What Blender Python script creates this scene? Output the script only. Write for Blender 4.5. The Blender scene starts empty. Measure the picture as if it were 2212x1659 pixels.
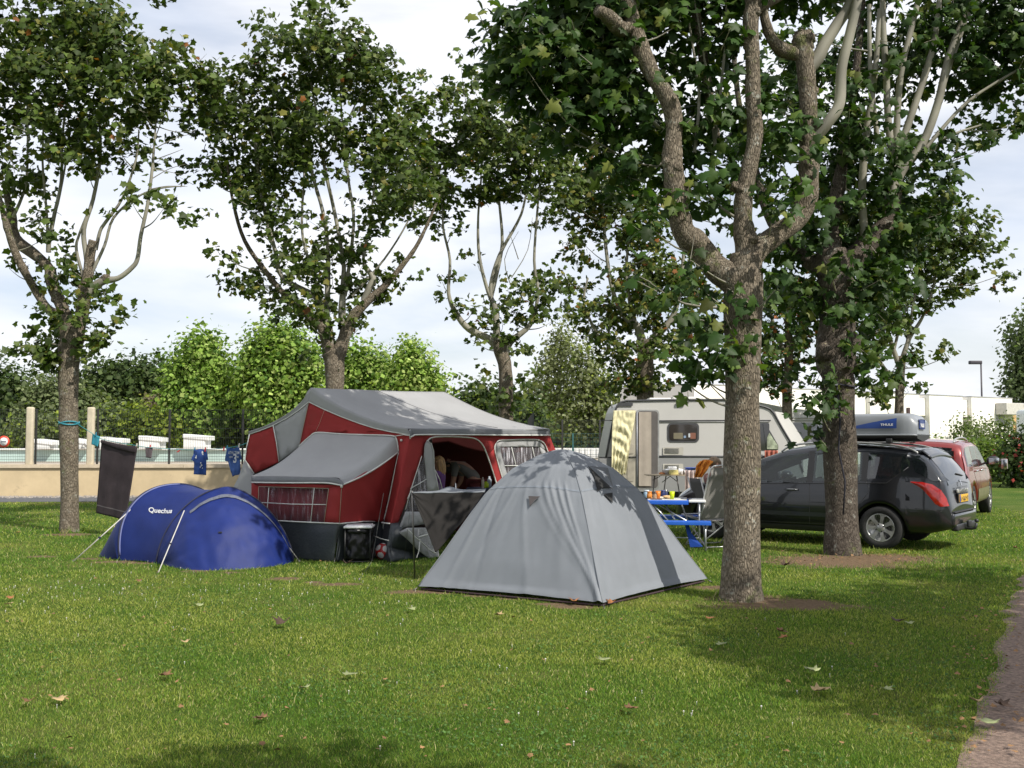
import bpy, bmesh, math, random
import numpy as np
from mathutils import Vector, Matrix, Quaternion, noise
from mathutils.geometry import tessellate_polygon
random.seed(11); RNG = np.random.default_rng(5)
SC = bpy.context.scene
COL = SC.collection
PI = math.pi
# ------------------------------------------------------------ camera model (photo measured at 2212 x 1659)
F, CX, CY, HY, EYE = 2200.0, 1106.0, 829.5, 952.0, 1.6
TILT = math.atan((HY-CY)/F)
ct, st = math.cos(TILT), math.sin(TILT)
CAM = Vector((0, 0, EYE))
def ray(px, py):
    u, v = (px-CX)/F, (CY-py)/F
    return Vector((u, ct-v*st, st+v*ct))
def P(px, py, D):
    r = ray(px, py); return CAM + r*(D/r.y)
def G(px, py, z=0.0):
    r = ray(px, py); return CAM + r*((z-EYE)/r.z)
def onplane(px, py, o, n):
    r = ray(px, py); return CAM + r*((Vector(o)-CAM).dot(n)/r.dot(n))
cam_d = bpy.data.cameras.new('camera'); cam = bpy.data.objects.new('camera', cam_d); COL.objects.link(cam)
cam.location = CAM; cam.rotation_euler = (PI/2+TILT, 0, 0)
cam_d.sensor_width = 36.0; cam_d.lens = 36.0*F/2212.0; cam_d.clip_end = 3000; cam_d.clip_start = 0.05
SC.camera = cam
SC.render.resolution_x, SC.render.resolution_y = 1024, 768
SC.view_settings.view_transform = 'Standard'; SC.view_settings.look = 'None'
SC.view_settings.gamma = 1; SC.view_settings.exposure = 0.22
SC.cycles.max_bounces = 6; SC.cycles.diffuse_bounces = 3; SC.cycles.transparent_max_bounces = 12
# ------------------------------------------------------------ text (converted to meshes while the scene is still empty)
def _text(s, bold=0.0, space=1.0):
    cu = bpy.data.curves.new('t', 'FONT'); cu.body = s; cu.size = 1; cu.offset = bold; cu.space_character = space
    ob = bpy.data.objects.new('t', cu); COL.objects.link(ob)
    dg = bpy.context.evaluated_depsgraph_get(); dg.update()
    me = bpy.data.meshes.new_from_object(ob.evaluated_get(dg))
    bm = bmesh.new(); bm.from_mesh(me)
    bmesh.ops.triangulate(bm, faces=bm.faces[:])
    for _ in range(2):
        ed = [e for e in bm.edges if e.calc_length() > 0.15]
        if ed: bmesh.ops.subdivide_edges(bm, edges=ed, cuts=1); bmesh.ops.triangulate(bm, faces=bm.faces[:])
    V = [tuple(v.co) for v in bm.verts]; Fc = [[v.index for v in f.verts] for f in bm.faces]
    bm.free(); bpy.data.objects.remove(ob); bpy.data.curves.remove(cu); bpy.data.meshes.remove(me)
    xs = [v[0] for v in V]; x0, x1 = min(xs), max(xs); h = max(v[1] for v in V)
    return [((v[0]-x0)/(x1-x0), v[1]/(x1-x0)) for v in V], Fc   # width normalised to 1
TXT = {s: _text(s, b) for s, b in (('Quechua', 0.02), ('THULE', 0.04), ('PEUGEOT', 0.01), ('17-SLV-9', 0.02), ('ATHL.TEAM', 0.02), ('3', 0.03), ('NEW', 0.02), ('Y', 0.02), ('RK', 0.02))}
# ------------------------------------------------------------ materials
MATS = {}
def nodes(name):
    m = bpy.data.materials.new(name); m.use_nodes = True
    nt = m.node_tree; b = nt.nodes['Principled BSDF']; return m, nt, b
def N(nt, t, **kw):
    n = nt.nodes.new(t)
    for k, v in kw.items():
        if k in n.inputs: n.inputs[k].default_value = v
        else: setattr(n, k, v)
    return n
def ramp(nt, fac, stops):
    r = N(nt, 'ShaderNodeValToRGB'); e = r.color_ramp.elements
    while len(e) < len(stops): e.new(0.5)
    for i, (p, c) in enumerate(stops):
        e[i].position = p; e[i].color = (c[0], c[1], c[2], 1) if hasattr(c, '__len__') else (c, c, c, 1)
    nt.links.new(fac, r.inputs[0]); return r.outputs[0]
def mat(name, col, rough=0.6, var=0.12, scale=6.0, bump=0.0, bscale=40.0, metal=0.0, spec=0.5, detail=5, stretch=None, col2=None, coat=0.0, dirt=None, transl=0.0, two=None, sheen=0.0):
    if name in MATS: return MATS[name]
    m, nt, b = nodes(name); L = nt.links.new
    tc = N(nt, 'ShaderNodeTexCoord'); src = tc.outputs['Object']
    if stretch:
        mp = N(nt, 'ShaderNodeMapping'); mp.inputs['Scale'].default_value = stretch; L(src, mp.inputs[0]); src = mp.outputs[0]
    n = N(nt, 'ShaderNodeTexNoise', Scale=scale, Detail=detail, Roughness=0.6); L(src, n.inputs['Vector'])
    c = Vector(col); c2 = Vector(col2) if col2 else c*(1+var)
    c1 = c if col2 else c*(1-var)
    out = ramp(nt, n.outputs[0], [(0.32, c1), (0.68, c2)])
    if dirt:
        dn = N(nt, 'ShaderNodeTexNoise', Scale=dirt[1], Detail=8, Roughness=0.7); L(src, dn.inputs['Vector'])
        mk = ramp(nt, dn.outputs[0], [(dirt[2], 0.0), (dirt[2]+0.12, 1.0)])
        mx = N(nt, 'ShaderNodeMix', data_type='RGBA'); L(mk, mx.inputs[0]); L(out, mx.inputs[6]); mx.inputs[7].default_value = (*dirt[0], 1); out = mx.outputs[2]
    L(out, b.inputs['Base Color'])
    b.inputs['Roughness'].default_value = rough; b.inputs['Metallic'].default_value = metal
    b.inputs['Specular IOR Level'].default_value = spec; b.inputs['Coat Weight'].default_value = coat; b.inputs['Coat Roughness'].default_value = 0.04
    b.inputs['Sheen Weight'].default_value = sheen
    if bump:
        bn = N(nt, 'ShaderNodeTexNoise', Scale=bscale, Detail=6, Roughness=0.65); L(src, bn.inputs['Vector'])
        bp = N(nt, 'ShaderNodeBump', Strength=min(1, bump), Distance=0.02); L(bn.outputs[0], bp.inputs['Height']); L(bp.outputs[0], b.inputs['Normal'])
    if transl:
        tr = N(nt, 'ShaderNodeBsdfTranslucent'); L(out, tr.inputs[0]); ms = N(nt, 'ShaderNodeMixShader'); ms.inputs[0].default_value = transl
        o = nt.nodes['Material Output']; L(b.outputs[0], ms.inputs[1]); L(tr.outputs[0], ms.inputs[2]); L(ms.outputs[0], o.inputs[0])
    MATS[name] = m; return m
def bark_mat(name, ca, cb, lichen=True, sc=1.0):
    m, nt, b = nodes(name); L = nt.links.new
    tc = N(nt, 'ShaderNodeTexCoord'); mp = N(nt, 'ShaderNodeMapping'); mp.inputs['Scale'].default_value = (1, 1, .22); L(tc.outputs['Object'], mp.inputs[0])
    v = N(nt, 'ShaderNodeTexVoronoi', Scale=66*sc, feature='DISTANCE_TO_EDGE'); 
    wn = N(nt, 'ShaderNodeTexNoise', Scale=18*sc, Detail=4); L(mp.outputs[0], wn.inputs['Vector'])
    mxv = N(nt, 'ShaderNodeMix', data_type='RGBA'); mxv.inputs[0].default_value = 0.035; L(mp.outputs[0], mxv.inputs[6]); L(wn.outputs['Color'], mxv.inputs[7])
    L(mxv.outputs[2], v.inputs['Vector'])
    n = N(nt, 'ShaderNodeTexNoise', Scale=9*sc, Detail=8, Roughness=.7); L(tc.outputs['Object'], n.inputs['Vector'])
    base = ramp(nt, n.outputs[0], [(0.3, ca), (0.7, cb)])
    crack = ramp(nt, v.outputs['Distance'], [(0.0, 0.42), (0.22, 1.0)])
    mu = N(nt, 'ShaderNodeMix', data_type='RGBA', blend_type='MULTIPLY'); mu.inputs[0].default_value = 0.85; L(base, mu.inputs[6]); L(crack, mu.inputs[7]); out = mu.outputs[2]
    if lichen:
        for (col, s, t) in (((.42, .43, .38), 9, .585), ((.32, .22, .03), 4.5, .64), ((.13, .145, .05), 2.2, .57)):
            dn = N(nt, 'ShaderNodeTexNoise', Scale=s, Detail=9, Roughness=.75); L(tc.outputs['Object'], dn.inputs['Vector'])
            mk = ramp(nt, dn.outputs[0], [(t, 0.0), (t+.06, .8)])
            mx = N(nt, 'ShaderNodeMix', data_type='RGBA'); L(mk, mx.inputs[0]); L(out, mx.inputs[6]); mx.inputs[7].default_value = (*col, 1); out = mx.outputs[2]
    L(out, b.inputs['Base Color']); b.inputs['Roughness'].default_value = .9; b.inputs['Specular IOR Level'].default_value = .2
    bp = N(nt, 'ShaderNodeBump', Strength=.9, Distance=.03); L(crack, bp.inputs['Height'])
    bp2 = N(nt, 'ShaderNodeBump', Strength=.6, Distance=.03); L(n.outputs[0], bp2.inputs['Height']); L(bp.outputs[0], bp2.inputs['Normal']); L(bp2.outputs[0], b.inputs['Normal'])
    return m
def leaf_mat(name, tr=0.3, rough=.45):
    m, nt, b = nodes(name); L = nt.links.new
    a = N(nt, 'ShaderNodeAttribute', attribute_name='Col'); L(a.outputs['Color'], b.inputs['Base Color'])
    b.inputs['Roughness'].default_value = max(rough, .52); b.inputs['Specular IOR Level'].default_value = .22
    t = N(nt, 'ShaderNodeBsdfTranslucent')
    g = N(nt, 'ShaderNodeMix', data_type='RGBA', blend_type='MULTIPLY'); g.inputs[0].default_value = 1; L(a.outputs['Color'], g.inputs[6]); g.inputs[7].default_value = (1.3, 1.5, .5, 1)
    L(g.outputs[2], t.inputs[0])
    ms = N(nt, 'ShaderNodeMixShader'); ms.inputs[0].default_value = tr; L(b.outputs[0], ms.inputs[1]); L(t.outputs[0], ms.inputs[2]); L(ms.outputs[0], nt.nodes['Material Output'].inputs[0])
    return m
def clear_mat(name, tint=(.8, .8, .85), alpha=.5, streak=True):
    """clear flexible PVC: partly see-through, glossy, with creases"""
    m, nt, b = nodes(name); L = nt.links.new
    tc = N(nt, 'ShaderNodeTexCoord'); mp = N(nt, 'ShaderNodeMapping'); mp.inputs['Scale'].default_value = (9, 9, 1.6); mp.inputs['Rotation'].default_value = (0, .35, 0); L(tc.outputs['Object'], mp.inputs[0])
    n = N(nt, 'ShaderNodeTexNoise', Scale=2.2, Detail=4); L(mp.outputs[0], n.inputs['Vector'])
    f = ramp(nt, n.outputs[0], [(0.50, alpha*.35), (0.60, alpha), (0.66, min(1, alpha*2.2))] if streak else [(0, alpha), (1, alpha)])
    b.inputs['Base Color'].default_value = (*tint, 1); b.inputs['Roughness'].default_value = .12
    bp = N(nt, 'ShaderNodeBump', Strength=.8, Distance=.03); L(n.outputs[0], bp.inputs['Height']); L(bp.outputs[0], b.inputs['Normal'])
    t = N(nt, 'ShaderNodeBsdfTransparent'); ms = N(nt, 'ShaderNodeMixShader'); L(f, ms.inputs[0]); L(t.outputs[0], ms.inputs[1]); L(b.outputs[0], ms.inputs[2]); L(ms.outputs[0], nt.nodes['Material Output'].inputs[0])
    return m
def glass_mat(name, col=(.02, .025, .03), alpha=.75):
    m, nt, b = nodes(name); L = nt.links.new
    b.inputs['Base Color'].default_value = (*col, 1); b.inputs['Roughness'].default_value = .04; b.inputs['Specular IOR Level'].default_value = .8
    b.inputs['Coat Weight'].default_value = .6; b.inputs['Coat Roughness'].default_value = .02
    t = N(nt, 'ShaderNodeBsdfTransparent'); t.inputs[0].default_value = (.75, .85, .85, 1)
    ms = N(nt, 'ShaderNodeMixShader'); ms.inputs[0].default_value = alpha; L(t.outputs[0], ms.inputs[1]); L(b.outputs[0], ms.inputs[2]); L(ms.outputs[0], nt.nodes['Material Output'].inputs[0])
    return m
# ------------------------------------------------------------ mesh builder
class MB:
    def __init__(s): s.v = []; s.f = []; s.sm = []
    def add(s, vs, fs, smooth=False):
        o = len(s.v); s.v += [Vector(a) for a in vs]; s.f += [[i+o for i in f] for f in fs]; s.sm += [smooth]*len(fs); return s
    def box(s, c, size, rz=0, M=None, taper=1.0, bev=0.0):
        hx, hy, hz = size[0]/2, size[1]/2, size[2]/2; R = Matrix.Rotation(rz, 3, 'Z') if M is None else M
        c = Vector(c)
        if bev <= 0:
            vs = [c+R@Vector((x*hx*(taper if z > 0 else 1), y*hy*(taper if z > 0 else 1), z*hz)) for z in (-1, 1) for y in (-1, 1) for x in (-1, 1)]
            return s.add(vs, [(0, 2, 3, 1), (4, 5, 7, 6), (0, 1, 5, 4), (2, 6, 7, 3), (0, 4, 6, 2), (1, 3, 7, 5)])
        bm = bmesh.new(); bmesh.ops.create_cube(bm, size=2)
        for v in bm.verts: v.co = Vector((v.co.x*hx*(taper if v.co.z > 0 else 1), v.co.y*hy*(taper if v.co.z > 0 else 1), v.co.z*hz))
        bmesh.ops.bevel(bm, geom=bm.edges[:], offset=bev, segments=3, affect='EDGES', profile=.6)
        bm.verts.index_update(); vs = [c+R@v.co for v in bm.verts]; fs = [[v.index for v in f.verts] for f in bm.faces]; bm.free()
        return s.add(vs, fs, True)
    def tube(s, pts, r, n=8, cap=True, wob=0.0, seed=0, flat=None):
        pts = [Vector(p) for p in pts]; k = len(pts)
        rs = r if hasattr(r, '__len__') else [r]*k
        vs = []; fs = []; t0 = (pts[1]-pts[0]).normalized()
        a = t0.orthogonal().normalized() if abs(t0.z) < .95 else Vector((1, 0, 0)); 
        for i, p in enumerate(pts):
            t = (pts[min(i+1, k-1)]-pts[max(i-1, 0)])
            t = t.normalized() if t.length > 1e-9 else t0
            a = (a-t*a.dot(t)).normalized(); b = t.cross(a)
            for j in range(n):
                th = 2*PI*j/n; rr = rs[i]
                d = a*math.cos(th)+b*math.sin(th)
                if wob: rr *= 1+wob*noise.noise((p+d*rs[i])*(.55/max(rs[i], .02))*.35+Vector((seed, 0, 0)))
                if flat: d = a*math.cos(th)*flat[0]+b*math.sin(th)*flat[1]
                vs.append(p+d*rr)
        for i in range(k-1):
            for j in range(n):
                j2 = (j+1) % n; fs.append((i*n+j, i*n+j2, (i+1)*n+j2, (i+1)*n+j))
        if cap: fs.append(tuple(range(n-1, -1, -1))); fs.append(tuple((k-1)*n+j for j in range(n)))
        return s.add(vs, fs, True)
    def grid(s, fn, nu, nv, smooth=True, thick=0.0, uv=None):
        vs = [fn(i/nu, j/nv) for j in range(nv+1) for i in range(nu+1)]
        fs = [(j*(nu+1)+i, j*(nu+1)+i+1, (j+1)*(nu+1)+i+1, (j+1)*(nu+1)+i) for j in range(nv) for i in range(nu)]
        return s.add(vs, fs, smooth)
    def poly(s, pts, thick=0.0, nrm=None):
        pts = [Vector(p) for p in pts]; tr = tessellate_polygon([pts]); n = len(pts)
        if not thick: return s.add(pts, [tuple(t) for t in tr])
        nn = Vector(nrm).normalized()*thick; vs = pts+[p+nn for p in pts]
        fs = [tuple(t) for t in tr]+[tuple(i+n for i in t[::-1]) for t in tr]+[(i, (i+1) % n, (i+1) % n+n, i+n) for i in range(n)]
        return s.add(vs, fs)
    def lathe(s, prof, n=16, M=None, smooth=True):
        M = M or Matrix.Identity(4); vs = []; fs = []; k = len(prof)
        for (r, z) in prof:
            for j in range(n): vs.append(M@Vector((r*math.cos(2*PI*j/n), r*math.sin(2*PI*j/n), z)))
        for i in range(k-1):
            for j in range(n): j2 = (j+1) % n; fs.append((i*n+j, i*n+j2, (i+1)*n+j2, (i+1)*n+j))
        fs.append(tuple(range(n-1, -1, -1))); fs.append(tuple((k-1)*n+j for j in range(n)))
        return s.add(vs, fs, smooth)
    def ell(s, c, r, n=12, m=8, M=None, lump=0):
        c = Vector(c); vs = []; fs = []
        for i in range(m+1):
            ph = PI*i/m
            for j in range(n):
                d = Vector((math.sin(ph)*math.cos(2*PI*j/n), math.sin(ph)*math.sin(2*PI*j/n), math.cos(ph)))
                q = Vector((d.x*r[0], d.y*r[1], d.z*r[2]))
                if lump: q *= 1+lump*noise.noise(d*2.3+c)
                if M: q = M@q
                vs.append(c+q)
        for i in range(m):
            for j in range(n): j2 = (j+1) % n; fs.append((i*n+j, (i+1)*n+j, (i+1)*n+j2, i*n+j2))
        return s.add(vs, fs, True)
    def build(s, name, m, parent=None, world=True, solid=0.0, bevel=0.0, subsurf=0):
        me = bpy.data.meshes.new(name)
        vs = s.v
        if parent is not None and world:
            inv = WM[parent.name].inverted(); vs = [inv@v for v in vs]
        me.from_pydata([tuple(v) for v in vs], [], [tuple(f) for f in s.f]); me.polygons.foreach_set('use_smooth', s.sm)
        me.materials.append(m); me.update()
        o = bpy.data.objects.new(name, me); COL.objects.link(o)
        if parent is not None: o.parent = parent; WM[o.name] = WM[parent.name].copy()
        else: WM[o.name] = Matrix.Identity(4)
        if solid: md = o.modifiers.new('s', 'SOLIDIFY'); md.thickness = solid; md.offset = 0
        if bevel: md = o.modifiers.new('b', 'BEVEL'); md.width = bevel; md.segments = 2; md.limit_method = 'ANGLE'
        return o
WM = {}
def tag(o, label=None, cat=None, group=None, kind=None):
    if label: o['label'] = label
    if cat: o['category'] = cat
    if group: o['group'] = group
    if kind: o['kind'] = kind
    return o
def thing(name, label, cat, loc=(0, 0, 0), rz=0, group=None):
    o = bpy.data.objects.new(name, None); COL.objects.link(o); o.empty_display_size = .1
    o.location = loc; o.rotation_euler = (0, 0, rz); WM[o.name] = Matrix.Translation(Vector(loc)) @ Matrix.Rotation(rz, 4, 'Z')
    return tag(o, label, cat, group)
def recenter(o):
    """put the origin of a single-mesh thing at its base"""
    me = o.data; n = len(me.vertices); a = np.empty(n*3, 'f'); me.vertices.foreach_get('co', a); a = a.reshape(-1, 3)
    c = np.array([(a[:, 0].min()+a[:, 0].max())/2, (a[:, 1].min()+a[:, 1].max())/2, a[:, 2].min()], 'f')
    a -= c; me.vertices.foreach_set('co', a.ravel()); o.location = Vector(c.tolist())+o.location; return o
def smooth_path(pts, k=4):
    pts = [Vector(p) for p in pts]; out = []
    for i in range(len(pts)-1):
        p0, p1, p2, p3 = pts[max(i-1, 0)], pts[i], pts[i+1], pts[min(i+2, len(pts)-1)]
        for j in range(k):
            t = j/k
            out.append(.5*((2*p1)+(p2-p0)*t+(2*p0-5*p1+4*p2-p3)*t*t+(3*p1-p0-3*p2+p3)*t**3))
    out.append(pts[-1]); return out
def interp(x, xs, ys):
    return float(np.interp(x, xs, ys))
def sstep(a, b, x):
    t = max(0, min(1, (x-a)/(b-a))); return t*t*(3-2*t)
def text_on(s, fn, off=0.0):
    """fn maps text coordinates (0..1, height) to a world point"""
    V, Fc = TXT[s]; return MB().add([fn(x, y) for x, y in V], Fc)
def np_mesh(name, verts, tris, m, col=None, parent=None, smooth=False, quads=False):
    """numpy arrays -> object, col = per vertex rgb"""
    me = bpy.data.meshes.new(name); nv = len(verts); nf = len(tris); k = tris.shape[1]
    me.vertices.add(nv); me.vertices.foreach_set('co', np.ascontiguousarray(verts, 'f').ravel())
    me.loops.add(nf*k); me.loops.foreach_set('vertex_index', np.ascontiguousarray(tris, 'i').ravel())
    me.polygons.add(nf); me.polygons.foreach_set('loop_start', np.arange(0, nf*k, k, dtype='i'))
    if smooth: me.polygons.foreach_set('use_smooth', np.ones(nf, bool))
    me.update(calc_edges=True)
    if col is not None:
        at = me.color_attributes.new('Col', 'FLOAT_COLOR', 'POINT'); c = np.ones((nv, 4), 'f'); c[:, :3] = col; at.data.foreach_set('color', c.ravel())
    me.materials.append(m); o = bpy.data.objects.new(name, me); COL.objects.link(o)
    if parent is not None: o.parent = parent; WM[o.name] = WM[parent.name].copy()
    else: WM[o.name] = Matrix.Identity(4)
    return o
# ------------------------------------------------------------ light
EL, AZ = math.radians(45), math.radians(46)      # sun behind the camera, to its right
sdir = Vector((math.sin(AZ)*math.cos(EL), -math.cos(AZ)*math.cos(EL), math.sin(EL)))
sd = bpy.data.lights.new('sun', 'SUN'); sd.energy = 4.9; sd.angle = math.radians(.53); sd.color = (1, .95, .86)
so = bpy.data.objects.new('sun', sd); COL.objects.link(so); so.rotation_euler = sdir.to_track_quat('Z', 'Y').to_euler()
so.location = (20, -30, 30)
w = bpy.data.worlds.new('World'); SC.world = w; w.use_nodes = True; nt = w.node_tree; L = nt.links.new
bg = nt.nodes['Background']; sky = N(nt, 'ShaderNodeTexSky'); sky.sky_type = 'NISHITA'; sky.sun_disc = False
sky.sun_elevation = EL; sky.sun_rotation = math.atan2(sdir.x, sdir.y); sky.dust_density = 1.5; sky.air_density = 1.0; sky.ozone_density = 1.5
tc = N(nt, 'ShaderNodeTexCoord'); mp = N(nt, 'ShaderNodeMapping'); mp.inputs['Scale'].default_value = (1.0, 1.0, 3.6); mp.inputs['Location'].default_value = (.35, .2, .1)
L(tc.outputs['Generated'], mp.inputs[0])
n1 = N(nt, 'ShaderNodeTexNoise', Scale=2.1, Detail=7, Roughness=.52, Distortion=.3); L(mp.outputs[0], n1.inputs['Vector'])
n2 = N(nt, 'ShaderNodeTexNoise', Scale=3.4, Detail=5, Roughness=.5); L(mp.outputs[0], n2.inputs['Vector'])
mask = ramp(nt, n1.outputs[0], [(.38, .50), (.56, 1.0)])
ccol = ramp(nt, n2.outputs[0], [(.36, (6.8, 7.25, 8.2)), (.56, (8.4, 8.5, 8.85))])
mx = N(nt, 'ShaderNodeMix', data_type='RGBA'); L(mask, mx.inputs[0]); L(sky.outputs[0], mx.inputs[6]); L(ccol, mx.inputs[7])
L(mx.outputs[2], bg.inputs[0]); bg.inputs[1].default_value = .113
# ============================================================ ground
DIRT = [(G(1625, 1297), .50, .45), (G(1745, 1302), .35, .25), (G(1800, 1213), 1.0, .85), (G(1900, 1206), .9, .6)]+[(G(x, 1197+(x-60)*.094+3*math.sin(x)), .24+.10*math.sin(x*.7), .13+.04*math.sin(x*.31)) for x in (90, 200, 245, 300, 430, 500, 610, 680, 730, 900, 960, 1030, 1110, 1190, 1240)]+[ (G(150, 1155), .5, .25), (G(1700, 1310), .8, .25), (G(1560, 1270), .4, .2)]
def path_edge(D):   # x of the grass edge along the gravel path
    return interp(D, [-5, 0, 3.5, 5.1, 7.07, 10.1, 14.8, 20], [.6, 1.2, 1.75, 2.2, 3.3, 4.9, 7.6, 11.5]) + .10*noise.noise(Vector((D*1.3, 0, 0)))+.12*noise.noise(Vector((D*4, 3, 0)))+.05*noise.noise(Vector((D*13, 5, 0)))
def ground_mat():
    m, nt, b = nodes('lawn'); L = nt.links.new
    tc = N(nt, 'ShaderNodeTexCoord'); src = tc.outputs['Object']
    n = N(nt, 'ShaderNodeTexNoise', Scale=.55, Detail=6, Roughness=.6); L(src, n.inputs['Vector'])
    f = N(nt, 'ShaderNodeTexNoise', Scale=60, Detail=5, Roughness=.8); L(src, f.inputs['Vector'])
    a = ramp(nt, n.outputs[0], [(.35, (.050, .098, .012)), (.52, (.085, .130, .022)), (.66, (.165, .165, .050))])
    c = ramp(nt, f.outputs[0], [(.3, .45), (.7, 1.5)])
    mu = N(nt, 'ShaderNodeMix', data_type='RGBA', blend_type='MULTIPLY'); mu.inputs[0].default_value = 1; L(a, mu.inputs[6]); L(c, mu.inputs[7]); out = mu.outputs[2]
    dn = N(nt, 'ShaderNodeTexNoise', Scale=3.0, Detail=7, Roughness=.7); L(src, dn.inputs['Vector'])
    dc = N(nt, 'ShaderNodeTexNoise', Scale=25, Detail=6, Roughness=.7); L(src, dc.inputs['Vector'])
    dcol = ramp(nt, dc.outputs[0], [(.3, (.12, .080, .048)), (.7, (.27, .19, .12))])
    tot = None
    for (p, rx, ry) in DIRT:
        mp = N(nt, 'ShaderNodeMapping', vector_type='POINT'); mp.inputs['Location'].default_value = (-p.x/rx, -p.y/ry, 0); mp.inputs['Scale'].default_value = (1/rx, 1/ry, 0); L(src, mp.inputs[0])
        ln = N(nt, 'ShaderNodeVectorMath', operation='LENGTH'); L(mp.outputs[0], ln.inputs[0])
        s = N(nt, 'ShaderNodeMath', operation='SUBTRACT'); s.inputs[0].default_value = 1.15; L(ln.outputs['Value'], s.inputs[1])
        if tot is None: tot = s.outputs[0]
        else:
            mxn = N(nt, 'ShaderNodeMath', operation='MAXIMUM'); L(tot, mxn.inputs[0]); L(s.outputs[0], mxn.inputs[1]); tot = mxn.outputs[0]
    sc = N(nt, 'ShaderNodeMath', operation='MULTIPLY_ADD'); L(dn.outputs[0], sc.inputs[0]); sc.inputs[1].default_value = 1.9; L(tot, sc.inputs[2])
    hf = N(nt, 'ShaderNodeMath', operation='MULTIPLY'); L(sc.outputs[0], hf.inputs[0]); hf.inputs[1].default_value = .5
    mk = ramp(nt, hf.outputs[0], [(.50, 0.0), (.66, 1.0)])
    mx = N(nt, 'ShaderNodeMix', data_type='RGBA'); L(mk, mx.inputs[0]); L(out, mx.inputs[6]); L(dcol, mx.inputs[7])
    L(mx.outputs[2], b.inputs['Base Color']); b.inputs['Roughness'].default_value = 1; b.inputs['Specular IOR Level'].default_value = .1
    bp = N(nt, 'ShaderNodeBump', Strength=1, Distance=.03); L(f.outputs[0], bp.inputs['Height']); L(bp.outputs[0], b.inputs['Normal'])
    return m
m = MB()
xs = sorted(set([-900, -300, -100, -50]+list(range(-30, 31, 2))+[50, 100, 300, 900])); ys = sorted(set([-900, -300, -100, -30]+list(range(-10, 41, 2))+[60, 100, 300, 900]))
m.add([(x, y, 0) for y in ys for x in xs], [(j*len(xs)+i, j*len(xs)+i+1, (j+1)*len(xs)+i+1, (j+1)*len(xs)+i) for j in range(len(ys)-1) for i in range(len(xs)-1)])
tag(m.build('ground', ground_mat()), kind='structure')
# gravel path
grav = mat('gravel', (.25, .175, .135), .95, .45, 35, 1.0, 140, dirt=((.46, .38, .32), 70, .60))
m = MB(); Ds = [-6+.22*i for i in range(120)]
m.add([(path_edge(D)+(0 if k == 0 else 2.9)+(-.0 if k else -.02), D, .006) for D in Ds for k in (0, 1)], [(2*i, 2*i+1, 2*i+3, 2*i+2) for i in range(len(Ds)-1)])
tag(m.build('gravel_path', grav), kind='structure')
# asphalt lane along the pool wall
def wallD(X): return 29.3+.055*(X+14.7)
asph = mat('asphalt', (.085, .088, .095), .95, .15, 3, .5, 120)
m = MB(); Xs = [-60+2*i for i in range(32)]
m.add([(X, wallD(X)-(2.7 if k == 0 else .0)+.05*math.sin(X), .006) for X in Xs for k in (0, 1)], [(2*i, 2*i+2, 2*i+3, 2*i+1) for i in range(len(Xs)-1)])
tag(m.build('asphalt_lane', asph), kind='structure')
# raised pool deck behind the wall
deck = mat('deck', (.36, .31, .25), .9, .15, 1.5, .3, 50)
m = MB(); m.box((-26, 52, .40), (76, 43.5, .80)); 
for v in m.v:
    if v.y < 40: v.y = wallD(v.x)+.32
tag(m.build('pool_deck', deck), kind='structure')
turf = mat('turf_far', (.05, .075, .02), 1, .35, .5, .6, 30)
# wall
ren = mat('render_wall', (.53, .42, .26), .9, .10, 1.6, .25, 60, dirt=((.36, .28, .18), 2.2, .60))
cop = mat('coping', (.50, .42, .31), .85, .14, 4, .3, 50, dirt=((.22, .18, .13), 5, .62))
wl = thing('pool_wall', 'long cream rendered wall with stone coping behind the campsite lane', 'wall', (-15, wallD(-15), 0))
X0, X1 = -60, .6
m = MB()
for (a, b, z0, z1, dy0, dy1, nm, mt) in ((X0, X1, 0, .82, 0, .3, 'wall', ren), (X0, X1, .82, .92, -.06, .36, 'coping', cop)):
    m = MB(); n = 30
    if nm == 'coping':
        for i in range(n*1):
            xa, xb = X0+(X1-X0)*i/n+.004, X0+(X1-X0)*(i+1)/n-.004
            m.add([(x, wallD(x)+d, z) for x in (xa, xb) for d in (dy0, dy1) for z in (z0, z1)], [(0, 4, 5, 1), (2, 3, 7, 6), (0, 1, 3, 2), (4, 6, 7, 5), (1, 5, 7, 3), (0, 2, 6, 4)])
    else:
        m.add([(x, wallD(x)+d, z) for x in (a, b) for d in (dy0, dy1) for z in (z0, z1)], [(0, 4, 5, 1), (2, 3, 7, 6), (0, 1, 3, 2), (4, 6, 7, 5), (1, 5, 7, 3), (0, 2, 6, 4)])
    m.build(nm, mt, wl)
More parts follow.
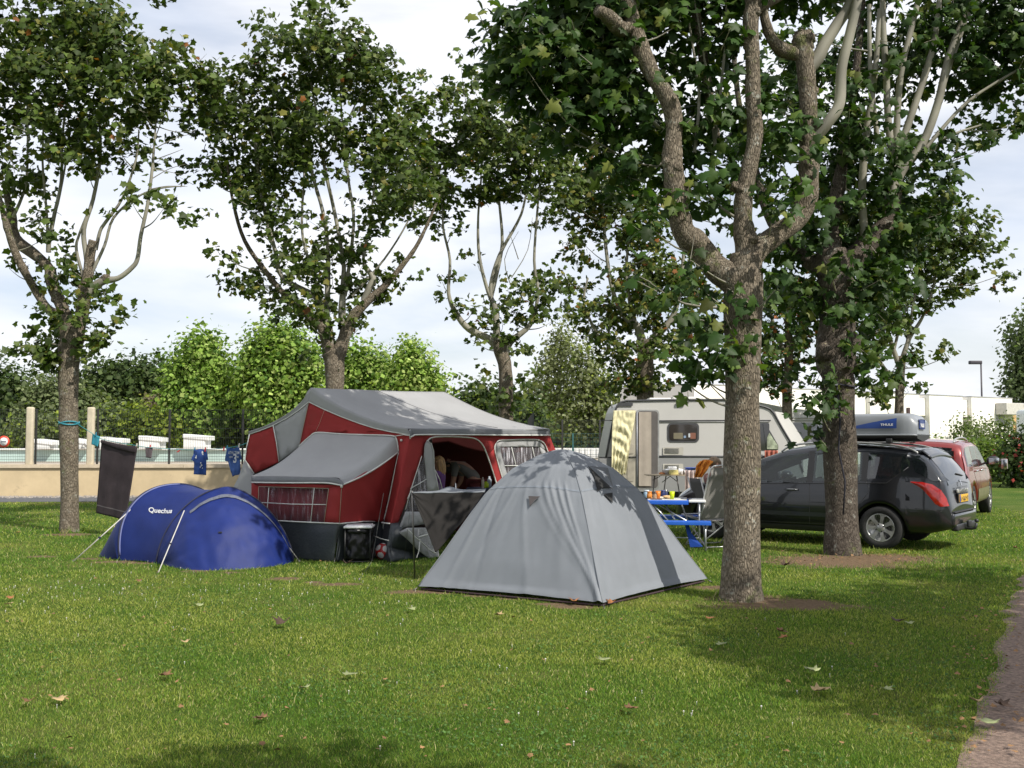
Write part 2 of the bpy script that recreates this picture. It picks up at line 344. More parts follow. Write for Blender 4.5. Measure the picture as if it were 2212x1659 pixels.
# fence on the wall
wire = mat('fence_wire', (.02, .028, .024), .5, .1); postd = mat('fence_post', (.018, .018, .018), .5, .1)
conc = mat('cream_post', (.50, .44, .33), .85, .1, 5, .3, 50); gpost = mat('green_post', (.02, .09, .09), .5, .1)
def fence_run(fn, t0, t1, posts, z0, z1, label, name='mesh_fence', pw=.05, wmat=wire, pmat=postd, step=.05, cream=()):
    fr = thing(name, label, 'fence', fn((t0+t1)/2)+Vector((0, 0, z0)))
    def seg(m, a, b, r): # thin square bar
        d = (b-a).normalized(); s = Vector((0, 0, 1)) if abs(d.z) < .5 else Vector((1, 0, 0)); s = (s-d*s.dot(d)).normalized()*r; q = d.cross(s)
        m.add([a+s, a+q, a-s, a-q, b+s, b+q, b-s, b-q], [(0, 1, 5, 4), (1, 2, 6, 5), (2, 3, 7, 6), (3, 0, 4, 7)])
    ps = sorted([t0]+list(posts)+[t1]); up = Vector((0, 0, 1))
    for i in range(len(ps)-1):
        a, b = ps[i], ps[i+1]
        if b-a < .2: continue
        m = MB(); k = int((b-a)/step)
        for j in range(1, k):
            p = fn(a+(b-a)*j/k); seg(m, p+up*(z0+.04), p+up*z1, .0032)
        for hz in [z0+.06, z0+.14, z0+.22]+[z0+.22+(z1-z0-.22)*q/5 for q in range(1, 6)]:
            seg(m, fn(a)+up*hz-fn_n(fn, a)*.01, fn(b)+up*hz-fn_n(fn, a)*.01, .0045)
        m.build('mesh_panel', wmat, fr)
    for t in ps[1:-1]:
        m = MB(); p = fn(t)
        m.box(p+up*(z0+z1)/2, (pw, pw, z1-z0+.04), bev=.006); m.build('post', pmat, fr)
    for t in cream:
        m = MB(); p = fn(t)+fn_n(fn, t)*-.06
        m.box(p+up*((z0+z1)/2+.02), (.2, .16, z1-z0+.1), bev=.05); m.build('rounded_post', conc, fr)
    return fr
def fn_n(fn, t):
    d = (fn(t+.1)-fn(t)).normalized(); return Vector((-d.y, d.x, 0))
def wf(X): return Vector((X, wallD(X)+.15, 0))
def pxX(px, Doff=.15):   # X on the wall line at a pixel column
    u = (px-CX)/F; X = u*(29.3+Doff+.055*14.7)/(1-.055*u); return X
fence_run(wf, pxX(-700), .5, [pxX(p) for p in (-560, -420, -260, -100, 79, 212, 367, 525, 690, 850, 1010)], .92, 2.5, 'dark wire mesh fence standing on the cream wall', cream=[pxX(68), pxX(199)])
fence_run(lambda t: Vector((.65, 30+t, 0)), 0, 12, [2.4, 4.8, 7.2, 9.6], .82, 2.45, 'dark wire mesh fence running away from the lane end')
fence_run(lambda t: Vector((t, 42, 0)), .7, 14, [2.07, 3.62, 6.1, 8.6, 11.1], .8, 2.45, 'dark wire mesh fence beyond the caravan', pw=.07)
fence_run(lambda t: Vector((t, 43.6-.03*t, 0)), -26, 8, [-26+2.2*i for i in range(1, 15)], .8, 1.9, 'low green fence behind the white pool blocks', name='green_fence', wmat=gpost, pmat=gpost, pw=.08, step=.12)
# white pool wall and blocks
wht = mat('pool_white', (.70, .71, .70), .6, .05, 3, dirt=((.45, .50, .48), 2.5, .66)); turq = mat('pool_turquoise', (.42, .55, .52), .6, .12, 1.4, dirt=((.20, .22, .20), 2.5, .64))
pw_ = thing('pool_parapet', 'low pale turquoise pool parapet with white cap', 'wall', (-15, 39.6, .8))
m = MB(); m.box((-14.1, 39.7, 1.02), (11.4, .6, .44)); m.build('wall', turq, pw_)
m = MB(); m.box((-14.1, 39.66, 1.27), (11.5, .75, .06), bev=.015); m.build('cap', wht, pw_)
pw2 = thing('white_parapet', 'white ribbed low wall between the tents and caravan', 'wall', (4, 46, .8))
m = MB(); m.box((3, 46, 1.05), (9, .3, .44))
for i in range(36): m.box((-1.4+.25*i, 45.83, 1.05), (.1, .04, .4))
m.build('wall', wht, pw2)
BL = [((73, 112), (949.5, 974), 'leftmost white pool block, beside the first cream post'), ((164, 187), (948, 972.5), 'white pool block half hidden by the left maple trunk'), ((214, 264), (945, 971.5), 'white pool block behind the turquoise cloth and towel'),
      ((299, 351), (942.5, 970.5), 'white pool block behind the small grey cloth'), ((395, 450), (939, 970), 'rightmost white pool block, above the blue shirt with white prints')]
for (xa, xb), (ya, yb), lb in BL:
    D = 38.9; a = P(xa if xa != 164 else 150, yb, D); b = P(xb, yb, D); t = P(xb, ya, D).z; wd = b.x-a.x; cxx = (a.x+b.x)/2
    bl = thing('pool_block', lb, 'block', (cxx, D+.4, 1.3), group='white blocks along the pool')
    m = MB(); zt = t; z0 = 1.28
    m.add([(a.x, D, z0), (b.x-.14*wd, D, z0), (b.x-.14*wd, D+.8, z0), (a.x, D+.8, z0), (a.x, D, zt-.1), (b.x-.14*wd, D, zt-.14), (b.x-.14*wd, D+.8, zt-.14), (a.x, D+.8, zt-.1)], [(0, 3, 2, 1), (4, 5, 6, 7), (0, 1, 5, 4), (1, 2, 6, 5), (2, 3, 7, 6), (3, 0, 4, 7)])
    m.build('block_base', wht, bl, bevel=.03)
    m = MB(); h = .2
    m.add([(a.x-.01, D-.04, zt-h+.06), (b.x, D-.04, zt-h-.02), (b.x, D+.84, zt-h-.02), (a.x-.01, D+.84, zt-h+.06), (a.x-.01, D-.04, zt+.03), (b.x, D-.04, zt-.05), (b.x, D+.84, zt-.05), (a.x-.01, D+.84, zt+.03)], [(0, 3, 2, 1), (4, 5, 6, 7), (0, 1, 5, 4), (1, 2, 6, 5), (2, 3, 7, 6), (3, 0, 4, 7)])
    m.build('block_top', wht, bl, bevel=.03)
# handrail by the pool
m = MB(); c = P(184, 968, 38.8); m.tube([c+Vector((.12*math.cos(t)-.02, 0, .22*math.sin(t)-.05)) for t in [PI*i/10 for i in range(11)]], .02, 8)
tag(recenter(m.build('pool_handrail', mat('steel', (.6, .6, .6), .3, metal=1))), 'small curved steel handrail between the white pool blocks', 'handrail')
# round no-entry style sign on the fence
c = P(8, 954, wallD(-14.6)+.05)
sg = thing('round_sign', 'round white sign with red rim on the far left fence', 'sign', c)
R = Matrix.Translation(c) @ Matrix.Rotation(PI/2, 4, 'X')
m = MB(); m.lathe([(.17, -.006), (.17, .004)], 28, R); m.build('rim', mat('sign_red', (.55, .06, .03), .5), sg)
m = MB(); m.lathe([(.115, .0), (.115, .009)], 28, R); m.build('face', mat('sign_white', (.75, .75, .75), .5), sg)
m = MB(); m.box(c+Vector((0, -.012, 0)), (.15, .004, .035)); m.build('bar', mat('sign_ink', (.12, .12, .14), .6), sg)
# gravel bits at wall foot
m = MB()
for i in range(900):
    X = random.uniform(-16, -9.3); Y = wallD(X)-abs(random.gauss(0, .35))-.02
    s = random.uniform(.015, .04); m.box((X, Y, s*.4), (s*1.6, s*1.3, s), rz=random.random()*3, taper=.6)
tag(m.build('gravel', mat('stones', (.30, .27, .24), .9, .4, 30)), 'pale loose stones scattered along the foot of the cream wall', 'gravel', kind='stuff')
# ============================================================ white building at the right
wb = mat('white_render', (.80, .77, .71), .85, .04, .8, .15, 20, dirt=((.70, .66, .60), .9, .64)); wtrim = mat('roof_trim', (.35, .35, .35), .6)
shadow_r = mat('recess', (.30, .28, .25), .9); pipe_r = mat('downpipe', (.06, .03, .03), .5); orange = mat('orange_render', (.62, .40, .18), .85, .05)
bd = thing('white_building', 'long white flat-roofed building with panelled walls beyond the cars', 'building', (20, 52, 0))
# facade line: from left (px 1440) to right (px 2187), receding to the right
A = Vector((P(1500, 870, 46).x, 46, 0)); B = Vector((P(2187, 870, 62).x, 62, 0))
fd = (B-A).normalized(); fnrm = Vector((fd.y, -fd.x, 0)); Ln = (B-A).length; Hh = 4.05
def fp(s, z, o=0): return A+fd*s+fnrm*o+Vector((0, 0, z))
def sx(px):   # distance along facade for a pixel column
    u = (px-CX)/F; return (A.x-u*A.y)/(u*fd.y-fd.x)
def fbox(m, s0, s1, z0, z1, o0, o1):
    vs = [fp(s, z, o) for s in (s0, s1) for o in (o0, o1) for z in (z0, z1)]
    m.add(vs, [(0, 4, 5, 1), (2, 3, 7, 6), (0, 1, 3, 2), (4, 6, 7, 5), (1, 5, 7, 3), (0, 2, 6, 4)])
def topz(px, py): u = sx(px); D = fp(u, 0).y; return P(px, py, D).z
cuts = [0, sx(1700), sx(1880), sx(2008), sx(2099), sx(2187)]
m = MB()
for i in range(5):
    fbox(m, cuts[i]+.0, cuts[i+1]-(.95 if i < 4 else 0), 0, 4.15, -5, 0)
m.build('wall', wb, bd)
m = MB()
for i in range(4):
    m = MB(); fbox(m, cuts[i+1]-.95, cuts[i+1], 0, 3.98, -4.5, -.9); m.build('recess_wall', wb, bd)
    m = MB(); fbox(m, cuts[i+1]-.95, cuts[i+1], 3.0, 3.97, -.9, -.25); m.build('recess_lintel', wb, bd)
for i in range(4):
    m = MB(); fbox(m, cuts[i+1]-.55, cuts[i+1]-.02, .1, 2.75, -.9, -.82); m.build('door', mat('bdoor', (.32, .32, .27), .7), bd)
m = MB()
for i in range(5): fbox(m, cuts[i]-.02, cuts[i+1]-(.93 if i < 4 else -.02), 4.15, 4.2, -5, .03)
m.build('parapet_trim', wtrim, bd)
m = MB(); s = sx(1962); fbox(m, s-.18, s+.0, 0, 3.4, .0, .12); m.build('downpipe', pipe_r, bd)
m = MB(); s = sx(2091); fbox(m, s-.08, s, .8, 3.5, .0, .08); m.build('downpipe', mat('pale_pipe', (.55, .48, .40), .6), bd)
m = MB(); s = sx(2137); fbox(m, s-.1, s+.14, 0, 1.6, .0, .2); m.build('downpipe', pipe_r, bd)
s = sx(2150); m = MB(); fbox(m, s, s+2.0, 3.15, 3.85, .02, .7); m.build('air_conditioner', mat('ac', (.5, .48, .44), .6), bd, bevel=.03)
m = MB(); fbox(m, s+.1, s+.95, 2.55, 3.1, .02, .06); m.build('vent', wtrim, bd)
for (s0, s1) in ((5, 5.9), (11, 11.9)):
    m = MB(); fbox(m, s0, s1, .1, 2.3, .0, .05); m.build('door', mat('bdoor2', (.45, .50, .22), .7), bd)
# wire gate and yellow frame near (1895,940)
m = MB(); s = sx(1897); fbox(m, s, s+.12, 0, 2.1, .5, .6); fbox(m, s+1.5, s+1.62, 0, 2.1, .5, .6); fbox(m, s, s+1.6, 2.0, 2.1, .5, .6)
m.build('porch_frame', mat('yellowish', (.55, .55, .25), .6), bd)
ob = thing('orange_building', 'orange rendered annex with a dark window at the far right', 'building', (34, 66, 0))
m = MB(); a = P(2188, 870, 64); m.box((a.x+6, 68, 1.9), (12, 8, 3.9)); m.build('wall', orange, ob)
m = MB(); m.box((a.x+6, 68, 3.9), (12.2, 8.2, .12)); m.build('roof_edge', wtrim, ob)
m = MB(); m.box((a.x+1.4, 63.95, 1.9), (2.4, .1, 1.7)); m.build('window', mat('dark_win', (.06, .02, .04), .2), ob)
# lamp post
lp = thing('street_lamp', 'tall dark street lamp standing behind the white building', 'street lamp', (P(2122, 900, 75).x, 75, 0))
x = P(2122, 900, 75).x; zt = P(2120, 783, 75).z
m = MB(); m.tube([(x, 75, 0), (x, 75, zt*.5), (x, 75, zt)], [.09, .07, .055], 10); m.build('pole', mat('lampdark', (.04, .035, .045), .5), lp)
m = MB(); m.box((x-.42, 75, zt), (.9, .35, .26), bev=.06); m.build('lamp_head', MATS['lampdark'], lp)
# white caravan sliver at the far right edge
wc = thing('white_caravan', 'white caravan with rounded corner at the right edge of the site', 'caravan', (19.5, 36, 0))
x0 = P(2192, 900, 36.2).x; m = MB()
m.box((x0+3, 35.1, 1.55), (6, 2.2, 2.3), bev=.18); m.build('body', mat('cvwhite', (.60, .64, .62), .35), wc)
m = MB(); m.box((x0+3, 33.97, 1.1), (5.8, .03, .05)); m.build('trim_strip', wtrim, wc)
m = MB(); m.box((x0+.35, 33.97, 2.45), (.06, .06, .22), bev=.01); m.build('marker_lamp', pipe_r, wc)
for dx in (2.5, 3.3):
    m = MB(); m.lathe([(.3, -.1), (.32, -.06), (.32, .06), (.3, .1)], 24, Matrix.Translation((x0+dx, 34.2, .32)) @ Matrix.Rotation(PI/2, 4, 'X')); m.build('wheel', mat('rubber', (.02, .02, .02), .8), wc)
# ============================================================ trees
# maple leaf template: five lobes, fan from the middle, slightly folded
_half = [(.15, -.12), (.45, -.10), (.35, .13), (.64, .39), (.33, .43), (.26, .66)]
_out = [(0, 0)]+_half+[(0, 1.0)]+[(-x, y) for x, y in _half[::-1]]
LT = np.array([(0, .30, .05)]+[(x, y, -.30*abs(x)-.22*max(0, y-.4)**1.5) for x, y in _out], 'f')
LTF = np.array([(0, i+1, (i+1) % len(_out)+1) for i in range(len(_out))], 'i')
_o2 = [(0, 0), (.42, -.06), (.37, .15), (.58, .40), (.32, .52), (0, .92), (-.32, .52), (-.58, .40), (-.37, .15), (-.42, -.06)]
LT2 = np.array([(x, y, -.25*abs(x)) for x, y in _o2], 'f')
LT2F = np.array([(0, 1, 2), (0, 2, 4), (2, 3, 4), (0, 4, 5), (0, 5, 6), (0, 6, 8), (6, 7, 8), (0, 8, 9)], 'i')
LT3 = np.array([(0, 0, 0), (.42, .45, -.1), (0, 1, -.05), (-.42, .45, -.1)], 'f'); LT3F = np.array([(0, 1, 2), (0, 2, 3)], 'i')
def unit(a): return a/np.maximum(np.linalg.norm(a, axis=1, keepdims=True), 1e-6)
def leaves(pos, nrm, size, col, T, TF):
    """place a leaf template at every point; nrm = leaf normal"""
    n = len(pos); nrm = unit(nrm); r = unit(RNG.normal(size=(n, 3))); r[:, 2] -= .9   # tips hang
    y = unit(r-nrm*np.sum(r*nrm, 1, keepdims=True)); x = np.cross(y, nrm)
    s = size[:, None, None]
    v = pos[:, None, :]+s*(T[None, :, 0:1]*x[:, None, :]+T[None, :, 1:2]*y[:, None, :]+T[None, :, 2:3]*nrm[:, None, :])
    k = len(T); f = TF[None]+(np.arange(n)*k)[:, None, None]
    return v.reshape(-1, 3), f.reshape(-1, 3), np.repeat(col, k, 0)
def colours(n, pal, wts, var=.25):
    i = RNG.choice(len(pal), n, p=np.array(wts)/sum(wts)); c = np.array(pal, 'f')[i]
    return c*(1+RNG.normal(size=(n, 1))*var).clip(.4, 1.7)
MAPLE = [(.026, .058, .012), (.042, .082, .015), (.072, .112, .022), (.13, .15, .03), (.16, .060, .020)]
WARM = [(.042, .070, .012), (.066, .100, .018), (.102, .128, .028), (.16, .15, .03), (.19, .075, .02)]
class Tree:
    def __init__(s, name, label, D, px0, py0, cat='tree', group=None, seed=0, bark=None, lod=1, leafs=.13, pal=MAPLE, wts=(5, 5, 2.4, .5, .05), tr=.3):
        s.boost = 4.3 if lod == 0 else 3.1; s.D = D; g = P(px0, py0, D); s.root = thing(name, label, cat, (g.x, D, 0), 0, group)
        s.tr = MB(); s.nodes = []; s.seed = seed; s.pos = []; s.nrm = []; s.bark = bark or BARK; s.T, s.TF = ((LT, LTF), (LT2, LT2F), (LT3, LT3F))[lod]
        s.leafs = leafs*(.82 if lod == 0 else .74); s.pal = (WARM if pal is MAPLE and lod else pal); s.wts = (tuple(wts[:4])+(0,)*(len(wts)-4) if lod == 0 else wts); s.twigs = MB()
        s.r = random.Random(seed)
    def px(s, D=None): return F/((D or s.D))
    def limb(s, pts, n=12, k=4, wob=.16, knots=0):
        """pts: (px, py, width px[, depth offset])"""
        w = [P(p[0], p[1], s.D+(p[3] if len(p) > 3 else 0)) for p in pts]; sm = smooth_path(w, k)
        rr = [p[2]/2/F*(s.D+(p[3] if len(p) > 3 else 0)) for p in pts]; m = len(sm)
        rad = [max(.006, float(np.interp(i/(m-1)*(len(rr)-1), range(len(rr)), rr))) for i in range(m)]
        if n <= 8: s.twigs.tube(sm, rad, n, cap=False)
        else: s.tr.tube(sm, rad, n, wob=wob, seed=s.seed)
        s.nodes += [(p, r) for p, r in zip(sm, rad)]
        for _ in range(knots if n > 8 else 0):
            i = s.r.randrange(2, m-2); a = s.r.random()*6.28
            d = Vector((math.cos(a), -abs(math.sin(a)), .1)); s.tr.ell(sm[i]+d*rad[i]*.75, (rad[i]*.55, rad[i]*.55, rad[i]*.6), 10, 7, lump=.35)
    def burl(s, px, py, wpx, hpx, off=0):
        c = P(px, py, s.D+off); s.tr.ell(c, (wpx/2/F*s.D, wpx/2/F*s.D*.9, hpx/2/F*s.D), 14, 10, lump=.45)
    def clump(s, px, py, rx, ry, dens, depth=None, off=0.0, twig=True, spread=1.0, shell=.35, nl=9):
        """a leafy mass: centre and radii in pixels, dens = sprays per square metre of its outline"""
        D = s.D+off; c = P(px, py, D); RX, RZ = rx/F*D, ry/F*D; RY = depth if depth else (RX+RZ)/2
        near = off < 0 and s.T is LT; n = max(2, int((2.3 if near else s.boost)*dens*PI*RX*RZ))
        cen = []
        for _ in range(n):
            while True:
                q = Vector((s.r.uniform(-1, 1), s.r.uniform(-1, 1), s.r.uniform(-1, 1)))
                l = q.length
                if l <= 1 and (l > shell or s.r.random() < .5):
                    if s.T is LT or noise.noise((c+Vector((q.x*RX, q.y*RY, q.z*RZ)))*.95+Vector((s.seed*7, 0, 0))) > -.10: break
                    if s.r.random() < .06: break
            k = 1+.22*noise.noise(q*2.2+Vector((px*.01, py*.01, s.seed)))
            p = c+Vector((q.x*RX, q.y*RY, q.z*RZ))*k
            cen.append((p, q))
        for p, q in cen:
            L_ = s.r.uniform(.16, .34)*spread; axis = Vector((s.r.gauss(0, .5)+q.x*.8, s.r.gauss(0, .5)+q.y*.8, s.r.uniform(.15, .9))).normalized()
            k = s.r.randint(nl-3, nl+3)+(0 if s.T is LT else 3)
            for i in range(k):
                t = s.r.random(); o = Vector((s.r.gauss(0, 1), s.r.gauss(0, 1), s.r.gauss(0, .7)))*(.055+.06*t)*spread
                s.pos.append(tuple(p+axis*(t*L_)+o)); nn = Vector((s.r.gauss(0, .5)+q.x*.4, s.r.gauss(0, .5)+q.y*.4-.3, .48+s.r.gauss(0, .38))); s.nrm.append(tuple(nn))
            if twig and s.r.random() < .45:
                s.twigs.tube([p-axis*.05, p+axis*L_*.6, p+axis*L_], [.006, .004, .002], 3, cap=False)
        if twig and s.nodes:
            for _ in range(max(1, n//50)):
                p, q = s.r.choice(cen); b = min((nn for nn in s.nodes if nn[0].z < p.z-.1 or True), key=lambda a: (a[0]-p).length+(.8 if a[0].z > p.z-.2 else 0))
                d = p-b[0]; mid = b[0]+d*.5+Vector((0, 0, -.08*d.length))+Vector((s.r.gauss(0, .05), s.r.gauss(0, .05), 0))*d.length
                r0 = min(b[1]*.6, .008+.012*d.length)
                s.twigs.tube(smooth_path([b[0], mid, p], 4), [r0*(1-.8*i/8) for i in range(9)], 5, cap=False)
    def bare(s, pts, w=3, off=0):
        q = [P(a, b, s.D+off) for a, b in pts]; sm = smooth_path(q, 3); m = len(sm); r = w/2/F*s.D
        s.twigs.tube(sm, [r*(1-.75*i/m) for i in range(m)], 5, cap=False); s.nodes += [(p, r) for p in sm]
    def done(s, crown='crown'):
        s.tr.build('trunk', s.bark, s.root)
        if not s.pos: return
        pos = np.array(s.pos, 'f'); nrm = np.array(s.nrm, 'f'); n = len(pos)
        size = s.leafs*(1+RNG.normal(size=n)*.22).clip(.5, 1.5)
        v, f, c = leaves(pos, nrm, size.astype('f'), colours(n, s.pal, s.wts), s.T, s.TF)
        v = v-np.array(WM[s.root.name].translation, 'f')
        if s.twigs.v:
            tv = np.array([tuple(a) for a in s.twigs.v], 'f')-np.array(WM[s.root.name].translation, 'f'); tf = []
            for q in s.twigs.f: tf += [(q[0], q[1], q[2]), (q[0], q[2], q[3])]
            f = np.concatenate([f, np.array(tf, 'i')+len(v)]); v = np.concatenate([v, tv]); c = np.concatenate([c, np.full((len(tv), 3), .30, 'f')*np.array([1.06, 1, .84])*(1+.18*np.sin(tv[:, 2:3]*9+tv[:, 0:1]*5))])
        np_mesh(crown, v, f, LEAF, c, s.root)
        TOTAL['leaves'] = TOTAL.get('leaves', 0)+n
TOTAL = {}
BARK = bark_mat('maple_bark', (.18, .145, .105), (.33, .28, .215)); TWIG = mat('twig', (.30, .26, .20), .8, .2, 8)
BARKD = bark_mat('far_bark', (.10, .085, .065), (.19, .165, .13), sc=.7)
LEAF = leaf_mat('maple_leaf', .30)
# ---------------------------------------------------------------- near maple (right of the dome tent)
t = Tree('maple_tree', 'big forked maple with scaly grey bark right beside the grey dome tent', 10.4, 1600, 1290, seed=3, lod=0, leafs=.135, group='pollarded maples on the pitch')
t.limb([(1600, 1312, 112), (1600, 1292, 97), (1601, 1262, 85), (1603, 1150, 79), (1603, 1000, 76), (1603, 860, 73), (1604, 743, 78), (1606, 650, 82), (1609, 590, 80), (1611, 550, 66)], 26, 5, .10)
t.limb([(1600, 640, 62), (1585, 604, 66), (1548, 579, 64), (1511, 536, 60), (1479, 504, 55, -.1), (1463, 451, 50, -.15), (1455, 382, 45, -.2), (1452, 318, 42, -.2), (1457, 265, 40, -.2), (1442, 212, 38, -.2), (1415, 170, 37, -.2), (1388, 117, 36, -.2), (1367, 53, 36, -.2), (1357, 0, 36, -.2), (1340, -90, 34, -.2), (1350, -300, 20, -.2)], 20, 5, .22, knots=7)
t.limb([(1367, 60, 30, -.2), (1340, 62, 40, -.3), (1318, 40, 36, -.4), (1290, 20, 24, -.5)], 12, 4, .3)
t.limb([(1611, 580, 60), (1611, 531, 52), (1606, 478, 42), (1606, 425, 38), (1619, 361, 34), (1630, 297, 33), (1627, 212, 32), (1625, 133, 32), (1622, 53, 34), (1627, 0, 38), (1630, -60, 30), (1620, -300, 18)], 18, 5, .18, knots=6)
t.limb([(1627, 20, 28), (1655, 6, 26, .1), (1690, -12, 22, .2), (1760, -60, 14, .3)], 12)
t.limb([(1608, 590, 50), (1638, 540, 48), (1680, 505, 44, .1), (1723, 472, 44, .2), (1744, 425, 44, .2), (1747, 372, 43, .2), (1747, 318, 40, .2), (1747, 255, 37, .2), (1744, 186, 36, .2), (1739, 127, 38, .2), (1730, 92, 40, .2), (1729, 70, 26, .2)], 18, 5, .2, knots=6)
t.limb([(1735, 120, 30, .2), (1691, 108, 34, .2), (1668, 85, 24, .15), (1654, 48, 22, .1), (1648, 0, 20, .1), (1645, -120, 14)], 12)
t.limb([(1745, 150, 30, .2), (1765, 127, 30, .2), (1781, 96, 27, .2), (1808, 53, 25, .2), (1840, 0, 24, .2), (1880, -120, 16, .2)], 8)
t.limb([(1752, 310, 24, .2), (1767, 292, 25, .15), (1792, 260, 25, .1), (1813, 223, 26, .1), (1818, 149, 23, .1), (1834, 80, 23, .1), (1852, 0, 22, .1), (1870, -120, 16, .1)], 8)
t.burl(1738, 84, 44, 40, .2); t.burl(1590, 404, 26, 26); t.burl(1463, 412, 62, 28, -.15)
for a in ([(1452, 300), (1380, 240), (1300, 200), (1200, 170)], [(1460, 300), (1420, 360), (1330, 330)], [(1388, 117), (1300, 90), (1180, 70), (1080, 60)], [(1606, 480), (1560, 450), (1510, 400)], [(1350, 0), (1260, -10), (1180, 30)],
          [(1500, 330), (1510, 200), (1490, 60), (1480, -40)], [(1545, 300), (1560, 160), (1570, 40), (1560, -60)], [(1545, 320), (1530, 180), (1500, 0)]): t.bare(a, 9, .25)
t.limb([(1548, 300, 20, .5), (1532, 210, 22, .5), (1518, 120, 22, .5), (1505, 40, 20, .5), (1495, -60, 16, .5)], 10)
for a in ((1200, 160, 120, 95, 26), (1090, 110, 60, 60, 16), (1130, 190, 60, 40, 14), (1280, 60, 110, 90, 24), (1300, 240, 110, 80, 26), (1400, 330, 70, 90, 20), (1210, 20, 80, 40, 20), (1250, 310, 70, 50, 16), (1340, 400, 60, 40, 12), (1520, 230, 60, 130, 16), (1560, 80, 60, 90, 14),
          (1680, 260, 50, 90, 12), (1420, -60, 200, 90, 24), (1700, -60, 200, 90, 22), (1320, 130, 80, 90, 22), (1470, 80, 60, 110, 12), (1690, 380, 50, 70, 14), (1530, 430, 60, 60, 16), (1160, 120, 70, 50, 18)):
    t.clump(*a, depth=.9, off=.5)
# low epicormic sprays around the trunk
for a in ((1520, 700, 55, 60, 20), (1570, 640, 30, 22, 10), (1500, 780, 45, 50, 20), (1540, 800, 45, 60, 24), (1470, 840, 22, 30, 18), (1640, 700, 35, 60, 16), (1650, 620, 35, 35, 14), (1585, 775, 20, 40, 22)):
    t.clump(*a, depth=.45, off=-.05, nl=7)
for a in ((1580, 700, 26, 40, 11), (1592, 780, 26, 30, 14), (1690, 440, 40, 26, 26), (1745, 455, 35, 22, 26), (1500, 590, 40, 40, 14), (1440, 620, 50, 60, 14), (1420, 520, 50, 60, 12), (1480, 420, 25, 22, 10), (1415, 420, 30, 20, 14)):
    t.clump(*a, depth=.25, off=-.32, nl=6)
# crown above the frame (it shades the pitch)
for a in ((1300, -250, 260, 150, 9), (1650, -300, 300, 180, 9), (1500, -520, 280, 150, 8), (1850, -200, 180, 120, 8)):
    t.clump(*a, depth=1.3, off=.4, nl=12)
t.done()
# ---------------------------------------------------------------- second maple (in front of the dark car)
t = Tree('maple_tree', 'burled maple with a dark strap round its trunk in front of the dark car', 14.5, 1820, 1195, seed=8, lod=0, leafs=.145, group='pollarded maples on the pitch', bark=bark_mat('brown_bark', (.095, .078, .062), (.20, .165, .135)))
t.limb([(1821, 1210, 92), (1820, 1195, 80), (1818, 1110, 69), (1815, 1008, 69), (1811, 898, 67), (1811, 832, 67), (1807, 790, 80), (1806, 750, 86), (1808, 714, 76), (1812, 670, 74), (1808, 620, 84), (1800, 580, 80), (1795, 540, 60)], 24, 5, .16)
t.burl(1830, 735, 50, 60, -.1); t.burl(1782, 762, 40, 46, -.15)
t.limb([(1795, 590, 50), (1750, 563, 38, .2), (1712, 531, 32, .3), (1670, 480, 26, .5), (1640, 400, 20, .6), (1600, 250, 14, .6), (1580, 60, 10, .6)], 12)
t.limb([(1812, 590, 60), (1871, 531, 48, .1), (1919, 478, 42, .2), (1930, 414, 34, .2), (1934, 378, 26, .2)], 14, knots=2)
t.limb([(1795, 560, 46), (1800, 480, 34, .2), (1815, 380, 28, .3), (1830, 300, 20, .4), (1850, 150, 16, .4), (1865, -20, 12, .4)], 12)
for a in ([(1934, 400, 20), (1951, 366, 20), (1994, 308, 19), (2026, 223, 18), (2047, 133, 17), (2073, 64, 16), (2102, 0, 15), (2130, -90, 10)], [(1928, 420, 18), (1930, 361, 18), (1919, 265, 16), (1914, 159, 15), (1908, 60, 14), (1906, -40, 12)],
          [(1932, 390, 18), (1946, 318, 17), (1972, 239, 16), (1999, 159, 15), (2020, 80, 13), (2032, -30, 11)], [(1926, 400, 18), (1935, 310, 16), (1946, 159, 14), (1978, 26, 12), (1990, -40, 10)],
          [(2026, 223, 10), (2060, 120, 9), (2095, 20, 8)], [(1870, 530, 22), (1862, 430, 18), (1870, 300, 16), (1890, 160, 13), (1900, 20, 10)], [(2000, 320, 9), (2090, 220, 7), (2200, 150, 5)], [(1990, 360, 9), (2040, 300, 7), (2120, 270, 4)],
          [(1895, 300, 12), (1880, 150, 10), (1878, 10, 9)]):
    t.limb(a, 8, 4, .08)
for a in ((2080, 60, 90, 90, 15), (2180, 80, 60, 120, 16), (2130, 170, 70, 70, 14), (2160, 270, 50, 55, 11), (2010, 130, 70, 110, 8), (1910, 130, 60, 140, 11), (1960, 360, 60, 90, 9), (1990, 430, 50, 70, 10), (1850, 400, 80, 110, 16), (1780, 500, 70, 60, 16), (1880, 560, 70, 70, 16),
          (1840, 660, 70, 60, 14), (1740, 640, 50, 70, 12), (1700, 560, 60, 60, 13), (1700, 200, 70, 140, 10), (1790, 200, 60, 140, 12), (1900, 660, 50, 60, 14), (2060, 330, 50, 50, 7), (2150, -60, 160, 80, 14), (1900, -60, 120, 80, 14), (1620, 350, 60, 120, 10), (2230, 100, 50, 130, 14), (1940, 520, 50, 60, 12), (1820, 300, 60, 80, 12)):
    t.clump(*a, depth=1.1, off=.6)
for a in ((1790, 860, 30, 55, 18), (1765, 830, 28, 40, 15), (1780, 930, 20, 40, 14), (1860, 790, 35, 60, 16), (1905, 800, 35, 50, 14), (1870, 700, 40, 60, 16), (1770, 640, 30, 60, 16), (1825, 600, 60, 40, 18), (1800, 690, 40, 20, 14), (1815, 880, 22, 25, 14), (1752, 900, 14, 16, 10)):
    t.clump(*a, depth=.5, off=-.3, nl=7)
for a in ((2080, -200, 200, 110, 6), (2250, -180, 120, 120, 7)): t.clump(*a, depth=1.4, off=.5, nl=10)
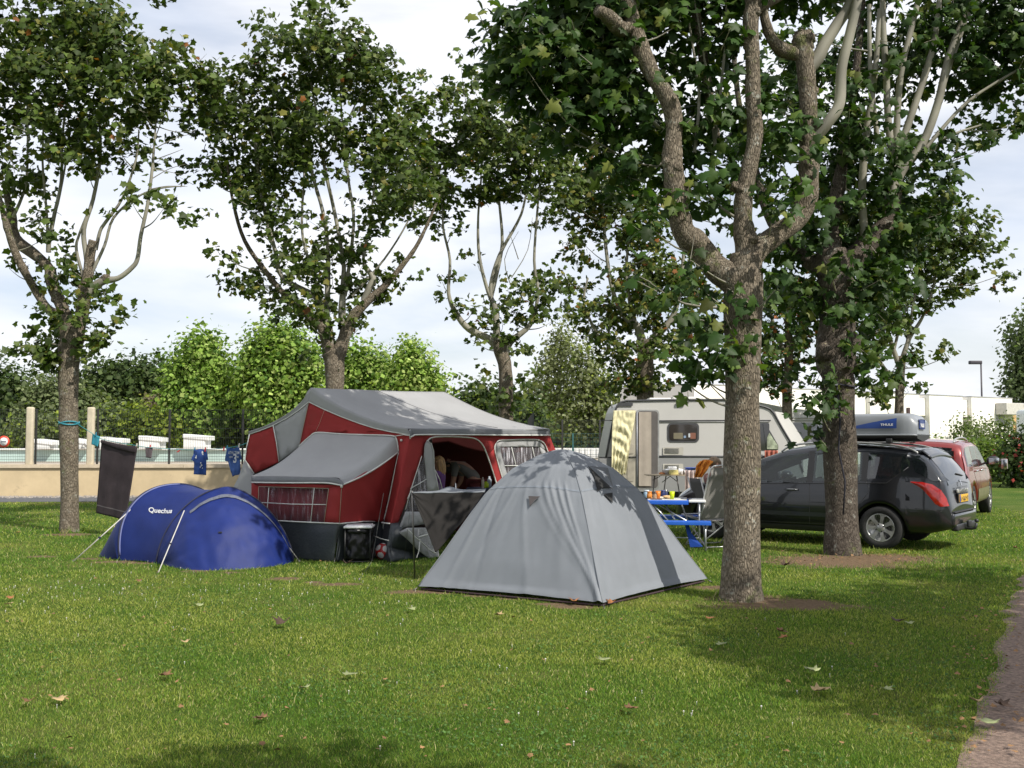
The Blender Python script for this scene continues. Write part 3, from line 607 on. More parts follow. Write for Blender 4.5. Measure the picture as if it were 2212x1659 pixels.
m = MB(); c = P(1811, 834, 14.5); m.tube([c+Vector((.245*math.cos(a), .245*math.sin(a), .02*math.sin(a*2))) for a in [2*PI*i/20 for i in range(21)]], .014, 6, flat=(1, 1))
m.tube([c+Vector((-.10, -.25, 0)), c+Vector((-.07, -.27, -.5)), c+Vector((-.1, -.27, -.9)), c+Vector((-.02, -.28, -1.35)), c+Vector((-.06, -.3, -1.8))], .012, 5)
m.build('strap', mat('strap', (.01, .01, .02), .7), t.root); m = MB(); m.box(c+Vector((-.12, -.25, .01)), (.07, .03, .03), bev=.006); m.build('buckle', mat('buckle', (.6, .6, .62), .3), t.root)
t.done()
# ---------------------------------------------------------------- left maple
t = Tree('maple_tree', 'tall maple with a turquoise cord tied round its trunk left of the blue tent', 18, 150, 1148, seed=12, lod=1, leafs=.15, group='pollarded maples on the pitch')
t.limb([(151, 1160, 46), (150, 1140, 41), (150, 1000, 38), (148, 900, 38), (149, 800, 42), (149, 765, 48), (157, 725, 52), (160, 700, 46)], 18, 5, .14)
t.limb([(140, 730, 28), (132, 688, 26), (103, 667, 20), (78, 628, 19), (54, 588, 18, -.2), (32, 544, 17, -.3), (15, 490, 15, -.4), (3, 441, 10, -.4), (-20, 350, 7, -.4)], 10, 4, .25, knots=2)
t.limb([(148, 735, 30), (142, 686, 29), (113, 613, 25, .1), (106, 579, 24, .1), (74, 549, 24, .2), (34, 515, 24, .3), (25, 466, 20, .3), (10, 400, 10, .3)], 10, 4, .25, knots=3)
t.limb([(160, 730, 34), (176, 686, 28), (184, 632, 27), (191, 588, 23), (196, 545, 20), (203, 520, 22)], 12, 4, .2, knots=1)
t.limb([(186, 640, 20), (196, 628, 20), (220, 608, 19), (255, 601, 12), (284, 579, 11), (297, 559, 10), (304, 510, 9), (319, 441, 8), (328, 373, 7), (333, 314, 5), (338, 250, 3)], 8, 4, .1)
t.burl(229, 601, 22, 18)
for a in ([(105, 545, 12), (106, 520, 11), (118, 461, 9), (132, 392, 7), (135, 294, 6), (147, 200, 4)], [(190, 575, 13), (186, 550, 12), (181, 495, 11), (201, 431, 9), (216, 343, 8), (216, 245, 6), (222, 150, 4)], [(192, 615, 9), (198, 590, 9), (226, 530, 7), (245, 471, 6), (294, 427, 5), (344, 407, 4), (400, 402, 2)],
          [(207, 540, 9), (216, 500, 8), (228, 480, 8), (265, 427, 6), (294, 343, 5), (300, 280, 3)], [(105, 540, 8), (100, 450, 6), (92, 350, 5), (95, 250, 4)], [(180, 600, 8), (165, 540, 7), (170, 510, 6), (185, 470, 5)], [(28, 470, 8), (55, 400, 6), (60, 300, 5), (58, 200, 4)], [(115, 461, 5), (125, 440, 5), (145, 330, 4), (148, 240, 3)],
          [(15, 500, 6), (8, 480, 6), (-10, 400, 4)]):
    t.limb(a, 6, 4, .05)
for a in ([(330, 385), (365, 365), (400, 355)], [(331, 365), (360, 370), (395, 378)], [(334, 345), (370, 332), (395, 322)], [(320, 410), (360, 402), (405, 403)], [(336, 320), (375, 300), (410, 290)], [(345, 275), (380, 285), (420, 283)], [(335, 300), (352, 255), (370, 230)]): t.bare(a, 2.5)
for a in ((40, 80, 90, 90, 12), (140, 60, 90, 80, 13), (230, 90, 100, 80, 15), (310, 120, 80, 75, 14), (370, 170, 70, 70, 12), (60, 210, 90, 100, 13), (170, 200, 100, 90, 15), (260, 220, 90, 80, 15), (330, 260, 60, 50, 8), (110, 310, 90, 60, 12), (220, 310, 80, 50, 12), (290, 330, 50, 35, 8), (20, 370, 50, 60, 10),
          (180, 370, 60, 30, 9), (70, 400, 40, 40, 7), (440, 150, 30, 60, 5), (455, 190, 28, 50, 7), (-60, 200, 90, 200, 10), (150, -60, 250, 80, 8), (60, 490, 20, 30, 6), (15, 440, 25, 40, 8)):
    t.clump(*a, depth=1.3)
for a in ((250, 450, 30, 18, 8), (330, 440, 55, 24, 10), (385, 470, 45, 24, 10), (250, 330, 25, 20, 10), (130, 500, 40, 60, 7), (130, 590, 40, 50, 8), (145, 690, 60, 60, 12), (230, 680, 40, 40, 8), (215, 720, 35, 40, 8), (100, 740, 50, 40, 9), (60, 735, 25, 20, 8), (150, 770, 60, 40, 11), (120, 790, 30, 30, 12), (170, 640, 40, 50, 8), (15, 575, 12, 10, 6), (90, 640, 20, 20, 6), (228, 760, 12, 10, 8)):
    t.clump(*a, depth=.5, off=-.1, nl=7)
m = MB(); c = P(149, 913, 18); m.tube([c+Vector((.17*math.cos(a), .17*math.sin(a), .03*math.sin(a*1.5)-.01)) for a in [4*PI*i/30 for i in range(31)]], .013, 6)
m.build('tied_cord', mat('turquoise_cord', (.03, .22, .28), .6), t.root)
t.done()
# ---------------------------------------------------------------- maple behind the trailer tent
t = Tree('maple_tree', 'broad fan shaped maple behind the red trailer tent', 19.5, 725, 1130, seed=21, lod=1, leafs=.15, group='pollarded maples on the pitch')
t.limb([(724, 1140, 46), (723, 1000, 43), (723, 838, 41), (722, 780, 43), (716, 760, 48)], 16, 4, .12)
t.limb([(716, 775, 34), (708, 741, 28), (693, 700, 23), (662, 680, 16), (621, 644, 13), (575, 588, 11), (529, 521, 9), (504, 439, 7), (490, 350, 4)], 10)
t.limb([(712, 750, 26), (703, 680, 19), (680, 640, 13), (611, 600, 10), (596, 547, 9), (570, 450, 8), (556, 360, 6), (545, 250, 4)], 8)
t.limb([(728, 775, 34), (739, 741, 29), (759, 690, 25), (785, 659, 20), (831, 618, 15), (866, 577, 12), (897, 536, 9), (923, 485, 7), (950, 420, 4)], 10)
t.limb([(785, 650, 14), (800, 617, 16), (806, 600, 14), (785, 560, 7), (800, 480, 5), (810, 380, 4)], 8)
for a in ([(739, 700, 18), (739, 664, 16), (742, 600, 11), (741, 562, 9), (723, 460, 8), (698, 347, 7), (685, 250, 5), (660, 120, 3)], [(705, 690, 14), (708, 610, 12), (708, 536, 9), (698, 460, 8), (672, 368, 7), (655, 290, 5)], [(745, 640, 9), (764, 485, 7), (754, 398, 6), (744, 317, 5), (735, 200, 3)],
          [(700, 660, 9), (660, 540, 7), (652, 470, 6), (657, 358, 5), (640, 250, 3)], [(698, 347, 5), (740, 280, 4), (780, 200, 3)], [(698, 350, 5), (720, 310, 4), (742, 262, 3)], [(672, 375, 4), (655, 340, 4), (640, 325, 3)], [(760, 640, 7), (830, 560, 5), (880, 480, 4), (900, 420, 3)]):
    t.limb(a, 6, 4, .05)
for a in ((700, 110, 90, 80, 14), (620, 190, 90, 90, 14), (740, 190, 80, 90, 14), (810, 200, 60, 100, 12), (520, 250, 80, 90, 13), (600, 300, 90, 80, 15), (700, 290, 80, 70, 13), (800, 300, 80, 70, 14), (860, 360, 70, 80, 14), (470, 330, 60, 80, 12), (450, 230, 40, 60, 7), (540, 380, 70, 50, 14), (580, 440, 40, 50, 14),
          (880, 440, 70, 50, 14), (430, 390, 35, 40, 9), (640, 60, 40, 50, 7), (730, 50, 35, 40, 7), (820, 120, 25, 40, 6), (590, 110, 40, 50, 6), (510, 180, 30, 30, 5), (650, 390, 60, 35, 6), (760, 390, 45, 35, 7), (820, 470, 40, 35, 7), (560, 400, 30, 60, 8), (700, 20, 16, 40, 2), (595, 40, 10, 50, 2)):
    t.clump(*a, depth=1.4)
for a in ((500, 570, 30, 22, 11), (500, 620, 28, 25, 11), (545, 600, 45, 30, 9), (590, 640, 50, 35, 12), (650, 580, 70, 55, 9), (720, 590, 70, 60, 10), (640, 660, 55, 40, 11), (700, 700, 50, 45, 13), (760, 640, 50, 50, 11), (820, 560, 50, 40, 8), (850, 620, 35, 20, 6), (770, 700, 25, 30, 8), (630, 500, 50, 50, 8), (740, 510, 50, 50, 7), (560, 510, 35, 40, 6), (690, 780, 25, 30, 7), (740, 800, 25, 20, 6), (820, 500, 40, 30, 9), (870, 590, 30, 14, 5), (800, 640, 40, 18, 9)):
    t.clump(*a, depth=.9, nl=7)
t.done()
# ---------------------------------------------------------------- slim maple further back
t = Tree('maple_tree', 'slim maple with long bare upright shoots behind the awning front', 24, 1093, 1095, seed=31, lod=1, leafs=.17, group='pollarded maples on the pitch')
t.limb([(1094, 1110, 34), (1093, 904, 31), (1092, 800, 28), (1082, 760, 30), (1074, 735, 26)], 14, 4, .14)
t.limb([(1076, 755, 18), (1057, 733, 17), (1013, 711, 14), (986, 678, 12), (969, 634, 8), (972, 562, 6), (958, 496, 5), (955, 430, 3)], 8, knots=2)
t.limb([(1074, 745, 18), (1072, 700, 15), (1068, 662, 14), (1052, 623, 8), (1035, 551, 7), (1033, 468, 5), (1040, 380, 4)], 8)
t.limb([(1066, 665, 11), (1060, 618, 9), (1079, 551, 8), (1118, 480, 6), (1132, 441, 5), (1150, 350, 3)], 8)
t.limb([(1062, 640, 8), (1071, 601, 8), (1085, 524, 7), (1077, 419, 5), (1075, 330, 4)], 8)
t.limb([(1092, 770, 16), (1102, 739, 15), (1146, 700, 10), (1162, 634, 7), (1154, 562, 6), (1162, 441, 5), (1170, 350, 3)], 8)
for a in ([(1105, 620), (1090, 560), (1120, 500)], [(1105, 600), (1140, 540), (1150, 470)], [(1120, 560), (1100, 500)]): t.bare(a, 2.5)
for a in ((1000, 220, 60, 60, 8), (930, 220, 50, 60, 8), (980, 300, 90, 90, 11), (1080, 300, 90, 80, 12), (900, 320, 60, 80, 9), (1160, 330, 80, 60, 11), (1020, 390, 100, 50, 11), (1130, 390, 80, 50, 11), (930, 420, 60, 60, 11), (960, 480, 40, 30, 7), (1200, 410, 50, 60, 9), (1090, 220, 30, 30, 4), (1000, 165, 15, 35, 3), (1170, 260, 50, 40, 6), (860, 440, 40, 30, 7), (1170, 460, 40, 24, 6)):
    t.clump(*a, depth=1.5)
for a in ((955, 620, 28, 30, 6), (990, 680, 30, 22, 6), (1040, 680, 35, 40, 7), (1130, 660, 55, 50, 9), (1170, 610, 40, 45, 9), (1170, 690, 35, 25, 7), (1090, 720, 30, 30, 7), (1050, 740, 25, 20, 5), (1130, 760, 35, 22, 5), (1060, 820, 25, 20, 6), (1140, 830, 25, 25, 6), (1100, 870, 45, 30, 8), (1030, 540, 16, 30, 3)):
    t.clump(*a, depth=.9, nl=7)
t.done()
# ---------------------------------------------------------------- maple behind the caravan
t = Tree('maple_tree', 'leafy maple rising behind the grey caravan roof', 26.5, 1394, 1085, seed=41, lod=1, leafs=.17, group='pollarded maples on the pitch', wts=(4, 5, 2.5, 1.2, .3))
t.limb([(1394, 1095, 44), (1394, 860, 38), (1394, 772, 36), (1400, 735, 36)], 14, 4, .14)
t.limb([(1392, 760, 22), (1377, 706, 17), (1350, 684, 13), (1322, 623, 9), (1306, 507, 7), (1300, 400, 5)], 8)
t.limb([(1372, 700, 11), (1361, 651, 10), (1352, 596, 7), (1355, 551, 6), (1365, 460, 4)], 8)
t.limb([(1400, 755, 22), (1412, 730, 18), (1450, 690, 13), (1470, 620, 9), (1480, 500, 6)], 8)
t.limb([(1300, 740, 7), (1262, 660, 6), (1270, 600, 4)], 6)
for a in ((1270, 330, 50, 60, 8), (1290, 420, 80, 70, 12), (1370, 420, 80, 80, 12), (1240, 460, 60, 50, 10), (1330, 500, 60, 50, 8), (1270, 540, 50, 40, 7), (1400, 520, 60, 60, 9), (1250, 640, 40, 50, 8), (1290, 690, 60, 50, 8), (1340, 640, 60, 50, 7), (1380, 600, 50, 50, 8), (1390, 680, 60, 50, 11), (1320, 760, 45, 40, 9), (1380, 790, 60, 55, 10), (1340, 830, 40, 30, 9),
          (1430, 760, 40, 50, 10), (1420, 830, 40, 30, 9), (1460, 650, 50, 60, 9), (1490, 740, 50, 60, 9), (1210, 600, 25, 20, 4), (1440, 570, 60, 60, 10), (1520, 600, 60, 70, 10)):
    t.clump(*a, depth=1.3)
t.done()
# ---------------------------------------------------------------- far right maple
t = Tree('maple_tree', 'spreading maple behind the roof box of the dark car', 26, 1940, 1090, seed=51, lod=1, leafs=.17, group='pollarded maples on the pitch')
t.limb([(1942, 1100, 24), (1942, 900, 20), (1945, 810, 18), (1948, 770, 18)], 12, 4, .14)
for a in ([(1946, 800, 14), (1925, 740, 10), (1905, 660, 8), (1890, 560, 6), (1900, 450, 4)], [(1948, 780, 13), (1965, 730, 9), (1990, 690, 7), (2010, 640, 6), (2030, 560, 4)], [(1940, 830, 12), (1900, 780, 8), (1880, 700, 6)], [(1960, 740, 8), (1975, 640, 6), (1985, 520, 5), (2000, 450, 3)], [(1930, 760, 7), (1960, 660, 6), (2020, 600, 4)]):
    t.limb(a, 8)
for a in ((1970, 450, 70, 60, 10), (2050, 490, 70, 55, 11), (2000, 540, 80, 60, 12), (2090, 560, 60, 50, 11), (2120, 610, 55, 30, 9), (1930, 560, 60, 60, 11), (2020, 620, 80, 45, 10), (1890, 640, 50, 60, 10), (1960, 660, 50, 40, 8), (1870, 740, 40, 60, 9), (1930, 740, 50, 50, 8), (1990, 770, 45, 30, 7), (1930, 840, 40, 40, 8), (1890, 860, 30, 30, 7), (1985, 850, 30, 14, 5), (2060, 430, 30, 25, 5), (2150, 590, 25, 16, 5), (1900, 500, 60, 60, 11)):
    t.clump(*a, depth=1.4)
t.done()
# reddish small maple between the two big trunks
t = Tree('maple_tree', 'small maple turning orange between the two big trunks', 27, 1700, 1090, seed=61, lod=1, leafs=.17, group='pollarded maples on the pitch', pal=MAPLE+[(.28, .10, .03)], wts=(4, 4, 3, 1.6, .2, 1.1))
t.limb([(1700, 1100, 26), (1700, 860, 22), (1704, 760, 18), (1700, 640, 8)], 10)
t.limb([(1703, 780, 12), (1670, 700, 8), (1660, 620, 5)], 8); t.limb([(1703, 770, 12), (1735, 700, 8), (1750, 600, 5)], 8)
for a in ((1700, 680, 50, 70, 10), (1670, 760, 45, 60, 10), (1740, 740, 40, 70, 10), (1700, 830, 50, 40, 9), (1660, 640, 40, 40, 8), (1760, 620, 40, 50, 8), (1600, 680, 40, 60, 7), (1620, 800, 40, 50, 7)): t.clump(*a, depth=1.2)
t.done()
# ---------------------------------------------------------------- two maples outside the frame that shade the foreground
def offtree(x, y, seed, h, cl, lb):
    t = Tree('maple_tree', lb, 10, 0, 0, seed=seed, lod=1, leafs=.17, group='pollarded maples on the pitch')
    t.root.location = (x, y, 0); WM[t.root.name] = Matrix.Translation((x, y, 0))
    t.tr.tube(smooth_path([(x, y, 0), (x+.03, y, 1.5), (x, y, 3), (x-.05, y+.05, 4.2)], 4), [.2]*3+[.17]*10, 14, wob=.14, seed=seed)
    r = random.Random(seed)
    for (cx_, cy_, cz, R) in cl:
        c = Vector((cx_, cy_, cz)); t.tr.tube(smooth_path([(x, y, 3.4), ((x+cx_)/2, (y+cy_)/2, cz-1.2), c], 4), [.1-.009*i for i in range(9)], 8)
        for _ in range(int(120*R*R)):
            q = Vector((r.uniform(-1, 1), r.uniform(-1, 1), r.uniform(-.8, .8)))
            if q.length > 1: continue
            p = c+q*R
            for i in range(10):
                t.pos.append(tuple(p+Vector((r.gauss(0, .14), r.gauss(0, .14), r.gauss(0, .1))))); t.nrm.append((r.gauss(0, .4), r.gauss(0, .4), 1))
    t.done()
OFF = sdir/sdir.z    # a point at height h shades the ground at p - OFF*h
def over(D, px, h):  # world point at height h whose shadow falls on the ground at pixel column px, distance D
    g = Vector(((px-CX)/F*D, D, 0)); p = g+OFF*h; return p.x, p.y, h
offtree(7.2, 2.6, 71, 7, [over(8.6, 2000, 5.6)+(1.25,), over(7.3, 1850, 5.8)+(1.0,), over(9.3, 1750, 5.2)+(.95,), over(10.5, 2100, 5.2)+(1.0,), over(6.2, 2150, 6.0)+(.8,), over(8.2, 1640, 5.6)+(.55,), over(9.4, 1930, 5.4)+(1.2,), over(8.0, 1880, 5.9)+(1.15,), over(9.3, 1600, 5.2)+(.42,), over(12.0, 2140, 5.0)+(.9,), over(7.2, 2080, 6.2)+(.9,)], 'maple outside the frame shading the right foreground')
offtree(4.4, -2.8, 72, 7, [over(5.0, 480, 6.2)+(.42,), over(4.8, 820, 6.5)+(.45,), over(4.5, 1330, 6.5)+(.35,), over(4.6, 60, 6.0)+(.55,), over(4.6, 640, 6.5)+(.45,)], 'maple behind the camera shading the near lawn')
# ============================================================ background trees and shrubs
def kindstuff(n): return n == 'treeline'
def bgtree(name, label, D, cx_, base, cl, size, pal, wts, trunk=8, cat='tree', group=None, seed=0, lod=2, up=.5, stems=None, z0=0.0, dens=1.0, bark=None):
    g = P(cx_, base, D); root = thing(name, label, cat, (g.x, D, z0), 0, group); r = np.random.default_rng(seed); dens = dens*(2.4 if pal is BRI else .95 if 'poplar' in name else 1.6); size = size*(1 if pal is BRI or kindstuff(name) else .8)
    allp, alln = [], []; m = MB()
    for (px, py, rx, ry, n) in cl:
        c = P(px, py, D); RX, RZ = rx/F*D, ry/F*D; RY = (RX+RZ)/2; k = int(n*dens)
        cl_ = 30; kk = max(8, k//cl_); q = unit(r.normal(size=(kk, 3)))*(r.random((kk, 1))**.45)
        q = q*(1+.42*np.array([noise.noise(Vector((float(a[0])*2, float(a[1])*2, float(a[2])*2+px))) for a in q])[:, None])
        cc = np.array(c)+q*np.array([RX, RY, RZ]); p = np.repeat(cc, cl_, 0)+r.normal(size=(kk*cl_, 3))*size*np.array([1.8, 1.8, 2.4])
        allp.append(p); nn = np.repeat(q, cl_, 0)*.8+r.normal(size=(kk*cl_, 3))*.5; nn[:, 2] += up; nn[:, 1] -= .1; alln.append(nn)
        if trunk:
            b = Vector((g.x, D, z0+(c.z-z0)*.3)); m.tube(smooth_path([b, (b+Vector(c))/2+Vector((0, 0, .1)), c], 3), [trunk/2/F*D*(.6-.08*i) for i in range(7)], 6)
    pos = np.concatenate(allp).astype('f'); nrm = np.concatenate(alln).astype('f'); ok = pos[:, 2] > z0+.03; pos, nrm = pos[ok], nrm[ok]; n = len(pos)
    T, TF = ((LT, LTF), (LT2, LT2F), (LT3, LT3F))[lod]
    v, f, c = leaves(pos, nrm, (size*(1+.3*r.normal(size=n)).clip(.5, 1.7)).astype('f'), colours(n, pal, wts, .28), T, TF)
    v -= np.array(WM[root.name].translation, 'f'); np_mesh('crown' if trunk else 'foliage', v, f, LEAF2, c, root); TOTAL['leaves'] = TOTAL.get('leaves', 0)+n
    if trunk:
        top = P(cx_, min(c[1] for c in cl), D).z
        m.tube(smooth_path([(g.x, D, z0-.05), (g.x+.1, D, z0+(top-z0)*.3), (g.x, D, z0+(top-z0)*.75)], 4), [trunk/2/F*D*(1-.09*i) for i in range(9)], 10, wob=.1); m.build('trunk', bark or BARKD, root)
    return root
LEAF2 = leaf_mat('far_leaf', .35, .6)
BRI = [(.15, .24, .04), (.21, .31, .06), (.32, .39, .12), (.06, .12, .02)]; DK = [(.030, .055, .015), (.05, .08, .02), (.075, .105, .035)]
GRY = [(.11, .14, .06), (.16, .19, .09), (.07, .10, .035)]; YEL = [(.13, .18, .02), (.19, .23, .03), (.08, .12, .02)]; OLV = [(.17, .19, .09), (.23, .25, .14), (.12, .14, .055)]
bgtree('green_tree', 'bright round tree behind the fence post nearest the blue shirts', 43, 420, 965, [(430, 785, 50, 48, 2100), (425, 860, 55, 50, 1700), (445, 820, 44, 60, 1200), (400, 830, 34, 40, 800), (438, 742, 22, 16, 250), (440, 910, 60, 30, 900), (385, 870, 30, 25, 400)], .17, BRI, (4, 4, 1.5, 2), 14, group='bright green trees beyond the pool', seed=1, z0=.8)
bgtree('green_tree', 'bright wide tree rising left of the trailer tent ridge', 42, 600, 965, [(600, 770, 70, 55, 2400), (590, 840, 72, 60, 2400), (650, 800, 50, 60, 1500), (560, 800, 45, 60, 1200), (610, 900, 60, 40, 1200), (600, 730, 30, 25, 400)], .17, BRI, (4, 4, 2, 2), 14, group='bright green trees beyond the pool', seed=2, z0=.8)
bgtree('green_tree', 'bright tree directly behind the trailer tent ridge', 46, 780, 965, [(770, 800, 50, 50, 1600), (810, 810, 50, 40, 1300), (750, 850, 60, 50, 1300), (820, 860, 60, 40, 1200)], .17, BRI, (3, 4, 2, 2), 12, group='bright green trees beyond the pool', seed=3, z0=.8)
bgtree('green_tree', 'pale green pointed tree above the trailer tent roof', 44, 890, 965, [(885, 800, 42, 40, 1500), (900, 830, 55, 28, 1200), (860, 850, 50, 35, 900), (930, 830, 28, 18, 300), (880, 770, 20, 16, 220)], .16, BRI, (3, 4, 4, 1), 10, group='bright green trees beyond the pool', seed=4, z0=.8)
bgtree('dark_tree', 'dark tall bush at the left edge of the photo beyond the pool', 47, 10, 985, [(0, 850, 60, 60, 2400), (20, 930, 70, 60, 2400), (-60, 880, 80, 90, 2000), (40, 980, 50, 30, 700)], .27, DK+[(.10, .14, .05)], (3, 3, 3, 1), 10, seed=5, z0=.8, cat='tree')
bgtree('willow_bush', 'grey green willow bush behind the left maple trunk', 46, 130, 985, [(120, 860, 62, 42, 1900), (150, 890, 70, 45, 1900), (90, 910, 50, 50, 1300), (190, 900, 50, 40, 1100)], .22, GRY, (3, 3, 2), 8, seed=6, z0=.8, cat='bush', group='bushes beyond the pool')
bgtree('dark_tree', 'wide dark green tree in the distance above the grey towel', 62, 290, 960, [(280, 835, 70, 40, 2600), (330, 830, 50, 35, 1500), (240, 840, 50, 35, 1500), (290, 880, 90, 40, 2400), (200, 850, 30, 40, 700), (500, 840, 60, 45, 1500), (520, 880, 40, 40, 900)], .34, DK, (3, 4, 3), 12, seed=7, z0=.8)
bgtree('pale_bush', 'pale leafy bush above the white block by the towel', 42.5, 240, 985, [(235, 925, 48, 38, 1500), (200, 935, 40, 35, 1000), (265, 945, 40, 28, 800), (60, 940, 50, 36, 1100), (110, 935, 40, 40, 900)], .20, GRY+YEL, (3, 3, 1, 1, 1, 1), 6, seed=8, z0=.8, cat='bush', group='bushes beyond the pool')
bgtree('yellow_bush', 'yellow green bush between the grey towel and the dark fence post', 42, 320, 985, [(315, 925, 48, 36, 1700), (350, 935, 35, 30, 900), (285, 935, 30, 25, 600)], .18, YEL, (3, 3, 2), 6, seed=9, z0=.8, cat='bush', group='bushes beyond the pool')
bgtree('yellow_bush', 'yellow green bush behind the blue shirts', 44.5, 490, 985, [(480, 920, 50, 55, 1900), (530, 925, 50, 50, 1500), (450, 940, 30, 40, 700), (510, 880, 40, 35, 800)], .20, YEL+DK, (3, 3, 2, 1, 1, 1), 6, seed=10, z0=.8, cat='bush', group='bushes beyond the pool')
bgtree('dry_bush', 'brownish bare bush below the dark distant tree', 48, 370, 985, [(350, 880, 50, 25, 900), (400, 890, 30, 30, 500)], .16, [(.16, .13, .09), (.12, .11, .06)], (1, 1), 6, seed=11, z0=.8, cat='bush', group='bushes beyond the pool')
bgtree('poplar_tree', 'airy olive poplar just right of the slim maple', 55, 1205, 980, [(1205, 760, 34, 55, 1100), (1200, 820, 45, 60, 1500), (1195, 890, 50, 50, 1300), (1215, 720, 18, 22, 220)], .24, OLV, (3, 3, 2), 7, seed=12, z0=.8, group='poplars behind the caravan')
bgtree('poplar_tree', 'airy olive poplar behind the caravan end', 53, 1270, 980, [(1265, 810, 45, 55, 1500), (1290, 850, 60, 50, 1700), (1265, 900, 70, 50, 1900), (1320, 890, 50, 50, 1300), (1250, 760, 25, 25, 350)], .24, OLV+YEL, (3, 3, 2, 1, .5, 1), 8, seed=13, z0=.8, group='poplars behind the caravan')
bgtree('dark_tree', 'small dark tree left of the slim maple trunk', 46, 1040, 980, [(1030, 890, 36, 36, 1000), (1060, 880, 30, 40, 900), (1010, 910, 30, 30, 600), (1150, 920, 40, 30, 700)], .24, DK+YEL, (2, 3, 2, .5, .3, .3), 8, seed=14, z0=.8)
bgtree('ash_tree', 'loose grey green tree at the right edge above the orange building', 66, 2215, 940, [(2222, 745, 30, 44, 1500), (2235, 790, 42, 36, 1400), (2208, 845, 26, 12, 400), (2225, 830, 50, 30, 1200), (2240, 720, 50, 70, 1800)], .30, [(.07, .10, .035), (.11, .15, .06), (.15, .18, .09)], (3, 3, 2), 14, seed=15)
def fpx(px): return fp(sx(px), 0, 1.2)
for i, (px, py, rx, ry, n, lb) in enumerate(((2079, 950, 24, 40, 700, 'thin wispy shrub by the first recessed door of the white building'), (2114, 955, 26, 42, 900, 'wispy shrub by the second recess of the white building'), (2160, 948, 34, 36, 1700, 'fuller green shrub at the right end of the white building'))):
    D = fpx(px).y-1.5
    bgtree('wall_shrub', lb, D, px, 1000, [(px, py+4, rx*.7, ry*.7, n//4), (px, py+30, rx*.6, ry*.5, n//4), (px-rx*.5, py-ry*.6, rx*.4, ry*.5, n//8), (px+rx*.4, py-ry*.7, rx*.4, ry*.5, n//8)], .17, [(.10, .14, .04), (.15, .18, .07), (.07, .10, .03)], (3, 2, 2), 5, seed=20+i, cat='shrub', group='shrubs along the white building')
bgtree('hedge', 'low clipped green hedge behind the red car', 40, 2120, 1020, [(px, 988+(px-2050)*.02, 28, 17, 800) for px in range(1990, 2240, 22)]+[(px, 1005, 30, 16, 500) for px in range(2100, 2240, 25)], .15, [(.07, .12, .02), (.12, .18, .03), (.18, .22, .05)], (3, 3, 1), 0, seed=30, cat='hedge')
bgtree('flowering_bush', 'dark bush with red blossoms at the right edge in front of the hedge', 35, 2200, 1030, [(2192, 992, 26, 28, 1000), (2218, 980, 26, 44, 1100), (2200, 1010, 34, 24, 800)], .15, DK+[(.30, .05, .04)], (3, 3, 3, .45), 5, seed=31, cat='bush')
# far wooded horizon beyond everything
m_ = []
for i, px in enumerate(range(-300, 1500, 60)):
    m_.append((px, 925+6*math.sin(i*2.1), 60, 32+7*math.sin(i*1.3), 900))
o = bgtree('treeline', 'distant dark woods along the horizon', 110, 600, 950, m_, .75, DK+[(.09, .11, .05)], (3, 3, 3, 2), 0, seed=40, cat='woods'); tag(o, kind='stuff')
for px in (1500, 1800): pass
print('LEAVES', TOTAL)
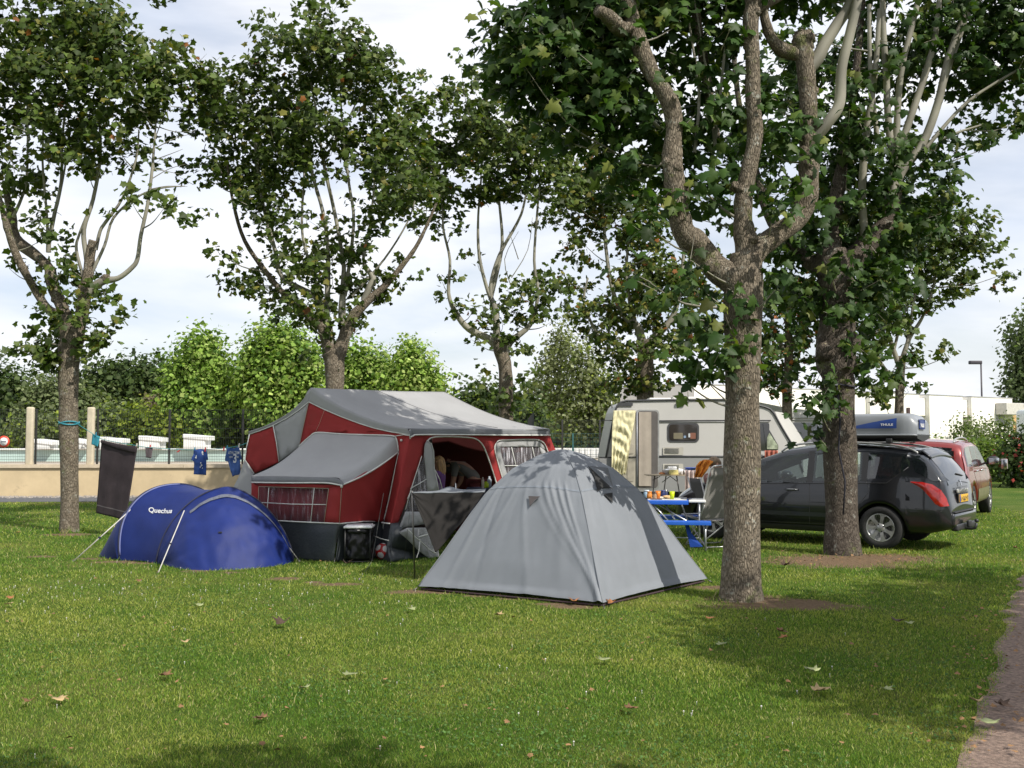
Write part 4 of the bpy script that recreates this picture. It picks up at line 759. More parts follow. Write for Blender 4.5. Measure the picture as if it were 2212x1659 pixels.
# ============================================================ grey dome tent
def dome():
    A, B_ = Vector((-1.0, 11.0, 0)), Vector((.87, 9.88, 0)); R_ = Vector((2.2, 11.6, 0)); K = A+R_-B_; C = (A+R_)/2+Vector((-.06, .0, 0))
    C = (A+B_+R_+K)/4+Vector((-.05, 0, 0))
    root = thing('dome_tent', 'pale grey dome tent with black triangular vents in the middle of the lawn', 'tent', (C.x, C.y, 0))
    prof = lambda r: interp(r, [0, .08, .16, .35, .53, .66, .83, 1], [1.505, 1.48, 1.44, 1.29, 1.04, .775, .40, .045])
    def pole(c, r): p = C+(c-C)*r; p.z = prof(r); return p
    def side(a, b, off=0, seed=0, folds=0):
        n = ((b-a).cross(Vector((0, 0, 1)))).normalized()
        if n.dot((a+b)/2-C) < 0: n = -n
        nn = (n*.7+Vector((0, 0, .7))).normalized()
        def f(u, v):
            r = 1-v; r = max(r, .001)
            p = pole(a, r).lerp(pole(b, r), u)
            mid = 4*u*(1-u)
            p += nn*(.05*mid*math.sin(PI*min(1, r))-.02*mid*sstep(.85, 1, r)+off)
            if r > .97: p.z += .03*mid
            w = .008*noise.noise(Vector((u*7+seed, r*5, seed)))+.0035*noise.noise(Vector((u*19+seed+r*3, r*7, 3)))
            if folds:   # long drag folds running from the seam down to the near peg
                for (u0, u1, wd, hgt) in ((.60, .985, .016, .020), (.68, .975, .014, .022), (.76, .99, .012, .022), (.84, .985, .010, .018), (.5, .97, .02, .010)):
                    t = sstep(.40, 1.0, r); uc = u0+(u1-u0)*t; w += hgt*math.exp(-((u-uc)/(wd*(1.6-t)))**2)*sstep(.42, .55, r)*(1-.4*t)
                for (u0, u1, wd, hgt) in ((.10, .14, .018, .016), (.16, .30, .018, -.010), (.33, .22, .022, .010), (.42, .60, .02, .009)):
                    t = sstep(.40, 1.0, r); uc = u0+(u1-u0)*t; w += hgt*math.exp(-((u-uc)/wd)**2)*sstep(.42, .6, r)*(1-.5*t)
            return p+nn*w
        return f
    dm = mat('dome_fabric', (.190, .205, .228), .62, .05, 3.0, .25, 260, transl=.10)
    dk = mat('dome_dark', (.115, .12, .13), .65, .06, 3, .25, 260); blk = mat('mesh_black', (.02, .02, .02), .9)
    sides = [(A, B_, 1, 'fly_panel'), (B_, R_, 0, 'fly_panel'), (R_, K, 0, 'fly_panel'), (K, A, 0, 'fly_panel')]
    fs = []
    for i, (a, b, fo, nm) in enumerate(sides):
        f = side(a, b, 0, i*3.3, fo); fs.append(f); m = MB(); m.grid(f, 110 if i < 2 else 24, 60 if i < 2 else 24); m.build(nm, dm, root)
    # seams over the pole arches, horizontal seam
    for c in (A, B_, R_, K):
        m = MB(); m.tube([pole(c, 1-i/30*.98)+(c-C).normalized()*.002+Vector((0, 0, .001)) for i in range(31)], .006, 6); m.build('pole_sleeve', dm, root)
    for i in (0, 1):
        f = side(sides[i][0], sides[i][1], .004, i*3.3, sides[i][2]); m = MB(); v = 1-.505
        m.grid(lambda u, w: f(.01+.98*u, v-.006+w*.012), 90, 1); m.build('seam', mat('seam_grey', (.17, .19, .22), .8), root)
    f = side(B_, R_, .006, 3.3, 0)
    def lid(px, py):    # point on the right-hand panel under a pixel (search)
        best = None
        for i in range(61):
            for j in range(61):
                p = f(i/60, j/60); d = p-CAM; r = ray(px, py).normalized(); e = (d-r*d.dot(r)).length
                if best is None or e < best[0]: best = (e, p)
        return best[1]
    nn = Vector((.55, -.45, .7)).normalized()
    # hooded vent, low triangular vents
    a, b, c, d = lid(1270, 1008), lid(1322, 1061), lid(1291, 1066), lid(1300, 1050)
    m = MB(); m.poly([a+nn*.012, lid(1283, 1030)+nn*.012, c+nn*.012, lid(1296, 1054)+nn*.012, lid(1312, 1054)+nn*.012, b+nn*.012], .004, nn); m.build('vent_mesh', blk, root)
    m = MB(); h = (b+c)/2
    m.add([a+nn*.015, lid(1302, 1024)+nn*.10, b+nn*.03, lid(1297, 1030)+nn*.08], [(0, 3, 1), (1, 3, 2)]); m.build('vent_hood', dk, root)
    m = MB(); m.poly([lid(1304, 1069)+nn*.012, lid(1321, 1069)+nn*.012, lid(1321, 1091)+nn*.012], .004, nn); m.build('lower_vent', blk, root)
    n2 = Vector((-.4, -.6, .7)).normalized(); f0 = side(A, B_, .01, 0, 1)
    def lid2(px, py):
        best = None
        for i in range(81):
            for j in range(61):
                p = f0(i/80, j/60); d = p-CAM; r = ray(px, py).normalized(); e = (d-r*d.dot(r)).length
                if best is None or e < best[0]: best = (e, p)
        return best[1]
    m = MB(); m.poly([lid2(1144, 1072)+n2*.012, lid2(1168, 1072)+n2*.012, lid2(1158, 1085)+n2*.012, lid2(1146, 1098)+n2*.012], .004, n2); m.build('lower_vent', mat('vent_brown', (.07, .06, .06), .8), root)
    m = MB(); m.tube([lid2(1144, 1072)+n2*.014, lid2(1168, 1072)+n2*.014, lid2(1158, 1085)+n2*.014, lid2(1146, 1098)+n2*.014], .003, 4)
    m.build('vent_edge', dm, root)
    # dark groundsheet edge, pegs, guy
    m = MB()
    for a, b in ((A, B_), (B_, R_), (R_, K), (K, A)):
        m.tube([a.lerp(b, i/12)*1.0+Vector((0, 0, .018))+(C-a.lerp(b, i/12))*.02 for i in range(13)], .011, 5)
    m.build('groundsheet_edge', mat('sheet_maroon', (.035, .018, .022), .8), root)
    for c in (A, B_, R_):
        o = (c-C).normalized(); m = MB(); m.tube([c+o*.01+Vector((0, 0, .03)), c+o*.05+Vector((0, 0, .012)), c+o*.07+Vector((0, 0, -.02))], .006, 6); m.build('peg', mat('steel_dark', (.12, .11, .1), .4, metal=.6), root)
    # raised porch: pale canopy, dark door flap, pole
    pt = P(890, 1064, 11.7); q1 = P(1047, 1062, 11.75); top2 = P(975, 1050, 12.5); dr = P(1052, 1045, 12.5)
    m = MB(); m.grid(lambda u, v: (pt.lerp(q1, u)).lerp((P(905, 1062, 12.3)).lerp(P(1050, 1056, 12.5), u), v)+Vector((0, 0, .045*math.exp(-((u-.45)/.12)**2)*v-.035*math.sin(PI*u)*math.sin(PI*v)-.02*math.sin(PI*u)*(1-v)*0)), 24, 10); m.build('porch_canopy', dm, root, solid=.002)
    tip = P(941, 1195, 11.6)
    def flap(u, v):
        e = pt.lerp(q1, u); b_ = interp(u, [0, .32, 1], [0, 1, 1]); low = pt.lerp(tip, min(1, u/.33)) if u < .33 else tip.lerp(P(1010, 1115, 11.7), (u-.33)/.67)
        p = e.lerp(low, v); p += Vector((-.4, -.6, 0))*(.03*math.sin(u*17+v*3)*v*(1-v)+.02*noise.noise(Vector((u*6, v*5, 0)))*sstep(0, .3, v)); return p
    m = MB(); m.grid(flap, 40, 24); m.build('porch_flap', mat('flap_dark', (.026, .024, .023), .8, .12, 5, .3, 200, spec=.15), root, solid=.002)
    m = MB(); m.tube([pt.lerp(q1, i/20)+Vector((0, 0, -.004+.003*math.sin(i))) for i in range(21)], .009, 6); m.build('canopy_hem', dm, root)
    g = G(896, 1252); m = MB(); m.tube([g, pt+Vector((0, 0, .02))], .0095, 8); m.build('porch_pole', mat('pole_grey', (.16, .15, .14), .35, metal=.7), root)
    m = MB(); m.tube([P(985, 1057, 12.1), P(984, 1043, 12.1)], [.010, .003], 6); m.build('pole_tip', mat('white_plastic', (.7, .7, .7), .4), root)
    m = MB(); gg = G(870, 1235); m.tube([pt, gg], .0022, 4); m.build('guy_line', mat('guy_dark', (.10, .10, .09), .8), root)
dome()
# ============================================================ blue pop-up tent
def blue():
    H1a, H1b = Vector((-5.22, 13.75, 0)), Vector((-3.72, 14.55, 0)); H2a, H2b = Vector((-4.60, 13.38, 0)), Vector((-2.93, 13.6, 0))
    root = thing('pop_up_tent', 'blue pop-up tent with a grey zip arch left of the trailer tent', 'tent', (-4.2, 13.7, 0))
    def hoop(a, b, h, t, lean, k_=(.88, 1.1)):
        th = PI*t; c = math.cos(th); sn = math.sin(th); m_ = (a+b)/2; hv = (b-a)/2
        ex = k_[0] if c > 0 else k_[1]; x = -math.copysign(abs(c)**ex, c); z = sn**ex if sn > 0 else 0
        return m_+hv*x*1.04+Vector((lean.x*z, lean.y*z, h*z))
    l1, l2 = Vector((-.16, .05, 0)), Vector((.02, .02, 0))
    h1 = lambda t: hoop(H1a, H1b, 1.0, t, l1); h2 = lambda t: hoop(H2a, H2b, .985, t, l2, (1.10, 1.26))
    bl = mat('blue_nylon', (.006, .017, .115), .5, .10, 3, .3, 90, spec=.3, transl=.10, col2=(.009, .024, .155))
    dkb = mat('hoop_edge', (.02, .022, .05), .6, .1); gz = mat('zip_grey', (.10, .11, .15), .6, .25, 40, .4, 90); gl = mat('guy_white', (.50, .48, .45), .7)
    def barrel(t, s, off=0.0):
        a, b = h1(t), h2(t); p = a.lerp(b, s); ctr = ((H1a+H1b)/2).lerp((H2a+H2b)/2, s); ctr.z = .25
        k = math.sin(PI*s); n = (p-ctr).normalized()
        p = p-n*(.055*k)+n*off
        wv = .006*noise.noise(Vector((t*5, s*3, 1)))+.007*math.sin(t*46+4*noise.noise(Vector((t*3, s*3, 5))))*math.exp(-((t-.16)/.13)**2)*k
        return p+n*wv
    m = MB(); m.grid(lambda u, v: barrel(u, v), 90, 30); m.build('tent_shell', bl, root)
    # front panel from the second hoop down to the ground in a shallow curve
    base = smooth_path([G(345, 1219), G(392, 1229), G(459, 1232), G(540, 1229), G(600, 1222), G(633, 1215)], 8)
    def bc(t): x = t*(len(base)-1); i = min(int(x), len(base)-2); return base[i].lerp(base[i+1], x-i)
    def front(t, v, off=0.0):
        a = h2(t); b = bc(t); p = a.lerp(b, v); n = Vector((.05, -.85, .5)).normalized()
        bulge = .10*math.sin(PI*v)*math.sin(PI*t)
        w_ = .022*noise.noise(Vector((t*5+v*3, v*4, 7)))+.010*noise.noise(Vector((t*20, v*9, 7)))
        return p+n*(bulge+w_+off)
    m = MB(); m.grid(lambda u, v: front(u, v), 80, 40); m.build('door_panel', bl, root)
    rear = smooth_path([H1a, G(222, 1204), Vector((-5.7, 14.4, 0)), Vector((-5.0, 15.1, 0)), H1b], 8)
    def rc(t): x = t*(len(rear)-1); i = min(int(x), len(rear)-2); return rear[i].lerp(rear[i+1], x-i)
    m = MB(); m.grid(lambda u, v: h1(u).lerp(rc(u), v)+Vector((-.05, 0, .03))*math.sin(PI*v), 50, 16); m.build('rear_panel', bl, root)
    for hf, nm, off in ((h1, 'hoop', 0), (h2, 'hoop', 0)):
        m = MB(); m.tube([hf(i/60)+Vector((0, 0, .004)) for i in range(61)], .011, 6); m.build(nm, dkb, root)
    m = MB(); m.tube([barrel(.5*i/30, .03, .006) for i in range(1, 31)], .010, 5); m.build('edge_tape', mat('tape_lilac', (.14, .16, .33), .6), root)
    # grey zip arch
    def zipp(x):
        t = .30+.685*x; v = interp(x, [0, .15, .35, .6, .8, 1], [.17, .135, .125, .15, .19, .30]); return t, v
    m = MB(); m.grid(lambda u, v: front(zipp(u)[0], zipp(u)[1]+(v-.5)*(.046-.014*u)+.006*noise.noise(Vector((u*20, v, 0))), .012+.008*math.sin(PI*v)), 70, 4); m.build('zip_flap', gz, root)
    m = MB(); p = front(.455, .60, .012); m.box(p, (.045, .01, .02), bev=.003); m.build('badge', mat('badge_black', (.02, .02, .03), .6), root)
    # lettering wrapped on the shell
    def wrap(x, y):
        a = (.335, .33); s_ = .12+.80*x; t_ = .262+.072*x*.5+y*.20*.55*1.3
        return barrel(t_, s_, .004)
    # find the parameters that put the word where the photo has it
    def solve(px, py):
        best = (9, 0, 0)
        for i in range(10, 60):
            for j in range(0, 41):
                p = barrel(i/100, j/40); d = p-CAM; r_ = ray(px, py).normalized(); e = (d-r_*d.dot(r_)).length
                if e < best[0]: best = (e, i/100, j/40)
        return best[1:]
    p0, p1, pu = solve(323, 1105), solve(372, 1108), solve(323, 1087)
    asp = 49/18.0
    def wrap(x, y):
        y = y*asp; t_ = p0[0]+(p1[0]-p0[0])*x+(pu[0]-p0[0])*y; s_ = p0[1]+(p1[1]-p0[1])*x+(pu[1]-p0[1])*y; return barrel(t_, s_, .009)
    text_on('Quechua', wrap).build('lettering', mat('print_white', (.62, .62, .65), .6), root)
    for a, b in (((285, 1099), (157, 1214)), ((398, 1103), (341, 1239)), ((582, 1126), (648, 1214))):
        g = G(*b); tp = P(a[0], a[1], {285: 13.85, 398: 13.3, 582: 13.55}[a[0]])
        m = MB(); m.tube([tp, g], .0075, 5); m.build('guy_line', gl, root)
        m = MB(); c = tp.lerp(g, .55); m.box(c, (.03, .02, .03)); m.build('tensioner', dkb, root)
        m = MB(); m.tube([g+Vector((0, 0, .03)), g+Vector((0, 0, -.03))], .006, 5); m.build('peg', mat('steel_dark', (.12, .11, .1)), root)
blue()
# ============================================================ red and grey trailer tent
def trailer():
    C = Vector((-1.393, 14.0, 0)); a = Vector((.53, .846, 0)).normalized(); b = Vector((-a.y, a.x, 0)); Z = Vector((0, 0, 1))
    root = thing('trailer_tent', 'large red and grey trailer tent with kitchen annex and open front', 'tent', C)
    W = lambda p, q, z: C+a*p+b*q+Z*z
    red = mat('red_canvas', (.27, .028, .028), .8, .09, 2.2, .3, 220, spec=.25, dirt=((.22, .035, .03), 1.4, .6)); gr = mat('grey_canvas', (.285, .285, .288), .8, .06, 1.6, .3, 260)
    gr2 = mat('grey_canvas_side', (.31, .31, .312), .8, .06, 2, .3, 260); val = mat('grey_valance', (.16, .165, .175), .75, .08, 4, .3, 200)
    mud = mat('mud_wall', (.042, .048, .055), .5, .15, 2.2, .4, 30, dirt=((.07, .075, .08), 1.8, .6)); pip = mat('piping', (.60, .60, .57), .6)
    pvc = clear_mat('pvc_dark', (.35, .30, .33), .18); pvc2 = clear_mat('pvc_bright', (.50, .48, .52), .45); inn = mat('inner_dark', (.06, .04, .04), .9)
    gp = lambda x, y, o=0.0: onplane(x, y, W(-o, 0, 0), a)            # on the gable plane, o m in front
    ap = lambda x, y, o=0.0: onplane(x, y, W(-.95-o, 0, 0), a)        # on the annex front plane
    fp_ = lambda x, y, o=0.0: onplane(x, y, W(0, -o, 0), b)           # on the awning front plane
    def sheet(nm, mt, pts, nrm, th=.012, sub=True):
        """cloth panel: triangulated, subdivided and very slightly uneven"""
        bm = bmesh.new(); vs = [bm.verts.new(p) for p in pts]
        for t in tessellate_polygon([[Vector(p) for p in pts]]):
            try: bm.faces.new([vs[i] for i in t])
            except ValueError: pass
        for _ in range(3):
            ed = [e for e in bm.edges if e.calc_length() > .16]
            if ed: bmesh.ops.subdivide_edges(bm, edges=ed, cuts=1); bmesh.ops.triangulate(bm, faces=[f for f in bm.faces if len(f.verts) > 3])
        bmesh.ops.recalc_face_normals(bm, faces=bm.faces[:]); n = Vector(nrm).normalized()
        for v in bm.verts:
            if not v.is_boundary: v.co += n*(.018*noise.noise(v.co*2.3)+.006*noise.noise(v.co*9))
        bm.verts.index_update(); m = MB(); m.add([v.co.copy() for v in bm.verts], [[v.index for v in f.verts] for f in bm.faces], True); bm.free()
        return m.build(nm, mt, root, solid=th)
    def piping(pts, r=.009, nm='piping', mt=pip):
        m = MB(); m.tube(pts, r, 6); return m.build(nm, mt, root)
    na, nb = -a, -b
    # --- gable panels (traced in the gable plane)
    curve = [(539, 938), (560, 931), (590, 919), (620, 903), (645, 886), (667, 868)]
    curveR = [(667, 868), (700, 884), (735, 899), (775, 914), (810, 925), (846, 933), (886, 939)]
    sheet('red_panel', red, [gp(*p) for p in [(539, 938), (560, 931), (590, 919), (597, 955), (603, 998), (549, 1023), (529, 993)]], na)
    sheet('grey_panel', gr2, [gp(*p) for p in [(590, 919), (620, 903), (645, 886), (667, 868), (656, 918), (646, 966), (603, 998), (597, 955)]], na)
    sheet('red_panel', red, [gp(*p) for p in curveR+[(884, 950), (862, 975), (856, 953), (846, 943), (780, 942), (720, 938), (700, 936), (686, 936), (676, 943), (646, 966), (656, 918)]], na)
    lowc = W(-.42, 0, .5)
    sheet('red_panel', red, [gp(886, 939), gp(858, 960), gp(860, 978), gp(845, 1050), gp(829, 1126), lowc+Vector((0, 0, -.02)), W(-.2, 0, 1.1)], na)
    sheet('rear_skirt', gr2, [gp(529, 993), gp(549, 1023), gp(545, 1060), W(0, 2.1, .9), W(0, 2.1, .05), W(-.1, 3.45, .05), gp(500, 1062), gp(516, 1030)], na)
    piping([gp(*p, .015) for p in curve]); piping([gp(*p, .015) for p in curveR])
    piping([gp(*p, .02) for p in [(590, 919), (597, 955), (603, 998)]], .008); piping([gp(*p, .02) for p in [(539, 938), (533, 965), (529, 993), (549, 1023)]], .008)
    piping([gp(*p, .014) for p in [(667, 868), (656, 918), (646, 966)]], .004, 'seam', mat('seam_buff', (.36, .30, .22), .8))
    piping([gp(*p, .018) for p in [(701, 885), (690, 915), (678, 941)]], .002, 'seam', MATS['seam_buff'])
    # --- roof
    top0 = [(536, 933), (574, 920), (617, 897), (644, 875), (657, 861), (664, 847), (672, 838)]
    rf0 = [gp(*p, .03) for p in top0]; fr0 = [gp(*p, .03) for p in [(672, 838), (700, 858), (740, 881), (775, 897), (810, 910), (846, 921), (880, 926)]]
    R2 = P(960, 847, 17.9); E2 = P(1187, 927, 17.05); E1 = gp(885, 926, .03)
    far = [R2.lerp(E2, t)+Vector((0, 0, -.10*math.sin(PI*t))) for t in [i/6 for i in range(7)]]
    def loft(A_, B_, nm, mt, nu=36, sagz=.05, seed=0):
        A2, B2 = smooth_path(A_, 5), smooth_path(B_, 5); n = min(len(A2), len(B2))-1
        def f(u, v):
            x = v*n; i = min(int(x), n-1); pa = A2[i].lerp(A2[i+1], x-i); pb = B2[i].lerp(B2[i+1], x-i)
            p = pa.lerp(pb, u); p.z -= sagz*math.sin(PI*u)*(.3+.7*math.sin(PI*v)); p.z += .012*noise.noise(p*1.5+Vector((seed, 0, 0)))*math.sin(PI*u); return p
        m = MB(); m.grid(f, nu, n); return m.build(nm, mt, root, solid=.012)
    loft(fr0, far, 'roof_front', gr)
    E3 = W(3.5, 3.13, 1.68); farr = [E3.lerp(R2, t)+Vector((0, 0, -.10*math.sin(PI*t))) for t in [i/6 for i in range(7)]]
    loft(rf0, farr, 'roof_rear', gr, seed=4)
    # grey roof edge band between roof and gable piping
    bandL = [gp(*p, .03) for p in top0]; bl_ = [gp(*p, .012) for p in [(539, 939), (560, 932), (590, 920), (620, 904), (640, 890), (655, 878), (667, 869)]]
    loft(bandL, bl_, 'roof_edge', gr, nu=4, sagz=0); bandR = [gp(*p, .03) for p in [(672, 838), (700, 858), (740, 881), (775, 897), (810, 910), (846, 921), (880, 926)]]
    loft(bandR, [gp(*p, .012) for p in [(667, 869), (700, 885), (735, 900), (775, 915), (810, 926), (846, 934), (886, 940)]], 'roof_edge', gr, nu=4, sagz=0)
    # roof seam
    s0, s1 = P(811, 843, 16.2), fp_(1075, 926, .05)
    A2 = [s0.lerp(s1, t)+Vector((0, 0, .012-.085*math.sin(PI*t))) for t in [i/14 for i in range(15)]]; piping(A2, .003, 'roof_seam', mat('seam_dark', (.08, .08, .085), .8))
    # front valance
    vt = [(884, 932), (890, 927), (900, 926), (1000, 926), (1100, 927), (1188, 928)]; vb = [(886, 944), (892, 941), (905, 939), (1000, 939), (1100, 940), (1188, 940)]
    m = MB(); A2, B2 = smooth_path([fp_(*p, .06) for p in vt], 6), smooth_path([fp_(*p, .07) for p in vb], 6); n = len(A2)-1
    m.grid(lambda u, v: A2[round(u*n)].lerp(B2[round(u*n)], v)+nb*.012*math.sin(u*30)*v, n, 3); m.build('valance', val, root, solid=.01); piping([p+nb*.012 for p in B2], .011)
    # --- awning front wall (plane q = 0) around door and window
    door = [(915, 984), (917, 962), (922, 952), (933, 945), (960, 943), (1010, 945), (1028, 949), (1040, 960), (1048, 976), (1056, 998), (1064, 1022), (1074, 1055), (1080, 1075)]
    win = [(1097, 1075), (1084, 1035), (1070, 985), (1067, 968), (1070, 958), (1078, 951), (1100, 950), (1150, 949), (1168, 953), (1178, 965), (1190, 1000)]
    leanb = lambda p: p
    sheet('red_front', red, [fp_(*p) for p in [(886, 939), (933, 940), (933, 945), (922, 952), (917, 962), (915, 984)]]+[fp_(905, 1003), fp_(880, 1075), fp_(858, 1134), W(-.42, 0, .48), W(-.2, 0, 1.1)], nb)
    sheet('red_front', red, [fp_(*p) for p in [(933, 940), (1187, 940), (1187, 944), (1168, 953), (1150, 949), (1100, 950), (1078, 951), (1070, 958), (1067, 968), (1056, 985), (1048, 976), (1040, 960), (1028, 949), (1010, 945), (960, 943), (933, 945)]], nb)
    sheet('red_front', red, [fp_(*p) for p in [(1067, 968), (1070, 985), (1084, 1035), (1097, 1075), (1110, 1110), (1090, 1110), (1080, 1075), (1074, 1055), (1064, 1022), (1056, 998), (1050, 980)]], nb)
    sheet('red_front', red, [fp_(*p) for p in [(1187, 940), (1192, 955), (1203, 980), (1215, 1010), (1200, 1010), (1190, 1000), (1178, 965), (1168, 953)]], nb)
    piping([p+nb*.014 for p in smooth_path([fp_(*p) for p in door], 3)], .011); piping([p+nb*.014 for p in smooth_path([fp_(*p) for p in win], 3)], .010)
    # mud wall under door threshold and under the window
    sheet('mud_wall', mud, [fp_(880, 1150), fp_(1100, 1080), fp_(1240, 1060), W(3.9, -.05, 0.02), W(.2, -.05, .02)], nb) if False else None
    # window unit: grey frame, clear pane, white bars
    win2 = win
    outer = [fp_(*p, -.01) for p in win]+[fp_(1190, 1075, -.01)]
    sheet('window_frame', gr2, [fp_(*p, -.01) for p in [(1068, 962), (1078, 951), (1100, 950), (1150, 949), (1170, 954), (1180, 968), (1176, 972), (1165, 965), (1080, 965), (1083, 985), (1100, 1040), (1112, 1075), (1097, 1075), (1084, 1035), (1070, 985)]], nb)
    sheet('window_frame', gr2, [fp_(*p, -.01) for p in [(1165, 965), (1176, 972), (1190, 1000), (1200, 1030), (1186, 1030), (1172, 990)]], nb)
    sheet('clear_window', pvc2, [fp_(*p, -.02) for p in [(1080, 965), (1165, 965), (1172, 990), (1190, 1040), (1190, 1075), (1112, 1075), (1100, 1040), (1083, 985)]], nb, th=0)
    piping([fp_(1105, 966), fp_(1113, 1000), fp_(1120, 1025)], .007, 'window_bar'); piping([fp_(1090, 1006), fp_(1135, 1006), fp_(1180, 1004)], .007, 'window_bar'); piping([fp_(1150, 966), fp_(1157, 1000)], .007, 'window_bar')
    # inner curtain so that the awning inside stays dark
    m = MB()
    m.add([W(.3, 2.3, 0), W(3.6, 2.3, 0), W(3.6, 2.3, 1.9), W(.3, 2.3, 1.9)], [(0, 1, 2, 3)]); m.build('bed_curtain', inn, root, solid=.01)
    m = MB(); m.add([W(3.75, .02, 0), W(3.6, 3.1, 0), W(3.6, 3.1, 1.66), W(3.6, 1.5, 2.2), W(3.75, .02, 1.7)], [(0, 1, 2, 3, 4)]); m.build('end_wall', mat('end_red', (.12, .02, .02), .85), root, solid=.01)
    m = MB(); m.add([W(0, 3.15, 0), W(3.6, 3.1, 0), W(3.6, 3.1, 1.7), W(0, 3.13, 1.7)], [(0, 1, 2, 3)]); m.build('rear_wall', gr2, root, solid=.01)
    # rolled-back door: grey strip, clear gore, fold and loose flap
    strip = [(922, 951), (932, 958), (937, 975), (938, 1010), (945, 1045), (948, 1061), (923, 1061), (920, 1020), (916, 985), (917, 965)]
    m = MB()
    sheet('door_curtain', gr2, [fp_(*p, .04) for p in strip], nb); piping([fp_(*p, .055) for p in strip[:6]], .004)
    sheet('door_gore', pvc2, [fp_(*p, .03) for p in [(916, 984), (920, 1020), (923, 1061), (925, 1100), (905, 1120), (872, 1112), (881, 1078), (890, 1052), (902, 1018)]], nb, th=0)
    sheet('door_gore', pvc2, [fp_(*p, .03) for p in [(939, 1010), (947, 1040), (958, 1060), (948, 1061)]], nb, th=0)
    for pts in ([(911, 985), (903, 1010), (890, 1050), (876, 1100)], [(887, 1055), (905, 1045), (921, 1035)], [(880, 1078), (888, 1060)], [(940, 1015), (950, 1036), (956, 1058)]): piping([fp_(*p, .045) for p in pts], .006, 'flap_tape')
    sheet('fold_flap', gr2, [fp_(*p, .06) for p in [(876, 1105), (925, 1106), (925, 1130), (905, 1134), (870, 1140), (860, 1146)]], nb)
    fold = [(862, 1150), (880, 1140), (925, 1140), (945, 1180), (950, 1210), (935, 1212), (905, 1190), (880, 1165)]
    sheet('loose_flap', gr2, [onplane(x, y, W(0, -.25, 0), b) for x, y in fold], nb)
    sheet('loose_clear', pvc2, [onplane(x, y, W(0, -.29, 0), b) for x, y in [(888, 1143), (922, 1142), (940, 1180), (944, 1200), (915, 1172)]], nb, th=0)
    for pts in ([(880, 1142), (897, 1160), (938, 1195)], [(905, 1160), (930, 1152)], [(907, 1165), (905, 1190), (900, 1205)], [(924, 1185), (942, 1195)]): piping([onplane(x, y, W(0, -.32, 0), b) for x, y in pts], .007, 'flap_tape')
    g0 = [onplane(x, y, W(0, -.12, 0), b) for x, y in [(858, 1134), (866, 1150), (885, 1170), (915, 1195), (935, 1212)]]
    sheet('mud_wall', mud, [lowc, W(-.15, -.02, .5)]+g0[1:]+[Vector((g0[-1].x, g0[-1].y, .01)), W(-.55, -.1, .01), W(-.50, .0, .2)], nb)
    # --- kitchen annex
    curveA = [gp(*p, .01) for p in [(646, 966), (668, 946), (686, 936), (735, 939), (790, 941), (846, 943), (857, 951), (861, 977)]]
    curveB = [ap(*p) for p in [(543, 1029), (560, 1029), (590, 1029), (625, 1030), (665, 1031), (705, 1032), (731, 1033), (741, 1047)]]
    A2, B2 = smooth_path(curveA, 6), smooth_path(curveB, 6); n = len(A2)-1
    def hood(u, v):
        i = round(v*n); p = A2[i].lerp(B2[i], u); p.z -= .05*math.sin(PI*u)
        fold = .014*math.sin(v*150)*sstep(.80, .9, v)*sstep(.35, 1, u); return p+Z*(fold+.008*noise.noise(p*2))
    m = MB(); m.grid(hood, 34, n); m.build('annex_hood', gr2, root, solid=.01)
    piping([p+Z*.012+na*.005 for p in A2], .010); piping([gp(860, 977, .02).lerp(ap(741, 1047, .02), t)+Z*(-.0-.04*math.sin(PI*t)) for t in [i/10 for i in range(11)]]+[], .010)
    vt = [ap(543, 1029, .02), ap(620, 1030, .02), ap(700, 1032, .02), ap(728, 1033, .02), ap(742, 1044, .02)]; vb = [ap(544, 1042, .03), ap(620, 1043, .03), ap(700, 1043, .03), ap(726, 1046, .03), ap(741, 1049, .03)]
    A3, B3 = smooth_path(vt, 6), smooth_path(vb, 6); n3 = len(A3)-1
    m = MB(); m.grid(lambda u, v: A3[round(u*n3)].lerp(B3[round(u*n3)], v), n3, 2); m.build('annex_valance', val, root, solid=.01); piping([p+na*.01 for p in B3], .010)
    # annex front: red surround with a real window opening
    Wn = [(559, 1052), (709, 1055), (699, 1129), (556, 1123)]
    F4 = [(544, 1042), (739, 1048), (733, 1131), (542, 1122)]
    quad = lambda q: [ap(*p) for p in q]
    sheet('annex_front', red, quad([F4[0], F4[1], (712, 1054), (559, 1050)]), na); sheet('annex_front', red, quad([F4[1], F4[2], (701, 1130), (712, 1054)]), na); sheet('annex_front', red, quad([F4[0], (559, 1050), (555, 1124), F4[3]]), na)
    sheet('annex_window', pvc, [ap(x, y, -.015) for x, y in Wn], na, th=0)
    m = MB(); m.grid(lambda u, v: onplane(556+158*u, 1050+80*v, W(-.80, 0, 0), a)+a*(.03*math.sin(u*34)), 60, 2); m.build('window_curtain', mat('curtain_red', (.17, .022, .03), .85, .1, 3), root, solid=.004)
    for pts in ([(581, 1053), (578, 1090), (575, 1124)], [(679, 1054), (675, 1090), (671, 1129)], [(556, 1085), (630, 1089), (704, 1090)]): piping([ap(*p, .01) for p in pts], .006, 'window_bar')
    for pts in ([(559, 1051), (710, 1055)], [(710, 1055), (700, 1129)], [(559, 1051), (556, 1123)]): piping([ap(*p, .008) for p in pts], .004, 'seam', MATS['seam_buff'])
    piping([ap(542, 1122, .014), ap(640, 1127, .014), ap(733, 1131, .014)])
    # annex side
    sd = [ap(740, 1048), gp(860, 978), gp(829, 1126), ap(733, 1131)]
    def sidef(u, v):
        p = sd[0].lerp(sd[1], u).lerp(sd[3].lerp(sd[2], u), v); k = .05*math.exp(-(((u-.15-.75*v))/.10)**2)*v; return p+(b*-1)*(k+.02*noise.noise(p*3))
    m = MB(); m.grid(sidef, 30, 24); m.build('annex_side', red, root, solid=.01)
